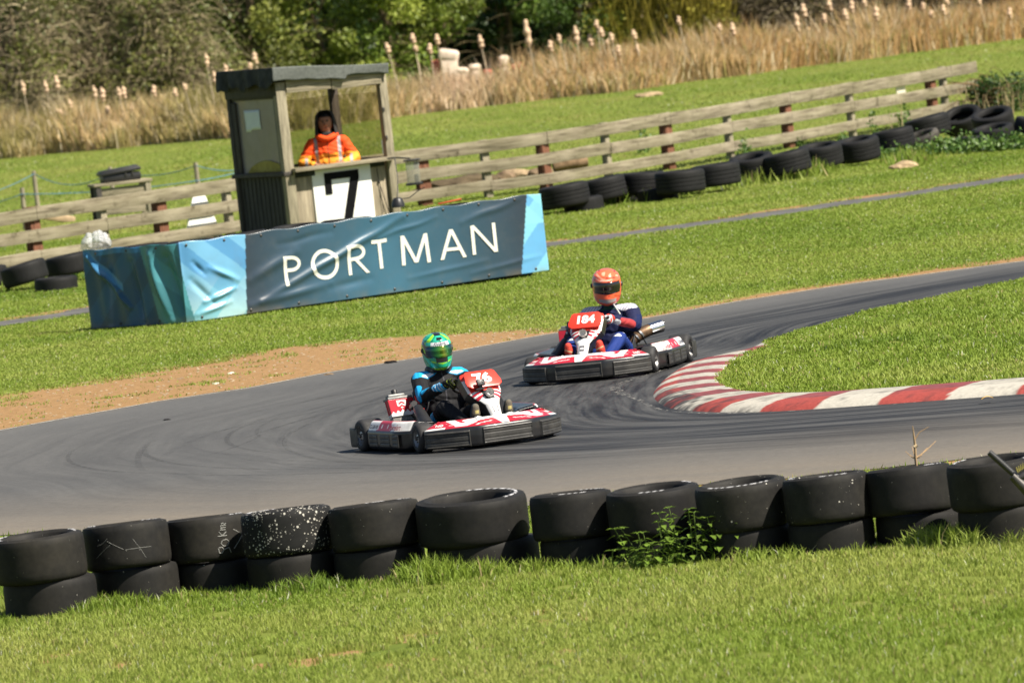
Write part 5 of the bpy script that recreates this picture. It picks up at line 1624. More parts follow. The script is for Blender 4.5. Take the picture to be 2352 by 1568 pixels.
for lo_, hi_, wh in zones:
    zs = [c for c in CS if lo_ <= c[0] < hi_]
    for k_, (u, v, hp_) in enumerate(zs):
        yy = 186.5 + (u / 2352) * 5 + random.uniform(-.5, 2.0)
        yf = float(np.interp(u, [0, 600, 1000, 1400, 1900, 2352], [G(0, 365).y, G(600, 312).y, G(1000, 258).y, G(1400, 214).y, G(1900, 148).y, G(2352, 90).y]))
        yy = yf + random.uniform(.6, 2.2)
        p = at(u, v, yy); s_ = FPX / yy
        hh = hp_ / s_
        lean_ = .06 + random.uniform(-.05, .06)
        dv = Vector((-lean_, random.uniform(-.04, .04), 1)).normalized()
        if (u, v) == (137, 258): dv = Vector((-.8, 0, .7)).normalized()
        base = Vector((p.x + .03 + p.z * lean_, yy, 0))
        size = 'tall ' if hp_ > 31 else ('small ' if hp_ < 19 else '')
        root = thing('cattail', ('%spale fluffy cattail, %s from the left %s' % (size, NTH[k_], wh)), 'cattail', tuple(base), 0, 'cattails standing above the reeds')
        q = p - base
        b = MB(); b.tube([(0, 0, 0), tuple(q * .5 + Vector((random.uniform(-.02, .02), 0, 0))), tuple(q - dv * hh * .45)], [.020, .016, .011], 6); b.build('stem', M['stem'], root, smooth=60)
        b = MB(); n_ = 14; rw = min(.080, .050 + hh * .05) * random.uniform(.9, 1.15)
        pts, rs = [], []
        for i in range(n_ + 1):
            t = i / n_
            pts.append(q + dv * hh * (t - .5) + Vector((math.sin(t * 9 + u) * .008, math.cos(t * 7 + u) * .008, 0)))
            rs.append(rw * (math.sin(PI * min(1, max(0, .06 + t * .9))) ** .45) * (1 + .22 * math.sin(t * 17 + u)) * (1 - .15 * t))
        b.tube(pts, rs, 8); b.build('head', M['fluff'], root, smooth=60)

# debris showing through the reeds: bleached barrier blocks, white and red
for k_, (u, v, sx, sz, red, lab) in enumerate([(1030, 130, .50, .36, 0, 'large bleached white barrier block topping the debris in the reeds'), (1000, 152, .22, .30, 1, 'red barrier block at the left of the debris in the reeds'), (1090, 158, .30, .22, 0, 'cream barrier block in the middle of the debris'), (1120, 168, .20, .16, 1, 'small red barrier block between the cream ones'),
                                             (1158, 145, .26, .40, 0, 'cream upright barrier block right of the debris middle'), (1190, 158, .34, .28, 1, 'red barrier block at the right end of the debris'), (1060, 165, .34, .2, 0, 'low cream block half hidden by reeds in the debris')]):
    yy = 188.6 + .3 * (k_ % 3)
    p = at(u, v - 2, yy)
    sx *= 1.05; sz *= .85
    b = MB(); b.box((0, 0, 0), (sx, .3, sz), Matrix.Rotation(R(random.uniform(-14, 14)), 3, 'Y'), bevel=.10, seg=4)
    b.box((0, 0, -p.z / 2 - sz * .2), (sx * .8, .28, max(.1, p.z - sz * .3)), bevel=.03)
    o = b.build('barrier_block', simple('faded_red' if red else 'bleached_plastic', (.55, .13, .08) if red else (.66, .54, .42), .8, .2, 6), smooth=40)
    o.location = p; tag(o, lab, 'barrier', 'old plastic barriers dumped in the reeds')

# leafy weeds round the far tyres
WEED = [(1310, 478, 25, .16), (1365, 466, 30, .10), (1640, 420, 45, .22), (1700, 412, 45, .24), (1745, 392, 40, .22), (1790, 405, 40, .2), (1850, 385, 50, .24), (1900, 378, 50, .26), (1960, 368, 60, .28), (2040, 362, 60, .22), (2110, 356, 60, .22), (2170, 352, 60, .22), (2240, 350, 60, .20), (2310, 346, 60, .19), (2360, 340, 50, .2), (1712, 362, 14, .32), (1830, 335, 20, .3), (2078, 300, 20, .35), (1480, 352, 16, .5), (1935, 340, 14, .3), (2010, 330, 10, .5), (30, 650, 45, .12), (150, 645, 30, .14), (290, 660, 20, .05)]
P, C, SZ = [], [], []
for u, v, wpx, hz in WEED:
    g0 = G(u, v); k_ = int(wpx * 8)
    s_ = FPX / (g0 - CAM).length
    px = rng.normal(0, wpx / s_ * .5, k_); py = rng.normal(0.0, .22, k_); pz = np.abs(rng.normal(0, hz * .55, k_)) + .02
    lowf = .62 if 1620 < u < 2150 and hz < .31 else 1.0
    P.append(np.stack([g0.x + px, g0.y + py - .05 - (.25 if lowf < 1 else 0), pz * lowf], 1))
    t = rng.random(k_)[:, None]
    C.append((np.array((.035, .095, .012)) * (1 - t) + np.array((.13, .22, .035)) * t) * rng.uniform(.7, 1.2, k_)[:, None]); SZ.append(rng.uniform(.02, .05, k_))
o = leaf_mesh('weeds', np.concatenate(P), np.concatenate(SZ), np.concatenate(C), asp=.6, up=.8)
tag(o, 'leafy green weeds and ivy growing over the far tyres', 'weeds', kind='stuff')
g0 = G(2310, 262)
shrub('bramble', 'dark green bramble bush behind the tyre pile at right', 'shrub', g0.x, g0.y + .8, 1.5, 1.0, .55, 3200, .035, [(.02, .055, .01), (.045, .10, .015), (.09, .16, .03)], 40, (.12, .08, .04), .3, 18, trunk_r=.02)
# dry grass stalks by the end of the fence
b = MB()
for k_ in range(46):
    u = random.choice((random.gauss(2080, 25), random.gauss(2200, 20), random.gauss(2280, 40), random.gauss(2330, 30))); v = np.interp(u, [2050, 2350], [325, 262])
    g0 = G(u, v); h_ = random.uniform(.25, .75)
    b.tube([g0, g0 + Vector((random.uniform(-.05, .05), 0, h_ * .6)), g0 + Vector((random.uniform(-.12, .12), 0, h_))], [.006, .005, .003], 4, cap=False, cc=(.48, .38, .22, 1))
tag(b.build('dry_stalks', M['twig'], smooth=180), 'thin straw coloured grass stalks by the end of the fence', 'stalks', kind='stuff')

# nettles in front of the near tyres
def nettle(u, v, h, lab, seed):
    r = random.Random(seed); g0 = G(u, v)
    root = thing('nettle', lab, 'plant', tuple(g0), 0, 'nettles before the near tyres')
    st = MB(); LP, LS, LC = [], [], []
    V, F, C = [], [], []
    for k_ in range(r.randint(6, 9)):
        bx, by = r.uniform(-.20, .20), r.uniform(-.08, .08); hh = h * r.uniform(.45, 1)
        top = Vector((bx + r.uniform(-.08, .08), by - r.uniform(0, .05), hh))
        st.tube([Vector((bx * .6, by, 0)), Vector((bx, by, hh * .5)), top], [.005, .004, .003], 5, cap=False)
        n_ = max(3, int(hh / .05))
        for i in range(n_ + 1):
            t = .25 + .75 * i / n_
            p = Vector((bx * .6, by, 0)).lerp(top, t)
            for j in range(2 + (i == n_) * 2):
                a = (i % 2) * PI / 2 + j * PI * (1 if i < n_ else .5) + r.uniform(-.4, .4)
                L = .074 * r.uniform(.65, 1.2) * (1 - .35 * t)
                d = Vector((math.cos(a), math.sin(a), -.25 + .45 * (i == n_))).normalized(); sd_ = Vector((-math.sin(a), math.cos(a), 0))
                o_ = len(V); up_ = Vector((0, 0, 1))
                tone = r.uniform(.7, 1.2)
                pts = [p + d * L * .12, p + d * L * .5 + sd_ * L * .36 + up_ * .004, p + d * L * .9 + sd_ * L * .2 - up_ * .003, p + d * L * 1.35 - up_ * .012, p + d * L * .9 - sd_ * L * .2 - up_ * .003, p + d * L * .5 - sd_ * L * .36 + up_ * .004, p + d * L * .6 - up_ * .004]
                V += pts; F += [(o_, o_ + 1, o_ + 6), (o_ + 1, o_ + 2, o_ + 6), (o_ + 2, o_ + 3, o_ + 6), (o_ + 3, o_ + 4, o_ + 6), (o_ + 4, o_ + 5, o_ + 6), (o_ + 5, o_, o_ + 6)]
                C += [(.145 * tone, .235 * tone, .028 * tone)] * 7
    st.build('stem', M['nstem'], root, smooth=60)
    np_mesh('leaves', np.array([tuple(q) for q in V]), np.array(F), M['leaf'], np.array(C), root)
M['nstem'] = simple('green_stem', (.10, .15, .03), .7, .2, 10)
nettle(1455, 1308, .30, 'bushy leafy nettle, leftmost of those before the near tyres', 1)
nettle(1505, 1306, .27, 'low spreading nettle between the leftmost and the tall one', 2)
nettle(1583, 1296, .40, 'tall nettle in the middle of those before the near tyres', 3)
nettle(1662, 1290, .36, 'rightmost nettle, standing before the open topped tyre', 4)
nettle(1540, 1306, .20, 'shortest nettle at the foot of the tall one', 5)

# dry stalk in a near tyre, and the broken black handlebar at the right edge
c11 = front_tyres[10][0]
q = at(2103, 1052, c11.y)
b = MB()
b.tube([q + Vector((0, 0, -.28)), q + Vector((0, 0, .0)), at(2101, 1015, c11.y), at(2096, 978, c11.y)], [.008, .010, .008, .003], 6, cc=(.40, .28, .16, 1))
b.tube([at(2100, 1012, c11.y), at(2112, 992, c11.y), at(2133, 980, c11.y)], [.005, .004, .002], 5, cc=(.38, .26, .15, 1))
for e in ((2090, 1044), (2080, 1036), (2118, 1044), (2130, 1028), (2150, 1012), (2095, 1025)):
    b.tube([at(2103, 1052, c11.y), at((2103 + e[0]) / 2, (1052 + e[1]) / 2 + 3, c11.y + .05), at(e[0], e[1], c11.y + .1)], [.004, .003, .002], 5, cc=(.45, .30, .16, 1))
b.tube([at(2100, 1026, c11.y), at(2106, 1021, c11.y)], [.014, .012], 6, cc=(.6, .46, .28, 1))
tag(b.build('dry_plant', M['twig'], smooth=60), 'dry branching weed stalk growing out of a near tyre', 'plant')
yb = front_tyres[11][0].y - .62
hb = thing('handlebar', 'black tubular handlebar lever poking in at the right edge before the tyres', 'lever', tuple(at(2345, 1110, yb)))
oB = at(2345, 1110, yb)
b = MB(); b.tube([at(2272, 1038, yb) - oB, at(2300, 1063, yb) - oB, at(2330, 1090, yb) - oB, at(2420, 1160, yb) - oB], [.020, .021, .020, .020], 12); b.build('grip', M['black'], hb, smooth=50)
b = MB(); b.tube([at(2325, 1092, yb) - oB, at(2352, 1118, yb) - oB, at(2400, 1170, yb) - oB], [.028, .036, .04], 10); b.tube([at(2335, 1100, yb) - oB, at(2370, 1085, yb) - oB, at(2400, 1090, yb) - oB], [.02, .03, .03], 10); b.build('clamp', M['darkmetal'], hb, smooth=50)
b = MB()
for k_ in range(6):
    b.tube([at(2338 + k_ * 3, 1084 - k_ * 2, yb - .02) - oB, at(2334 + k_ * 5, 1072 - k_ * 3, yb - .03) - oB], [.004, .002], 5)
b.build('spring', simple('yellow_brass', (.42, .36, .10), .4, .3, 20), hb, smooth=60)
# ------------------------------------------------------------------ karts and people: helpers
def text_mesh(s, size, bold=0.0, align='CENTER', sx=1.0):
    cu = bpy.data.curves.new('txt', 'FONT'); cu.body = s; cu.size = size; cu.align_x = align; cu.align_y = 'CENTER'
    cu.offset = bold; cu.resolution_u = 4
    o = bpy.data.objects.new('txt', cu); col.objects.link(o)
    dg = bpy.context.evaluated_depsgraph_get()
    me = bpy.data.meshes.new_from_object(o.evaluated_get(dg))
    V = [Vector((v.co.x * sx, v.co.y, 0)) for v in me.vertices]; F = [tuple(p.vertices) for p in me.polygons]
    bpy.data.objects.remove(o); bpy.data.curves.remove(cu); bpy.data.meshes.remove(me)
    return V, F

def frame(o, x, y):
    """matrix with origin o, axes x and y (and their cross product)"""
    x = Vector(x).normalized(); y = Vector(y); y = (y - x * y.dot(x)).normalized(); z = x.cross(y)
    mm = Matrix((x, y, z)).transposed().to_4x4(); mm.translation = Vector(o)
    return mm

def put_text(name, s, size, mt, mat, parent, bold=0.0, sx=1.0, off=.002):
    V, F = text_mesh(s, size, bold, sx=sx)
    b = MB(); b.add([mt @ (v + Vector((0, 0, off))) for v in V], F)
    return b.build(name, mat, parent, smooth=0)

def cap(b, p, q, r0, r1, n=18, fl=(1, 1), fdir=None):
    """a closed limb piece from p to q with rounded ends"""
    p, q = Vector(p), Vector(q); d = (q - p); L = d.length
    t = d / L if L > 1e-6 else Vector((0, 0, 1))
    pts, rs = [], []
    for k_ in range(6):
        a = -PI / 2 + PI / 2 * k_ / 6
        pts.append(p + t * math.sin(a) * r0); rs.append(max(.0005, r0 * math.cos(a)))
    for k_ in range(7):
        f = k_ / 6
        pts.append(p + d * f); rs.append(r0 + (r1 - r0) * f)
    for k_ in range(1, 7):
        a = PI / 2 * k_ / 6
        pts.append(q + t * math.sin(a) * r1); rs.append(max(.0005, r1 * math.cos(a)))
    b.tube(pts, rs, n)

def ell(b, c, r, rot=None):
    bm = bmesh.new(); bmesh.ops.create_icosphere(bm, subdivisions=3, radius=1)
    for v in bm.verts: v.co = Vector((v.co.x * r[0], v.co.y * r[1], v.co.z * r[2]))
    mm = Matrix.Translation(Vector(c)) @ (rot.to_4x4() if rot else Matrix())
    b.bm(bm, mm)

def fuse(b, voxel, smooth_it=3):
    """overlapping closed pieces -> one continuous surface"""
    me = bpy.data.meshes.new('tmp'); me.from_pydata(b.v, [], b.f); me.update()
    o = bpy.data.objects.new('tmp', me); col.objects.link(o)
    rm = o.modifiers.new('r', 'REMESH'); rm.mode = 'VOXEL'; rm.voxel_size = voxel
    sm = o.modifiers.new('s', 'SMOOTH'); sm.iterations = smooth_it; sm.factor = .5
    dg = bpy.context.evaluated_depsgraph_get()
    m2 = bpy.data.meshes.new_from_object(o.evaluated_get(dg))
    n = len(m2.vertices)
    V = np.empty(n * 3, np.float32); m2.vertices.foreach_get('co', V); V = V.reshape(-1, 3)
    NN = np.empty(n * 3, np.float32); m2.vertices.foreach_get('normal', NN); NN = NN.reshape(-1, 3)
    F = np.array([list(p.vertices) if len(p.vertices) == 4 else list(p.vertices) + [p.vertices[-1]] for p in m2.polygons])
    bpy.data.objects.remove(o); bpy.data.meshes.remove(me); bpy.data.meshes.remove(m2)
    return V, NN, F

def segd(V, p, q):
    p, q = np.array(p, float), np.array(q, float); d = q - p
    t = np.clip(((V - p) @ d) / (d @ d), 0, 1)
    return np.linalg.norm(V - p - t[:, None] * d, axis=1)

def folds(V, NN, amp, f=1.0):
    x, y, z = V[:, 0] * f, V[:, 1] * f, V[:, 2] * f
    d = np.sin(x * 41 + 9 * np.sin(z * 17 + y * 11)) * .5 + np.sin(z * 53 + 7 * np.sin(x * 19 - y * 13)) * .5 + .4 * np.sin(y * 61 + 5 * np.sin(z * 23))
    return V + NN * (amp * d)[:, None]

M['suit'] = vcol('race_suit', .75, .2, 30, .25, 120, spec=.25)
M['hivis'] = vcol('jacket_cloth', .7, .15, 25, .25, 60, spec=.25)
M['paint'] = vcol('glossy_fairing', .30, .12, 12, spec=.5, coat=.25, dirt=((.05, .045, .04), 9, .35))
M['helmet'] = vcol('helmet_paint', .22, .04, 8, spec=.5, coat=.6)
M['guard'] = simple('scuffed_black_plastic', (.030, .030, .030), .5, .5, 9, .15, 60, c2=(.055, .053, .048))
M['kartrub'] = simple('kart_tyre', (.020, .020, .021), .7, .4, 20, .1, 60)
M['rim'] = simple('grey_rim', (.30, .30, .30), .4, .25, 14, metal=.6)
M['silver'] = simple('polished_can', (.62, .62, .64), .22, .12, 12, metal=1.0)
M['redcap'] = simple('red_rubber', (.55, .03, .03), .45, .15, 20)
M['decal'] = simple('white_print', (.78, .78, .76), .5, .05, 10)
M['decalred'] = simple('red_print', (.45, .02, .05), .5, .1, 10)
M['decalnavy'] = simple('navy_print', (.03, .03, .06), .5, .1, 10)
M['lens'] = simple('frosted_lamp', (.55, .54, .52), .35, .1, 20)
M['sole'] = simple('shoe_sole', (.13, .115, .09), .8, .3, 20)
RED = (.47, .018, .035, 1); WHITE = (.80, .80, .78, 1); BLK = (.016, .016, .017, 1); BRED = (.72, .045, .025, 1)

def sd2(p, a, c):
    ax, ay = c[0] - a[0], c[1] - a[1]
    t = max(0, min(1, ((p[0] - a[0]) * ax + (p[1] - a[1]) * ay) / (ax * ax + ay * ay + 1e-9)))
    return math.hypot(p[0] - a[0] - t * ax, p[1] - a[1] - t * ay)

_half = catmull([(0, .955), (.12, .955), (.227, .948), (.30, .92), (.45, .825), (.585, .70), (.622, .64), (.626, .575)], 10)
_hl, _hL = resample(_half, .004)
def bpath(t):
    """front edge of the bumper in plan, t from -1 to 1; point and outward normal"""
    k_ = min(len(_hl) - 1, int(abs(t) * (len(_hl) - 1)))
    a, c = _hl[max(k_ - 2, 0)], _hl[min(k_ + 2, len(_hl) - 1)]
    d = (c - a).normalized(); n = Vector((-d.y, d.x, 0)); p = _hl[k_].copy()
    if k_ <= 2: n = Vector((0, 1, 0))
    if t < 0: p.x = -p.x; n.x = -n.x
    return p, n

def bump_col(t, w):
    a = abs(t); q = (a, w)
    if sd2(q, (0, .95), (.36, .72)) < .17 and w > .5 or sd2(q, (0, .0), (.0, .9)) < .045 + .05 * w: c = WHITE
    elif sd2(q, (.34, .68), (.52, .20)) < .085 or sd2(q, (.52, .20), (.70, .88)) < .06: c = WHITE
    elif a > .70 and w < .16: c = WHITE
    elif sd2(q, (.14, .35), (.26, .28)) < .022 or sd2(q, (.62, .30), (.66, .33)) < .02 or sd2(q, (.30, .25), (.34, .14)) < .02: c = WHITE
    elif sd2(q, (.76, .55), (.97, .62)) < .05 and math.sin(a * 90) > .3: c = (.60, .25, .25, 1)
    else: c = RED
    return c

def make_kart(label, number, loc, th, cfg):
    root = thing('racing_kart', label, 'kart', tuple(loc), PI + th, 'racing karts on the bend')
    def P_(name, mat, fn, parent=root, smooth=35):
        b = MB(); fn(b); return b.build(name, mat, parent, smooth=smooth)
    # chassis: floor, rails, axle, hoops
    def chassis(b):
        b.prism([(-.26, -.25), (.26, -.25), (.30, .15), (.22, .72), (-.22, .72), (-.30, .15)], .05, .058)
        for sx in (-1, 1):
            b.tube([(sx * .22, .74, .07), (sx * .33, .40, .07), (sx * .34, -.2, .07), (sx * .28, -.82, .08)], .016, 8)
            b.tube([(sx * .33, .30, .07), (sx * .55, .27, .10), (sx * .62, .1, .12), (sx * .62, -.35, .12), (sx * .34, -.42, .07)], .012, 8)
            b.tube([(sx * .20, .72, .08), (sx * .22, .86, .11), (0, .88, .11)], .012, 8)
            b.tube([(sx * .34, .46, .09), (sx * .50, .46, .13)], .016, 8)
        b.tube([(-.62, -.65, .14), (.62, -.65, .14)], .02, 10)
        b.tube([(-.3, -.82, .08), (.3, -.82, .08)], .014, 8)
        b.tube([(0, .66, .10), (0, .46, .36), (0, .30, .51)], .012, 8)
        b.tube([(-.18, .52, .07), (-.10, .56, .30), (.10, .56, .30), (.18, .52, .07)], .010, 8)
    P_('chassis', M['darkmetal'], chassis)
    # front bumper
    prof = [(.06, .032), (.012, .034), (0, .050), (-.003, .12), (0, .175), (.006, .198), (.02, .206), (.10, .236), (.185, .262), (.205, .262), (.212, .24), (.205, .15)]
    pl = [0.0]
    for a_, c_ in zip(prof, prof[1:]): pl.append(pl[-1] + math.hypot(a_[0] - c_[0], a_[1] - c_[1]))
    w0, w1 = pl[6], pl[9]
    def bf(i, j):
        t = i * 2 - 1; s_ = j * pl[-1]
        o_ = np.interp(s_, pl, [p[0] for p in prof]); z = np.interp(s_, pl, [p[1] for p in prof])
        p, n = bpath(t)
        k_ = 1 - .32 * max(0, abs(t) - .75) / .25
        return p - n * float(o_) * k_ + Vector((0, 0, float(z) - .015 * abs(t) ** 3 * (s_ > w0 - .02)))
    def bc(i, j):
        s_ = j * pl[-1]
        if s_ < w0 - .004 or s_ > w1: return BLK
        return bump_col(i * 2 - 1, (s_ - w0) / (w1 - w0))
    bump = P_('front_bumper', M['paint'], lambda b: b.grid(bf, 300, 64, cfun=bc), smooth=50)
    so = bump.modifiers.new('t', 'SOLIDIFY'); so.thickness = .006; so.offset = 1
    def guard(t0, t1, z0, z1):
        def fn(i, j):
            p, n = bpath(t0 + (t1 - t0) * i)
            e = min(i, 1 - i) * abs(t1 - t0) * 2.2 * .74; e2 = min(j, 1 - j) * (z1 - z0)
            e = min(e, e2)
            hgt = .020 * min(1, e / .012) ** .5
            if e > .018: hgt -= .006
            if e > .018 and abs(((j * 3) % 1) - .5) > .42: hgt -= .003
            return p + n * (hgt - .003) + Vector((0, 0, z0 + (z1 - z0) * j))
        g = P_('bumper_guard', M['guard'], lambda b: b.grid(fn, 60, 28), bump, 40)
        for i, j in ((.07, .15), (.07, .85), (.93, .15), (.93, .85)):
            p = fn(i, j)
            P_('bolt', M['metal'], lambda b: ell(b, p, (.006, .006, .006)), bump, 60) if False else None
        return g
    guard(-.29, .29, .040, .186); guard(.42, .93, .036, .178); guard(-.42, -.93, .036, .178)
    # wordmarks on the bumper top
    for sx, txt in ((1, '100'), (-1, '100')):
        p, n = bpath(.80 * sx); tx = Vector((-n.y, n.x, 0)) * -1
        if tx.x > 0: tx = -tx
        up = (-n * .16 + Vector((0, 0, .057))).normalized()
        mt_ = frame(p - n * .085 + Vector((0, 0, .222)), (-n.y if True else 0, n.x, 0) if False else (tx.x, tx.y, 0), up)
        put_text('lettering', txt, .052, mt_, M['decal'], bump, .0016, off=.004)
    # steering fairing and its number plate
    cl = [(.80, .20), (.775, .28), (.72, .365), (.635, .43), (.585, .475), (.455, .610), (.43, .630)]
    hwid = [.045, .055, .068, .12, .155, .165, .15]
    ts = np.linspace(0, 1, len(cl))
    def ff(i, j):
        y = float(np.interp(i, ts, [c[0] for c in cl])); z = float(np.interp(i, ts, [c[1] for c in cl])); wd = float(np.interp(i, ts, hwid))
        q = (j * 2 - 1) * 1.42; k_ = abs(q); s_ = 1 if q > 0 else -1
        if k_ <= 1: return Vector((wd * q, y - .035 * k_ ** 3, z - .02 * k_ ** 3))
        back = (k_ - 1) / .42
        return Vector((s_ * wd * (1 + .03 * back), y - .035 - .085 * back, z - .02 - .055 * back))
    def fc(i, j):
        q = (j * 2 - 1) * 1.42; k_ = abs(q)
        if k_ > 1.02: return BLK
        if i < .44:
            if i < .1: return WHITE if k_ < .8 else BLK
            if .19 < i < .29 and k_ < .40 and (abs(i - .24) > .018 or k_ > .3): return (.12, .12, .14, 1)
            return WHITE if k_ < .93 - .25 * max(0, i - .30) else BLK
        if i < .66:
            st = math.sin((i * 1.0 + k_ * .10) * 64)
            if k_ < .38: return BLK
            return (WHITE if st > .25 else (RED if st < -.3 else BLK))
        return WHITE if k_ > .86 and i < .80 else BRED
    fair = P_('steering_fairing', M['paint'], lambda b: b.grid(ff, 120, 80, cfun=fc), smooth=50)
    so = fair.modifiers.new('t', 'SOLIDIFY'); so.thickness = .006
    pm = frame((0, .515, .568), (-1, 0, 0), (0, -.69, .72))
    pl_ = [(-.120, .088), (.120, .088), (.142, .074), (.166, -.03), (.162, -.070), (.125, -.098), (-.125, -.098), (-.162, -.070), (-.166, -.03), (-.142, .074)]
    plate = P_('number_plate', M['plate'], lambda b: b.prism(pl_[::-1], -.004, .010, pm, bevel=.004), smooth=40)
    put_text('number', number, .142 if len(number) == 2 else .128, pm @ Matrix.Translation((0, -.004, .011)), M['decal'], plate, .006, 1.18 if len(number) == 2 else 1.0)
    def lamp(b):
        mm = frame((0, .655, .452), (1, 0, 0), (0, -.6, .8))
        b.lathe([(0, .030), (.022, .029), (.034, .022), (.038, .008), (.038, -.02)], 24, mm)
    P_('lamp', M['lens'], lamp, fair, 50)
    if cfg.get('camera'):
        ac = P_('action_camera', M['black'], lambda b: b.box((.055, .61, .545), (.072, .034, .056), Matrix.Rotation(R(25), 3, 'X'), bevel=.006), smooth=40)
        P_('lens', M['metal'], lambda b: b.lathe([(0, .008), (.010, .008), (.012, 0)], 14, frame((.038, .630, .556), (1, 0, 0), (0, -.4, .9))), ac)
        P_('mount', M['black'], lambda b: [b.box((.055, .60, .508), (.03, .03, .03), bevel=.004), b.box((.06, .595, .490), (.085, .04, .015), bevel=.004)], ac)
    # steering wheel
    wc = Vector((0, .27, .53)); wa = Vector((0, -.5, .866)); wt = Vector((0, .866, .5))
    def wheel(b):
        b.tube([wc + Vector((1, 0, 0)) * math.cos(a) * .16 + wt * math.sin(a) * (.14 if math.sin(a) > .6 else .155) for a in [2 * PI * i / 36 for i in range(36)]], .015, 10, closed=True)
        for a in (PI / 2, PI, 0):
            b.tube([wc - wa * .02, wc + Vector((1, 0, 0)) * math.cos(a) * .155 + wt * math.sin(a) * .138], .010, 8)
        b.lathe([(0, .012), (.035, .012), (.04, 0), (.035, -.03)], 16, frame(wc - wa * .015, (1, 0, 0), wt))
    P_('steering_wheel', M['black'], wheel, smooth=50)
    # seat
    sp = catmull([(.235, .02), (.245, -.15), (.235, -.34), (.19, -.50), (.09, -.575), (0, -.585), (-.09, -.575), (-.19, -.50), (-.235, -.34), (-.245, -.15), (-.235, .02)], 8)
    def seat(i, j):
        k_ = min(len(sp) - 1, int(i * (len(sp) - 1))); p = sp[k_]
        hgt = .16 + .28 * max(0, min(1, (-.05 - p.y) / .5)) ** 1.2
        f = .62 + .38 * min(1, j * 2.2) ** .6
        return Vector((p.x * f, p.y * (f if p.y < 0 else 1) - .02 * j - (.05 * j if p.y < -.4 else 0), .055 + hgt * j))
    se = P_('seat', M['seat'], lambda b: b.grid(seat, 80, 14), smooth=60)
    so = se.modifiers.new('t', 'SOLIDIFY'); so.thickness = .008
    # side pods
    for sx in (1, -1):
        pr = [(.44, .03), (.66, .03), (.692, .046), (.700, .08), (.700, .180), (.694, .190), (.652, .262), (.632, .270), (.48, .250), (.45, .22), (.44, .10)]
        L_ = [0.0]
        for a_, c_ in zip(pr, pr[1:]): L_.append(L_[-1] + math.hypot(a_[0] - c_[0], a_[1] - c_[1]))
        y0, y1 = -.49, .31
        def pf(i, j):
            s_ = j * L_[-1]; x = float(np.interp(s_, L_, [p[0] for p in pr])); z = float(np.interp(s_, L_, [p[1] for p in pr]))
            y = y0 + (y1 - y0) * i
            e = min(i, 1 - i); k_ = 1 - .16 * max(0, 1 - e / .05) ** 2
            x = .55 + (x - .55) * k_; z = .16 + (z - .16) * k_
            if i > .72: x -= .09 * ((i - .72) / .28) ** 1.6
            return Vector((sx * x, y, z))
        def pc(i, j):
            s_ = j * L_[-1]
            if s_ < L_[5] - .002 or s_ > L_[7]: return BLK
            w_ = (s_ - L_[5]) / (L_[7] - L_[5])
            if i < .03 or i > .97: return BLK
            if w_ > .88: return RED
            d = abs(i - .46)
            if d < .17 - .06 * abs(w_ - .45): return RED if not (abs(d - .08) < .012 and .3 < w_ < .6) else WHITE
            if d < .20 and w_ < .18: return RED
            return WHITE
        pod = P_('side_pod', M['paint'], lambda b: b.grid(pf, 110, 70, cfun=pc), smooth=50)
        so = pod.modifiers.new('t', 'SOLIDIFY'); so.thickness = .005; so.offset = 1 if sx > 0 else -1
        for a_, c_ in ((-.44, -.25), (-.20, .02), (.07, .20)):
            def gfn(i, j):
                e = min(min(i, 1 - i) * (c_ - a_), min(j, 1 - j) * .10)
                hgt = .012 * min(1, e / .010) ** .5 - (.004 if e > .015 and abs(((j * 3) % 1) - .5) > .40 else 0)
                return Vector((sx * (.698 + hgt), a_ + (c_ - a_) * i, .050 + .115 * j))
            P_('pod_guard', M['guard'], lambda b: b.grid(gfn, 30, 24), pod, 40)
        fu = (Vector((sx * .652, 0, .262)) - Vector((sx * .694, 0, .190))).normalized()
        xd = (0, sx, 0)
        for txt, yy, mt_, sz in (('CLUB100', -.36, M['decalnavy'], .046), ('birelart', .12, M['decalred'], .074)):
            yv = yy if sx > 0 else yy
            mm = frame((sx * .676, yv, .222), xd, fu)
            put_text('lettering', txt, sz, mm, mt_, pod, .0008, off=.006)
    # wheels
    for sx in (1, -1):
        for (x, y, r, wd) in ((.575, .46, .132, .135), (.60, -.65, .142, .205)):
            steer = Matrix.Rotation(R(cfg['steer']), 4, 'Z') if y > 0 else Matrix()
            base = Matrix.Translation((sx * x, y, r)) @ steer @ Matrix.Rotation(R(90) * sx, 4, 'Y')
            h = wd / 2
            wheel_o = P_('wheel', M['kartrub'], lambda b: b.lathe([(r * .58, -h), (r * .75, -h - .006), (r * .90, -h + .004), (r * .98, -h + .02), (r, -h + .04), (r, h - .04), (r * .98, h - .02), (r * .90, h - .004), (r * .75, h + .006), (r * .58, h), (r * .56, h - .02), (r * .56, -h + .02)], 40, base, closed=True), smooth=50)
            P_('rim', M['rim'], lambda b: b.lathe([(r * .60, h + .001), (r * .57, h - .004), (r * .53, h - .03), (r * .40, h - .045), (r * .30, h - .04), (r * .28, h - .015), (r * .17, h - .010), (0, h - .010)], 36, base), wheel_o, 40)
            P_('hub', M['darkmetal'], lambda b: [b.lathe([(0, h + .006), (r * .10, h + .006), (r * .13, h - .01)], 16, base)] + [b.tube([base @ Vector((math.cos(a) * r * .24, math.sin(a) * r * .24, h - .02)), base @ Vector((math.cos(a) * r * .24, math.sin(a) * r * .24, h - .005))], .006, 8) for a in (0, 2.1, 4.2)], wheel_o, 40)
    # rear bumper with its end plates
    rp = catmull([(.685, -.70), (.69, -.80), (.675, -.88), (.60, -.925), (.3, -.935), (-.3, -.935), (-.60, -.925), (-.675, -.88), (-.69, -.80), (-.685, -.70)], 8)
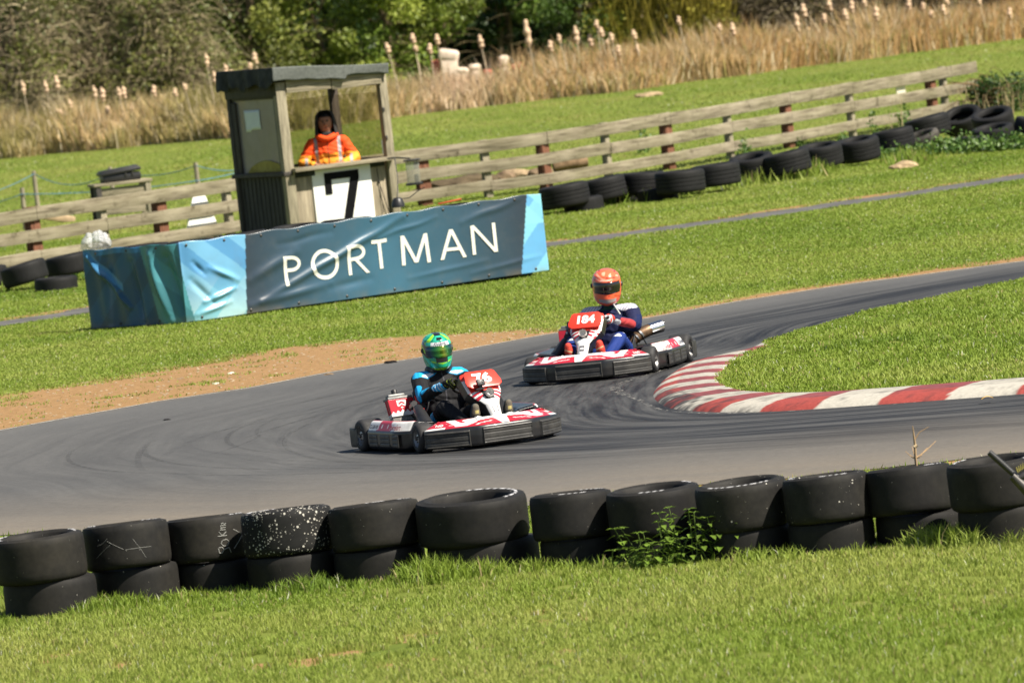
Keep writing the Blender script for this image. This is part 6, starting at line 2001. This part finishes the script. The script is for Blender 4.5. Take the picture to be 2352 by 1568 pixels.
    def rb(i, j):
        k_ = min(len(rp) - 1, int(i * (len(rp) - 1))); p = rp[k_]
        a_, c_ = rp[max(k_ - 1, 0)], rp[min(k_ + 1, len(rp) - 1)]
        d = (c_ - a_).normalized(); n = Vector((d.y, -d.x, 0)) * -1
        a = 2 * PI * j
        return p + n * .020 * math.copysign(abs(math.cos(a)) ** .4, math.cos(a)) + Vector((0, 0, .125 + .085 * math.copysign(abs(math.sin(a)) ** .4, math.sin(a))))
    P_('rear_bumper', M['guard'], lambda b: b.grid(rb, 80, 24), smooth=50)
    # radiator at the right of the seat
    ra = Matrix.Translation((.405, -.31, .075)) @ Matrix.Rotation(R(14), 4, 'X')
    rad = P_('radiator', M['paint'], lambda b: b.bm(_box_bm((.215, .05, .20), .006), ra @ Matrix.Translation((0, 0, .11)), 0, (.05, .05, .05, 1)), smooth=40)
    def fins(i, j):
        return ra @ Vector((-.098 + .196 * i, .0265 + (.004 if int(i * 44) % 2 else 0), .015 + .20 * j))
    P_('radiator_core', M['core'], lambda b: b.grid(fins, 132, 4, cfun=lambda i, j: (.42, .40, .36, 1) if int(i * 44) % 2 else (.10, .10, .10, 1)), rad, 0)
    def shf(i, j):
        x = -.122 + .244 * i; k_ = 1 if abs(x) < .112 else 0
        return ra @ Vector((x * (1.04 - .10 * (1 - j)), .036 * k_ - .02 * (1 - k_), .212 + .150 * j))
    def shc(i, j):
        u = i * 2 - 1; v = j
        sh = abs(u) < .34 and v > .42 and v < .92 and (v - .42) > abs(u) * .55
        if sh: return WHITE if (abs(u) > .24 or v > .84 or abs(((v * 5 + abs(u) * 2.2) % 1) - .5) < .22) else RED
        if v < .10: return WHITE
        zig = .30 + .22 * abs(((abs(u) * 2.6) % 1) - .5) * 2 - .16 * abs(u)
        return WHITE if v < zig * .75 else RED
    shr = P_('shroud', M['paint'], lambda b: b.grid(shf, 90, 60, cfun=shc), rad, 40)
    so = shr.modifiers.new('t', 'SOLIDIFY'); so.thickness = .006; so.offset = -1
    def tank(b):
        b.prism([(-.125, -.055), (.125, -.055), (.115, .04), (-.115, .04)], .364, .384, ra, bevel=.004)
        b.prism([(-.06, -.06), (.10, -.06), (.10, .02), (-.06, .02)], .384, .415, ra, bevel=.012)
    P_('header_tank', M['greymetal'], tank, rad, 40)
    P_('filler_cap', M['black'], lambda b: b.lathe([(0, .045), (.022, .045), (.027, .038), (.027, .0)], 16, ra @ Matrix.Translation((.02, -.02, .412))), rad, 40)
    # engine and its plug cap
    def engine(b):
        b.box((.33, -.46, .13), (.16, .22, .16), bevel=.02)
        for k_ in range(6): b.box((.31, -.40, .235 + k_ * .016), (.13, .14, .008), bevel=.003)
        b.lathe([(0, .09), (.045, .09), (.06, .07), (.06, 0)], 16, Matrix.Translation((.31, -.40, .325)))
        b.tube([(.31, -.34, .28), (.29, -.22, .26), (.27, -.12, .20)], .024, 10)
        b.tube([(.39, -.30, .10), (.42, -.2, .12), (.42, -.05, .16)], .02, 8)
    eng = P_('engine', M['darkmetal'], engine, smooth=40)
    def plug(b):
        b.tube([(.275, -.30, .36), (.275, -.30, .425)], [.016, .018], 10); b.tube([(.292, -.30, .432), (.235, -.29, .442)], [.018, .015], 10); b.box((.262, -.28, .30), (.06, .07, .075), bevel=.014); b.tube([(.27, -.33, .36), (.29, -.31, .28)], .022, 8)
    P_('plug_cap', M['redcap'], plug, eng, 50)
    P_('ignition_lead', M['black'], lambda b: b.tube(catmull3([(.235, -.29, .442), (.20, -.30, .45), (.175, -.28, .42), (.20, -.26, .33), (.24, -.30, .25)], 6), .007, 8), eng, 60)
    P_('fittings', M['brass'], lambda b: [ell(b, (.26, -.32, .25), (.018, .018, .022)), ell(b, (.29, -.30, .21), (.015, .015, .02)), b.tube([(.25, -.31, .30), (.26, -.31, .2)], .008, 8)], eng, 60)
    # intake silencer box: long black canister leaning forward
    def airbox(b):
        pts = [(.372, -.08, .360), (.378, -.06, .350), (.392, .02, .310), (.412, .14, .250), (.432, .26, .195), (.438, .30, .178), (.440, .31, .172)]
        b.tube(pts, [.02, .042, .050, .056, .060, .052, .02], 20)
        b.tube([(.36, -.22, .36), (.38, -.12, .39)], .03, 12)
    P_('airbox', M['black'], airbox, smooth=50)
    # exhaust on the other side
    def pipe(b):
        b.tube([(-.16, -.30, .22), (-.22, -.34, .28), (-.28, -.39, .335), (-.36, -.46, .365)], [.03, .045, .062, .058], 16)
    ex = P_('exhaust', M['rust'], pipe, smooth=50)
    P_('band', M['metal'], lambda b: [b.tube([(-.27, -.38, .327), (-.28, -.39, .336)], .066, 16), b.tube([(-.24, -.355, .30), (-.248, -.362, .307)], .058, 16)], ex, 40)
    P_('silencer', M['silver'], lambda b: b.tube([(-.355, -.455, .362), (-.36, -.46, .364), (-.460, -.550, .386), (-.465, -.555, .387)], [.05, .060, .060, .05], 22), ex, 40)
    # a clear side strut by the seat and the fuel tank under the wheel
    P_('seat_stay', M['metal'], lambda b: [b.tube([(s_ * .25, -.42, .40), (s_ * .32, -.55, .16)], .008, 8) for s_ in (-1,)], smooth=50)
    P_('fuel_tank', M['tank'], lambda b: b.box((0, .36, .14), (.22, .24, .16), bevel=.03), smooth=50)
    for sx in (1, -1):
        P_('pedal', M['metal'], lambda b: [b.tube([(sx * .15, .70, .08), (sx * .15, .70, .24)], .008, 8), b.box((sx * .15, .692, .24), (.07, .012, .05), bevel=.003)], smooth=50)
    return root

def catmull3(P, sub):
    P = [Vector(p) for p in P]; out = []
    for i in range(len(P) - 1):
        p0 = P[max(i - 1, 0)]; p1 = P[i]; p2 = P[i + 1]; p3 = P[min(i + 2, len(P) - 1)]
        for k_ in range(sub):
            t = k_ / sub
            out.append(0.5 * ((2 * p1) + (p2 - p0) * t + (2 * p0 - 5 * p1 + 4 * p2 - p3) * t * t + (3 * p1 - p0 - 3 * p2 + p3) * t ** 3))
    return out + [P[-1]]

def _box_bm(size, bev):
    bm = bmesh.new(); bmesh.ops.create_cube(bm, size=1)
    for v in bm.verts: v.co = Vector((v.co.x * size[0], v.co.y * size[1], v.co.z * size[2]))
    bmesh.ops.bevel(bm, geom=list(bm.edges), offset=bev, segments=2, profile=.5, affect='EDGES')
    return bm

M['seat'] = simple('seat_shell', (.035, .037, .042), .45, .3, 10)
M['core'] = vcol('radiator_fins', .5, .2, 30)
M['plate'] = simple('red_number_plate', (.72, .045, .025), .35, .10, 7, coat=.2)
M['greymetal'] = simple('grey_alloy', (.20, .20, .195), .5, .25, 12, metal=.3)
M['brass'] = simple('brass_fitting', (.55, .45, .25), .35, .3, 30, metal=.8)
M['tank'] = simple('translucent_tank', (.16, .20, .22), .35, .2, 8)

# ---------------------------------------------------------------- helmets
def helmet(person, c, yaw, pitch, roll_, paint, visor_mat, visor_col, strip_text=None, size=1.0):
    A, Bf, Bb = .133, .168, .165
    prof = [(0.0, .148), (.045, .143), (.085, .127), (.112, .100), (.128, .060), (.134, .010), (.131, -.04), (.124, -.09), (.112, -.130), (.098, -.150), (.080, -.156)]
    L_ = [0.0]
    for a_, c_ in zip(prof, prof[1:]): L_.append(L_[-1] + math.hypot(a_[0] - c_[0], a_[1] - c_[1]))
    def hp2(az, z_or_s, off=0.0, bys=True):
        s_ = z_or_s * L_[-1]
        r = float(np.interp(s_, L_, [p[0] for p in prof])); z = float(np.interp(s_, L_, [p[1] for p in prof]))
        r += off
        f = r / .134
        x = math.sin(az) * A * f; cy = math.cos(az)
        y = cy * (Bf if cy > 0 else Bb) * f
        if cy > 0:
            low = max(0, min(1, (-.02 - z) / .10))
            y += cy ** 2 * low * .024          # chin bar stands forward
            z -= cy ** 2 * low * .012
        else:
            z += (-cy) ** 2 * max(0, min(1, (-.04 - z) / .1)) * .02
        return Vector((x, y, z))
    def zs(z):
        zz = [p[1] for p in prof][::-1]; ss = L_[::-1]
        return float(np.interp(z, zz, ss)) / L_[-1]
    mm = Matrix.Translation(Vector(c)) @ Matrix.Rotation(yaw, 4, 'Z') @ Matrix.Rotation(pitch, 4, 'X') @ Matrix.Rotation(roll_, 4, 'Y') @ Matrix.Diagonal((size, size, size, 1))
    def fn(i, j): return mm @ hp2((i * 2 - 1) * PI, j)
    def cf(i, j):
        q = hp2((i * 2 - 1) * PI, j); return (*paint((i * 2 - 1) * PI, q.z, q), 1)
    b = MB(); b.grid(fn, 168, 96, cfun=cf)
    h = b.build('helmet', M['helmet'], person, smooth=60)
    so = h.modifiers.new('t', 'SOLIDIFY'); so.thickness = .006; so.offset = -1
    # visor
    def zr(k_, i):
        a = abs(i * 2 - 1)
        lo = -.052 + .028 * a ** 3; hi = .050 - .020 * a ** 4
        return lo + (hi - lo) * k_
    AZ = R(66)
    def vf(i, j):
        az = (i * 2 - 1) * AZ
        e = min(min(i, 1 - i) * 8, min(j, 1 - j) * 5, 1)
        return mm @ hp2(az, zs(zr(j, i)), .0005 + .005 * max(0, e) ** .4)
    b = MB(); b.grid(vf, 90, 30, cfun=lambda i, j: (*visor_col(i * 2 - 1, j), 1))
    b.build('visor', visor_mat, h, smooth=60)
    for s_ in (-1, 1):
        q = hp2(R(84) * s_, zs(.005), .0); n = Vector((math.sin(R(84) * s_), .25, 0)).normalized()
        b = MB(); b.lathe([(0, .010), (.018, .009), (.023, .0)], 16, mm @ frame(q, Vector((0, 0, 1)).cross(n), (0, 0, 1)))
        b.build('visor_pivot', M['black'], h, smooth=50)
    if strip_text:
        V, F = text_mesh(strip_text, .036, .0008)
        b = MB(); b.add([mm @ hp2(-(v.x) / .168 , zs(.068 + v.y), .0065) for v in V], F)
        b.build('lettering', M['decalnavy'], h, smooth=0)
    return h

TEAL, LIME = np.array((.015, .40, .21)), np.array((.30, .66, .03))
DKT = np.array((.008, .10, .09)); BK = np.array((.010, .010, .012)); WH = np.array((.74, .76, .78)); SKY = np.array((.03, .46, .33))
def paint1(az, z, q):
    a = abs(az)
    if .052 < z < .084 and a < R(64): return WH if a < R(40) else SKY
    if z > .084:
        # vents and arrows on the crown
        if a < .26 and .096 < z < .118 and q.y > 0: return BK
        if z > .132 and abs(q.x) < .030 and q.y > -.02: return BK
        if abs(q.x) < .035 and q.y < 0: return BK
        w_ = math.sin(a * 5.2 + z * 34)
        if abs(w_) < .13: return BK
        if w_ > .62: return LIME
        return TEAL if w_ > -.6 else SKY * .9
    if a < R(64) and -.052 < z < .052: return BK
    if z < -.052:
        if a < R(24) and z > -.098: return BK if z > -.09 else DKT
        if a < R(44) and abs(z + .105 - .03 * (a)) < .006: return LIME
        w_ = math.sin(a * 6.0 - z * 46 + 1.2)
        if abs(w_) < .10: return BK
        if z < -.142: return LIME if a < 1.0 else BK
        return TEAL if w_ > -.55 else np.array((.02, .50, .36))
    # sides and back
    w_ = math.sin(a * 4.0 - z * 40)
    if a < R(100) and z > -.03: return BK if abs(w_) < .8 else LIME
    if abs(w_) < .18: return BK
    return TEAL if w_ > 0 else (LIME if w_ < -.75 else DKT)
ORG = np.array((.90, .140, .060)); GLARE = np.array((.88, .40, .26))
def paint2(az, z, q):
    a = abs(az)
    if a < R(64) and -.052 < z < .052: return BK
    n = math.sin(q.x * 60 + 3 * math.sin(q.z * 40)) * math.sin(q.z * 75 + 2 * math.sin(q.x * 31 + 1))
    if z > .058 and q.y > -.03:
        if n > .55 and a < 1.2: return GLARE  # pale patches paint the glare on the front of the crown
        if .062 < z < .075 and a < .45: return np.array((.80, .50, .40))
    if z < -.10 and a < R(40) and z > -.142 + .02 * a: return np.array((.34, .30, .28))
    if n < -.72: return np.array((.45, .03, .02))
    return ORG

M['mirror'] = vcol('mirrored_visor', .10, .02, 4, spec=.8, coat=.5)
for n_ in M['mirror'].node_tree.nodes:
    if n_.type == 'BSDF_PRINCIPLED': n_.inputs['Metallic'].default_value = .75
M['darkvisor'] = simple('dark_visor', (.012, .011, .010), .08, .2, 4, spec=.7, coat=.6)
def vis1(x, j):
    ks = [(-1, (.02, .03, .06)), (-.66, (.015, .06, .12)), (-.36, (.015, .20, .07)), (-.08, (.10, .36, .04)), (.12, (.28, .36, .04)), (.34, (.06, .28, .08)), (.62, (.02, .12, .14)), (1, (.03, .03, .08))]
    x = -x + .12 * (j - .5)
    return tuple(float(np.interp(x, [k_[0] for k_ in ks], [k_[1][c_] for k_ in ks])) for c_ in range(3))

# ---------------------------------------------------------------- drivers
def hand_on_rim(b, g, sx, tang, ax):
    """palm and five bent fingers closed round the rim of a wheel at g"""
    X = Vector((sx, 0, 0))
    pc = g + ax * .030 + X * .010 - tang * .005
    cap(b, pc - tang * .030, pc + tang * .030, .020, .022, 10)
    cap(b, pc - tang * .025 - X * .004, pc + tang * .028 + X * .006, .018, .019, 10)
    for k_, (o_, ln) in enumerate(((.036, .95), (.0125, 1.05), (-.0115, 1.0), (-.034, .82))):
        gk = g + tang * o_
        p0 = gk + ax * .030 + X * .022; p1 = gk + ax * .006 + X * .036; p2 = gk - ax * .022 * ln + X * .026; p3 = gk - ax * .030 * ln - X * .006 * ln
        cap(b, p0, p1, .0115, .0105, 8); cap(b, p1, p2, .0105, .0098, 8); cap(b, p2, p3, .0098, .0082, 8)
    t0 = pc + tang * .022 - X * .014; t1 = t0 + tang * .026 - X * .006 - ax * .012; t2 = t1 + tang * .020 + X * .004 - ax * .016
    cap(b, t0, t1, .0125, .011, 8); cap(b, t1, t2, .011, .0092, 8)

def make_driver(label, loc, th, colour, group, wide=1.0):
    root = thing('person', label, 'person', tuple(loc), PI + th, group)
    b = MB()
    ell(b, (0, -.36, .17), (.175, .15, .125)); ell(b, (0, -.385, .29), (.155, .12, .14))
    ell(b, (0, -.405, .42), (.172, .122, .15)); ell(b, (0, -.41, .51), (.185, .115, .11))
    cap(b, (-.155, -.41, .565), (.155, -.41, .565), .078, .078); cap(b, (0, -.41, .56), (0, -.405, .70), .072, .062)
    ell(b, (0, -.40, .80), (.085, .10, .11))
    wc = Vector((0, .27, .53)); ax = Vector((0, -.5, .866)); tg = Vector((0, .866, .5))
    for s_ in (1, -1):
        sh = Vector((s_ * .185, -.405, .565)); el = Vector((s_ * .285, -.13, .435)); g = wc + Vector((s_ * .158, 0, 0)) + tg * .02
        wr = g + ax * .045 + Vector((s_ * .02, -.062, -.030))
        cap(b, sh, sh.lerp(el, .5) + Vector((s_ * .008, 0, -.004)), .078, .068); cap(b, sh.lerp(el, .45), el, .068, .056); cap(b, el, el.lerp(wr, .5), .057, .050); cap(b, el.lerp(wr, .5), wr, .050, .036)
        cap(b, wr, g + ax * .032 + Vector((s_ * .008, -.015, 0)), .030, .024)
        hand_on_rim(b, g, s_, tg, ax)
        hip = Vector((s_ * .105, -.30, .165)); kn = Vector((s_ * .235, .20, .345)); an = Vector((s_ * .165, .575, .165))
        cap(b, hip, hip.lerp(kn, .5), .100, .086); cap(b, hip.lerp(kn, .5), kn, .086, .066); cap(b, kn, kn.lerp(an, .45), .066, .058); cap(b, kn.lerp(an, .45), an, .058, .046)
        cap(b, an, an + Vector((-s_ * .008, .03, -.045)), .046, .040); cap(b, an + Vector((-s_ * .005, .035, -.05)), Vector((s_ * .155, .655, .30)), .043, .044); cap(b, Vector((s_ * .155, .655, .29)), Vector((s_ * .155, .668, .345)), .045, .034)
    V, NN, F = fuse(b, .0055, 3)
    armless = np.minimum(segd(V, (.158, .28, .53), (.158, .33, .56)), segd(V, (-.158, .28, .53), (-.158, .33, .56)))
    body = armless > .09
    V2 = folds(V, NN, .0026)
    V = np.where((body & (V[:, 1] < .55))[:, None], V2, V)
    C = colour(V, NN)
    tor = np.clip((.12 - V[:, 1]) / .35, 0, 1)
    V[:, 0] *= 1 + (wide - 1) * tor
    np_mesh('body', V, F, M['suit'], C, root, smooth=True)
    return root

def col1(V, NN):
    k = np.array((.011, .011, .013)); blue = np.array((.015, .36, .72)); white = np.array((.62, .70, .78))
    C = np.tile(k, (len(V), 1))
    ax = np.abs(V[:, 0]); W_ = np.stack([ax, V[:, 1], V[:, 2]], 1)
    d = segd(W_, (.09, -.36, .655), (.205, -.37, .60)); top = (V[:, 2] > .53)
    C[(d < .060) & top] = blue; C[(d < .052) & top & (segd(W_, (.06, -.31, .64), (.16, -.31, .585)) < .045)] = white
    d = segd(W_, (.305, -.20, .50), (.335, -.13, .43)); C[d < .048] = blue
    d = segd(W_, (.30, -.08, .48), (.25, -.02, .50)); C[d < .030] = blue
    d = segd(W_, (.24, .07, .52), (.20, .15, .52)); m_ = d < .042
    C[m_] = blue; st = m_ & (np.sin(V[:, 1] * 190 + V[:, 2] * 90) > .45); C[st] = white
    d = segd(W_, (.19, -.20, .30), (.27, -.04, .25)); C[(d < .055)] = blue
    d = segd(W_, (.10, -.10, .27), (.16, .0, .33)); C[(d < .022)] = white * .6
    d = segd(W_, (.10, -.28, .36), (.06, -.27, .46)); C[d < .012] = (.10, .10, .11)
    # gloves with bright knuckle piping
    g = segd(W_, (.158, .26, .53), (.165, .35, .60)); C[g < .075] = k * 1.2
    C[(g < .085) & (np.abs(np.sin(V[:, 1] * 70 + V[:, 2] * 50)) < .16)] = (.50, .62, .04)
    # boots
    f = V[:, 1] > .535; C[f] = (.030, .045, .055)
    sole = f & (NN[:, 1] > .35); C[sole] = (.125, .110, .085)
    C[sole & (np.abs(V[:, 2] - .305) < .014) & (np.abs(ax - .155) < .016)] = (.50, .42, .16)
    C[(np.abs(V[:, 0]) < .004) & (V[:, 1] > -.35) & (V[:, 2] > .25)] = (.06, .06, .07)
    return C

def col2(V, NN):
    k = np.array((.012, .016, .060)); blue = np.array((.011, .034, .19)); white = np.array((.72, .74, .78)); red = np.array((.62, .05, .03))
    C = np.tile(k, (len(V), 1))
    ax = np.abs(V[:, 0]); W_ = np.stack([ax, V[:, 1], V[:, 2]], 1)
    leg = (V[:, 1] > -.22) & (V[:, 2] < .45) & (segd(W_, (.105, -.30, .165), (.235, .20, .345)) < .13); C[leg] = blue
    C[segd(W_, (.235, .20, .345), (.165, .575, .165)) < .08] = blue
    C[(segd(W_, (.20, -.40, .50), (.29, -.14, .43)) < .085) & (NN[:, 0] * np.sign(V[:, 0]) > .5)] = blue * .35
    d = segd(W_, (.10, -.34, .66), (.20, -.36, .60)); m_ = (d < .056) & (V[:, 2] > .54)
    C[m_] = white; C[m_ & (np.sin(V[:, 0] * 240 + V[:, 2] * 120) > .6)] = (.25, .25, .40)
    d = segd(W_, (.22, .11, .50), (.30, -.02, .46)); C[d < .045] = (.42, .045, .05)
    d = segd(W_, (.185, .17, .52), (.20, .14, .50)); C[d < .045] = white
    m_ = segd(W_, (.22, .02, .36), (.235, .24, .40)) < .052
    C[m_ & (np.sin(V[:, 1] * 85 + V[:, 2] * 60) > .35)] = white
    g = segd(W_, (.158, .26, .53), (.165, .35, .60)); C[g < .075] = white * .9; C[(g < .075) & (np.sin(V[:, 1] * 90) > .1)] = red
    f = V[:, 1] > .535; C[f] = (.55, .045, .03); sole = f & (NN[:, 1] > .35); C[sole] = (.62, .07, .045)
    C[sole & (np.abs(V[:, 2] - .30 - .4 * (ax - .155)) < .006)] = (.60, .45, .25)
    C[(np.abs(V[:, 0]) < .07) & (V[:, 2] > .60) & (V[:, 2] < .69) & (V[:, 1] > -.35)] = (.02, .07, .05)
    return C

K1, T1 = G(1068, 1018), R(23.6)
K2, T2 = G(1391, 860), R(-16)
make_kart('leading red and white kart with red number plate 76 at the centre of the bend', '76', K1, T1, dict(steer=-6, camera=True))
make_kart('following red and white kart with red number plate 184 nearer the striped kerb', '184', K2, T2, dict(steer=4))
dr1 = make_driver('driver in black and blue suit and green helmet steering the leading kart', K1, T1, col1, 'kart drivers')
helmet(dr1, (0, -.39, .815), R(-10), R(-5), R(1), paint1, M['mirror'], vis1, 'CLUB100')
dr2 = make_driver('driver in navy suit, red boots and orange helmet in the following kart', K2, T2, col2, 'kart drivers', 1.13)
helmet(dr2, (0, -.39, .838), R(15), R(-8), R(-2), paint2, M['darkvisor'], lambda x, j: (.01, .01, .01), size=1.08)
b = MB(); b.tube([Vector((math.cos(a) * .085, -.40 + math.sin(a) * .085, .648 + .012 * math.sin(a))) for a in [2 * PI * i / 28 for i in range(28)]], .038, 12, closed=True)
b.build('neck_brace', M['black'], dr1, smooth=60)
b = MB(); b.tube([(-.06, -.29, .68), (-.10, -.30, .60), (-.13, -.29, .55)], .008, 6); b.build('strap', simple('pale_strap', (.5, .52, .48), .7, .1, 20), dr2, smooth=60)

# ---------------------------------------------------------------- the marshal in the hut
def make_marshal():
    y0 = HUT.y + .80
    p = at(749, 330, y0); fl = .23
    zt = at(741, 253, y0).z
    k = (zt - fl) / 1.84 * .965
    root = thing('person', 'marshal in an orange jacket and dark hood standing inside the hut', 'person', (p.x + .02, y0, fl), 0)
    # local: faces -y; heights for a 1.80 m figure scaled by k
    b = MB()
    ell(b, (0, 0, .98), (.18, .13, .16)); ell(b, (0, 0, 1.12), (.205, .15, .17)); ell(b, (0, .0, 1.27), (.225, .15, .17)); ell(b, (0, .01, 1.38), (.215, .13, .11))
    cap(b, (-.17, .02, 1.425), (.17, .02, 1.425), .085, .085); cap(b, (0, .01, 1.44), (0, 0, 1.56), .065, .06)
    ell(b, (0, -.005, 1.675), (.078, .095, .115)); ell(b, (0, -.03, 1.615), (.058, .06, .055))
    cap(b, (0, -.095, 1.685), (0, -.108, 1.655), .010, .016, 8); cap(b, (-.035, -.082, 1.71), (.035, -.082, 1.71), .014, .014, 8); cap(b, (-.02, -.05, 1.52), (.02, -.05, 1.52), .05, .05, 8); cap(b, (-.020, -.083, 1.618), (.020, -.083, 1.618), .010, .010, 8)
    for s_ in (1, -1):
        sh = Vector((s_ * .20, .02, 1.42)); el = Vector((s_ * .345, -.02, 1.15)); wr = Vector((s_ * .20, -.26, 1.10))
        cap(b, sh, el, .088, .075); cap(b, el, wr, .074, .055)
        hd = Vector((s_ * .14, -.33, 1.09)); cap(b, wr, hd, .034, .036)
        for f_ in range(4):
            q = hd + Vector((-s_ * (.01 + .002 * f_), -.012, .028 - f_ * .019)); ln = (.030, .034, .032, .026)[f_]
            q1 = q + Vector((-s_ * ln, -.02, 0)); q2 = q1 + Vector((-s_ * ln * .9, .004, -.006))
            cap(b, q, q1, .0095, .009, 8); cap(b, q1, q2, .009, .0078, 8)
        cap(b, hd + Vector((-s_ * .006, .005, .03)), hd + Vector((-s_ * .035, -.005, .055)), .0105, .009, 8)
        cap(b, (s_ * .095, 0, .95), (s_ * .10, -.01, .52), .105, .075); cap(b, (s_ * .10, -.01, .52), (s_ * .105, .02, .10), .072, .050)
        cap(b, (s_ * .105, .03, .06), (s_ * .115, -.14, .045), .050, .042)
    V, NN, F = fuse(b, .008, 3)
    hs = np.clip((V[:, 2] - 1.50) / .04, 0, 1) * .22
    V[:, 0] *= 1 + hs * 2.0; V[:, 1] *= 1 + hs; V[:, 2] = np.where(V[:, 2] > 1.5, 1.5 + (V[:, 2] - 1.5) * (1 + hs), V[:, 2])
    j = (V[:, 2] > .86) & (V[:, 2] < 1.48)
    V = np.where(j[:, None], folds(V, NN, .006, .6), V)
    org = np.array((.86, .085, .012)); yel = np.array((.95, .36, .035)); grey = np.array((.34, .35, .36)); skin = np.array((.36, .17, .105))
    C = np.tile(org, (len(V), 1)); x, y, z = V[:, 0], V[:, 1], V[:, 2]
    wob = .010 * np.sin(x * 40)
    C[(z + wob < 1.255)] = yel; C[z < 1.095] = grey; C[z < 1.04] = org
    strap = (np.abs(np.abs(x) - .155) < .022) & (z > 1.095) & (y < .12); C[strap] = grey
    ax = np.abs(x); W_ = np.stack([ax, y, z], 1)
    sl = segd(W_, (.345, -.02, 1.15), (.20, -.26, 1.10)) < .085; C[sl & (z > 1.02) & (z < 1.13)] = yel
    C[sl & (np.abs(ax - .30) < .02) & (y < -.04)] = grey
    C[z < .86] = (.025, .028, .035); C[(z < .12)] = (.012, .012, .012)
    C[segd(W_, (.14, -.33, 1.09), (.10, -.36, 1.09)) < .07] = skin
    C[z > 1.505] = skin; C[(z > 1.505) & (z < 1.585)] = (.022, .020, .020); C[(z > 1.80)] = (.022, .020, .020)
    eye = np.minimum(np.hypot(ax - .036, z - 1.729), 9); C[(eye < .012) & (y < -.07)] = (.05, .035, .03)
    C[(np.abs(z - 1.75) < .007) & (ax < .06) & (ax > .012) & (y < -.07)] = (.10, .06, .04)
    C[(np.abs(z - 1.643) < .007) & (ax < .026) & (y < -.07)] = (.25, .08, .06)
    C[(ax < .006) & (z > 1.10) & (z < 1.44) & (y < 0)] = (.25, .05, .02)
    V[:, 0] = np.where(z < 1.5, V[:, 0] * 1.12, V[:, 0])
    np_mesh('body', V * k, F, M['hivis'], C, root, smooth=True)
    # hood: open at the face
    b = MB()
    def hf(i, jj):
        az = R(52) + (2 * PI - R(104)) * i        # from the right cheek round the back to the left cheek
        zz = jj
        r = 1.0
        if zz < .75:
            h_ = 1.535 + .225 * zz / .75; rx, ry = .150 + .025 * (1 - zz), .155 + .02 * (1 - zz)
        else:
            t = (zz - .75) / .25; h_ = 1.76 + .145 * math.sin(t * PI / 2); rx = .150 * math.cos(t * PI / 2) ** .7 + .001; ry = .155 * math.cos(t * PI / 2) ** .7 + .001
        return Vector((math.sin(az) * rx, -math.cos(az) * ry + .010, h_ + .01 * math.sin(az * 5) * (1 - zz))) * k
    b.grid(hf, 48, 24)
    o = b.build('hood', simple('dark_hood', (.022, .020, .020), .85, .3, 20, .3, 40), root, smooth=60)
    so = o.modifiers.new('t', 'SOLIDIFY'); so.thickness = .012
    b = MB(); b.tube([Vector((math.sin(a) * .135, -math.cos(a) * .11 - .01, 1.475 + .05 * abs(math.sin(a)) ** 1.5)) * k for a in [2 * PI * i / 28 for i in range(28)]], .046 * k, 10, closed=True, cc=(.80, .085, .012, 1))
    b.build('collar', M['hivis'], root, smooth=60)
    return root
make_marshal()

# loose stones over the sandy verge
n = 900
u_ = rng.uniform(-40, 1300, n); t = rng.random(n)
top_ = np.interp(u_, [0, 160, 400, 600, 800, 1000, 1190, 1300], [905, 882, 840, 803, 780, 768, 756, 752]); bot_ = np.interp(u_, [0, 370, 560, 740, 960, 1230], [985, 917, 890, 855, 819, 769])
V, F = [], []
for i in range(n):
    g0 = G(u_[i], top_[i] + (bot_[i] - top_[i]) * t[i]); s_ = random.choice((.006, .008, .012, .02)); a = random.uniform(0, 6)
    o_ = len(V)
    for q in ((1, 0, .2), (0, 1, .3), (-1, .1, .1), (0, -1, .2), (.1, .1, .9)):
        V.append(g0 + Vector((q[0] * math.cos(a) - q[1] * math.sin(a), q[0] * math.sin(a) + q[1] * math.cos(a), q[2] * .7)) * s_)
    F += [(o_, o_ + 1, o_ + 4), (o_ + 1, o_ + 2, o_ + 4), (o_ + 2, o_ + 3, o_ + 4), (o_ + 3, o_, o_ + 4)]
o = np_mesh('gravel', np.array([tuple(v) for v in V]), np.array(F), simple('verge_grit', (.30, .23, .15), .9, .6, 3))
tag(o, 'loose grit and small stones over the sandy verge', 'gravel', kind='stuff')
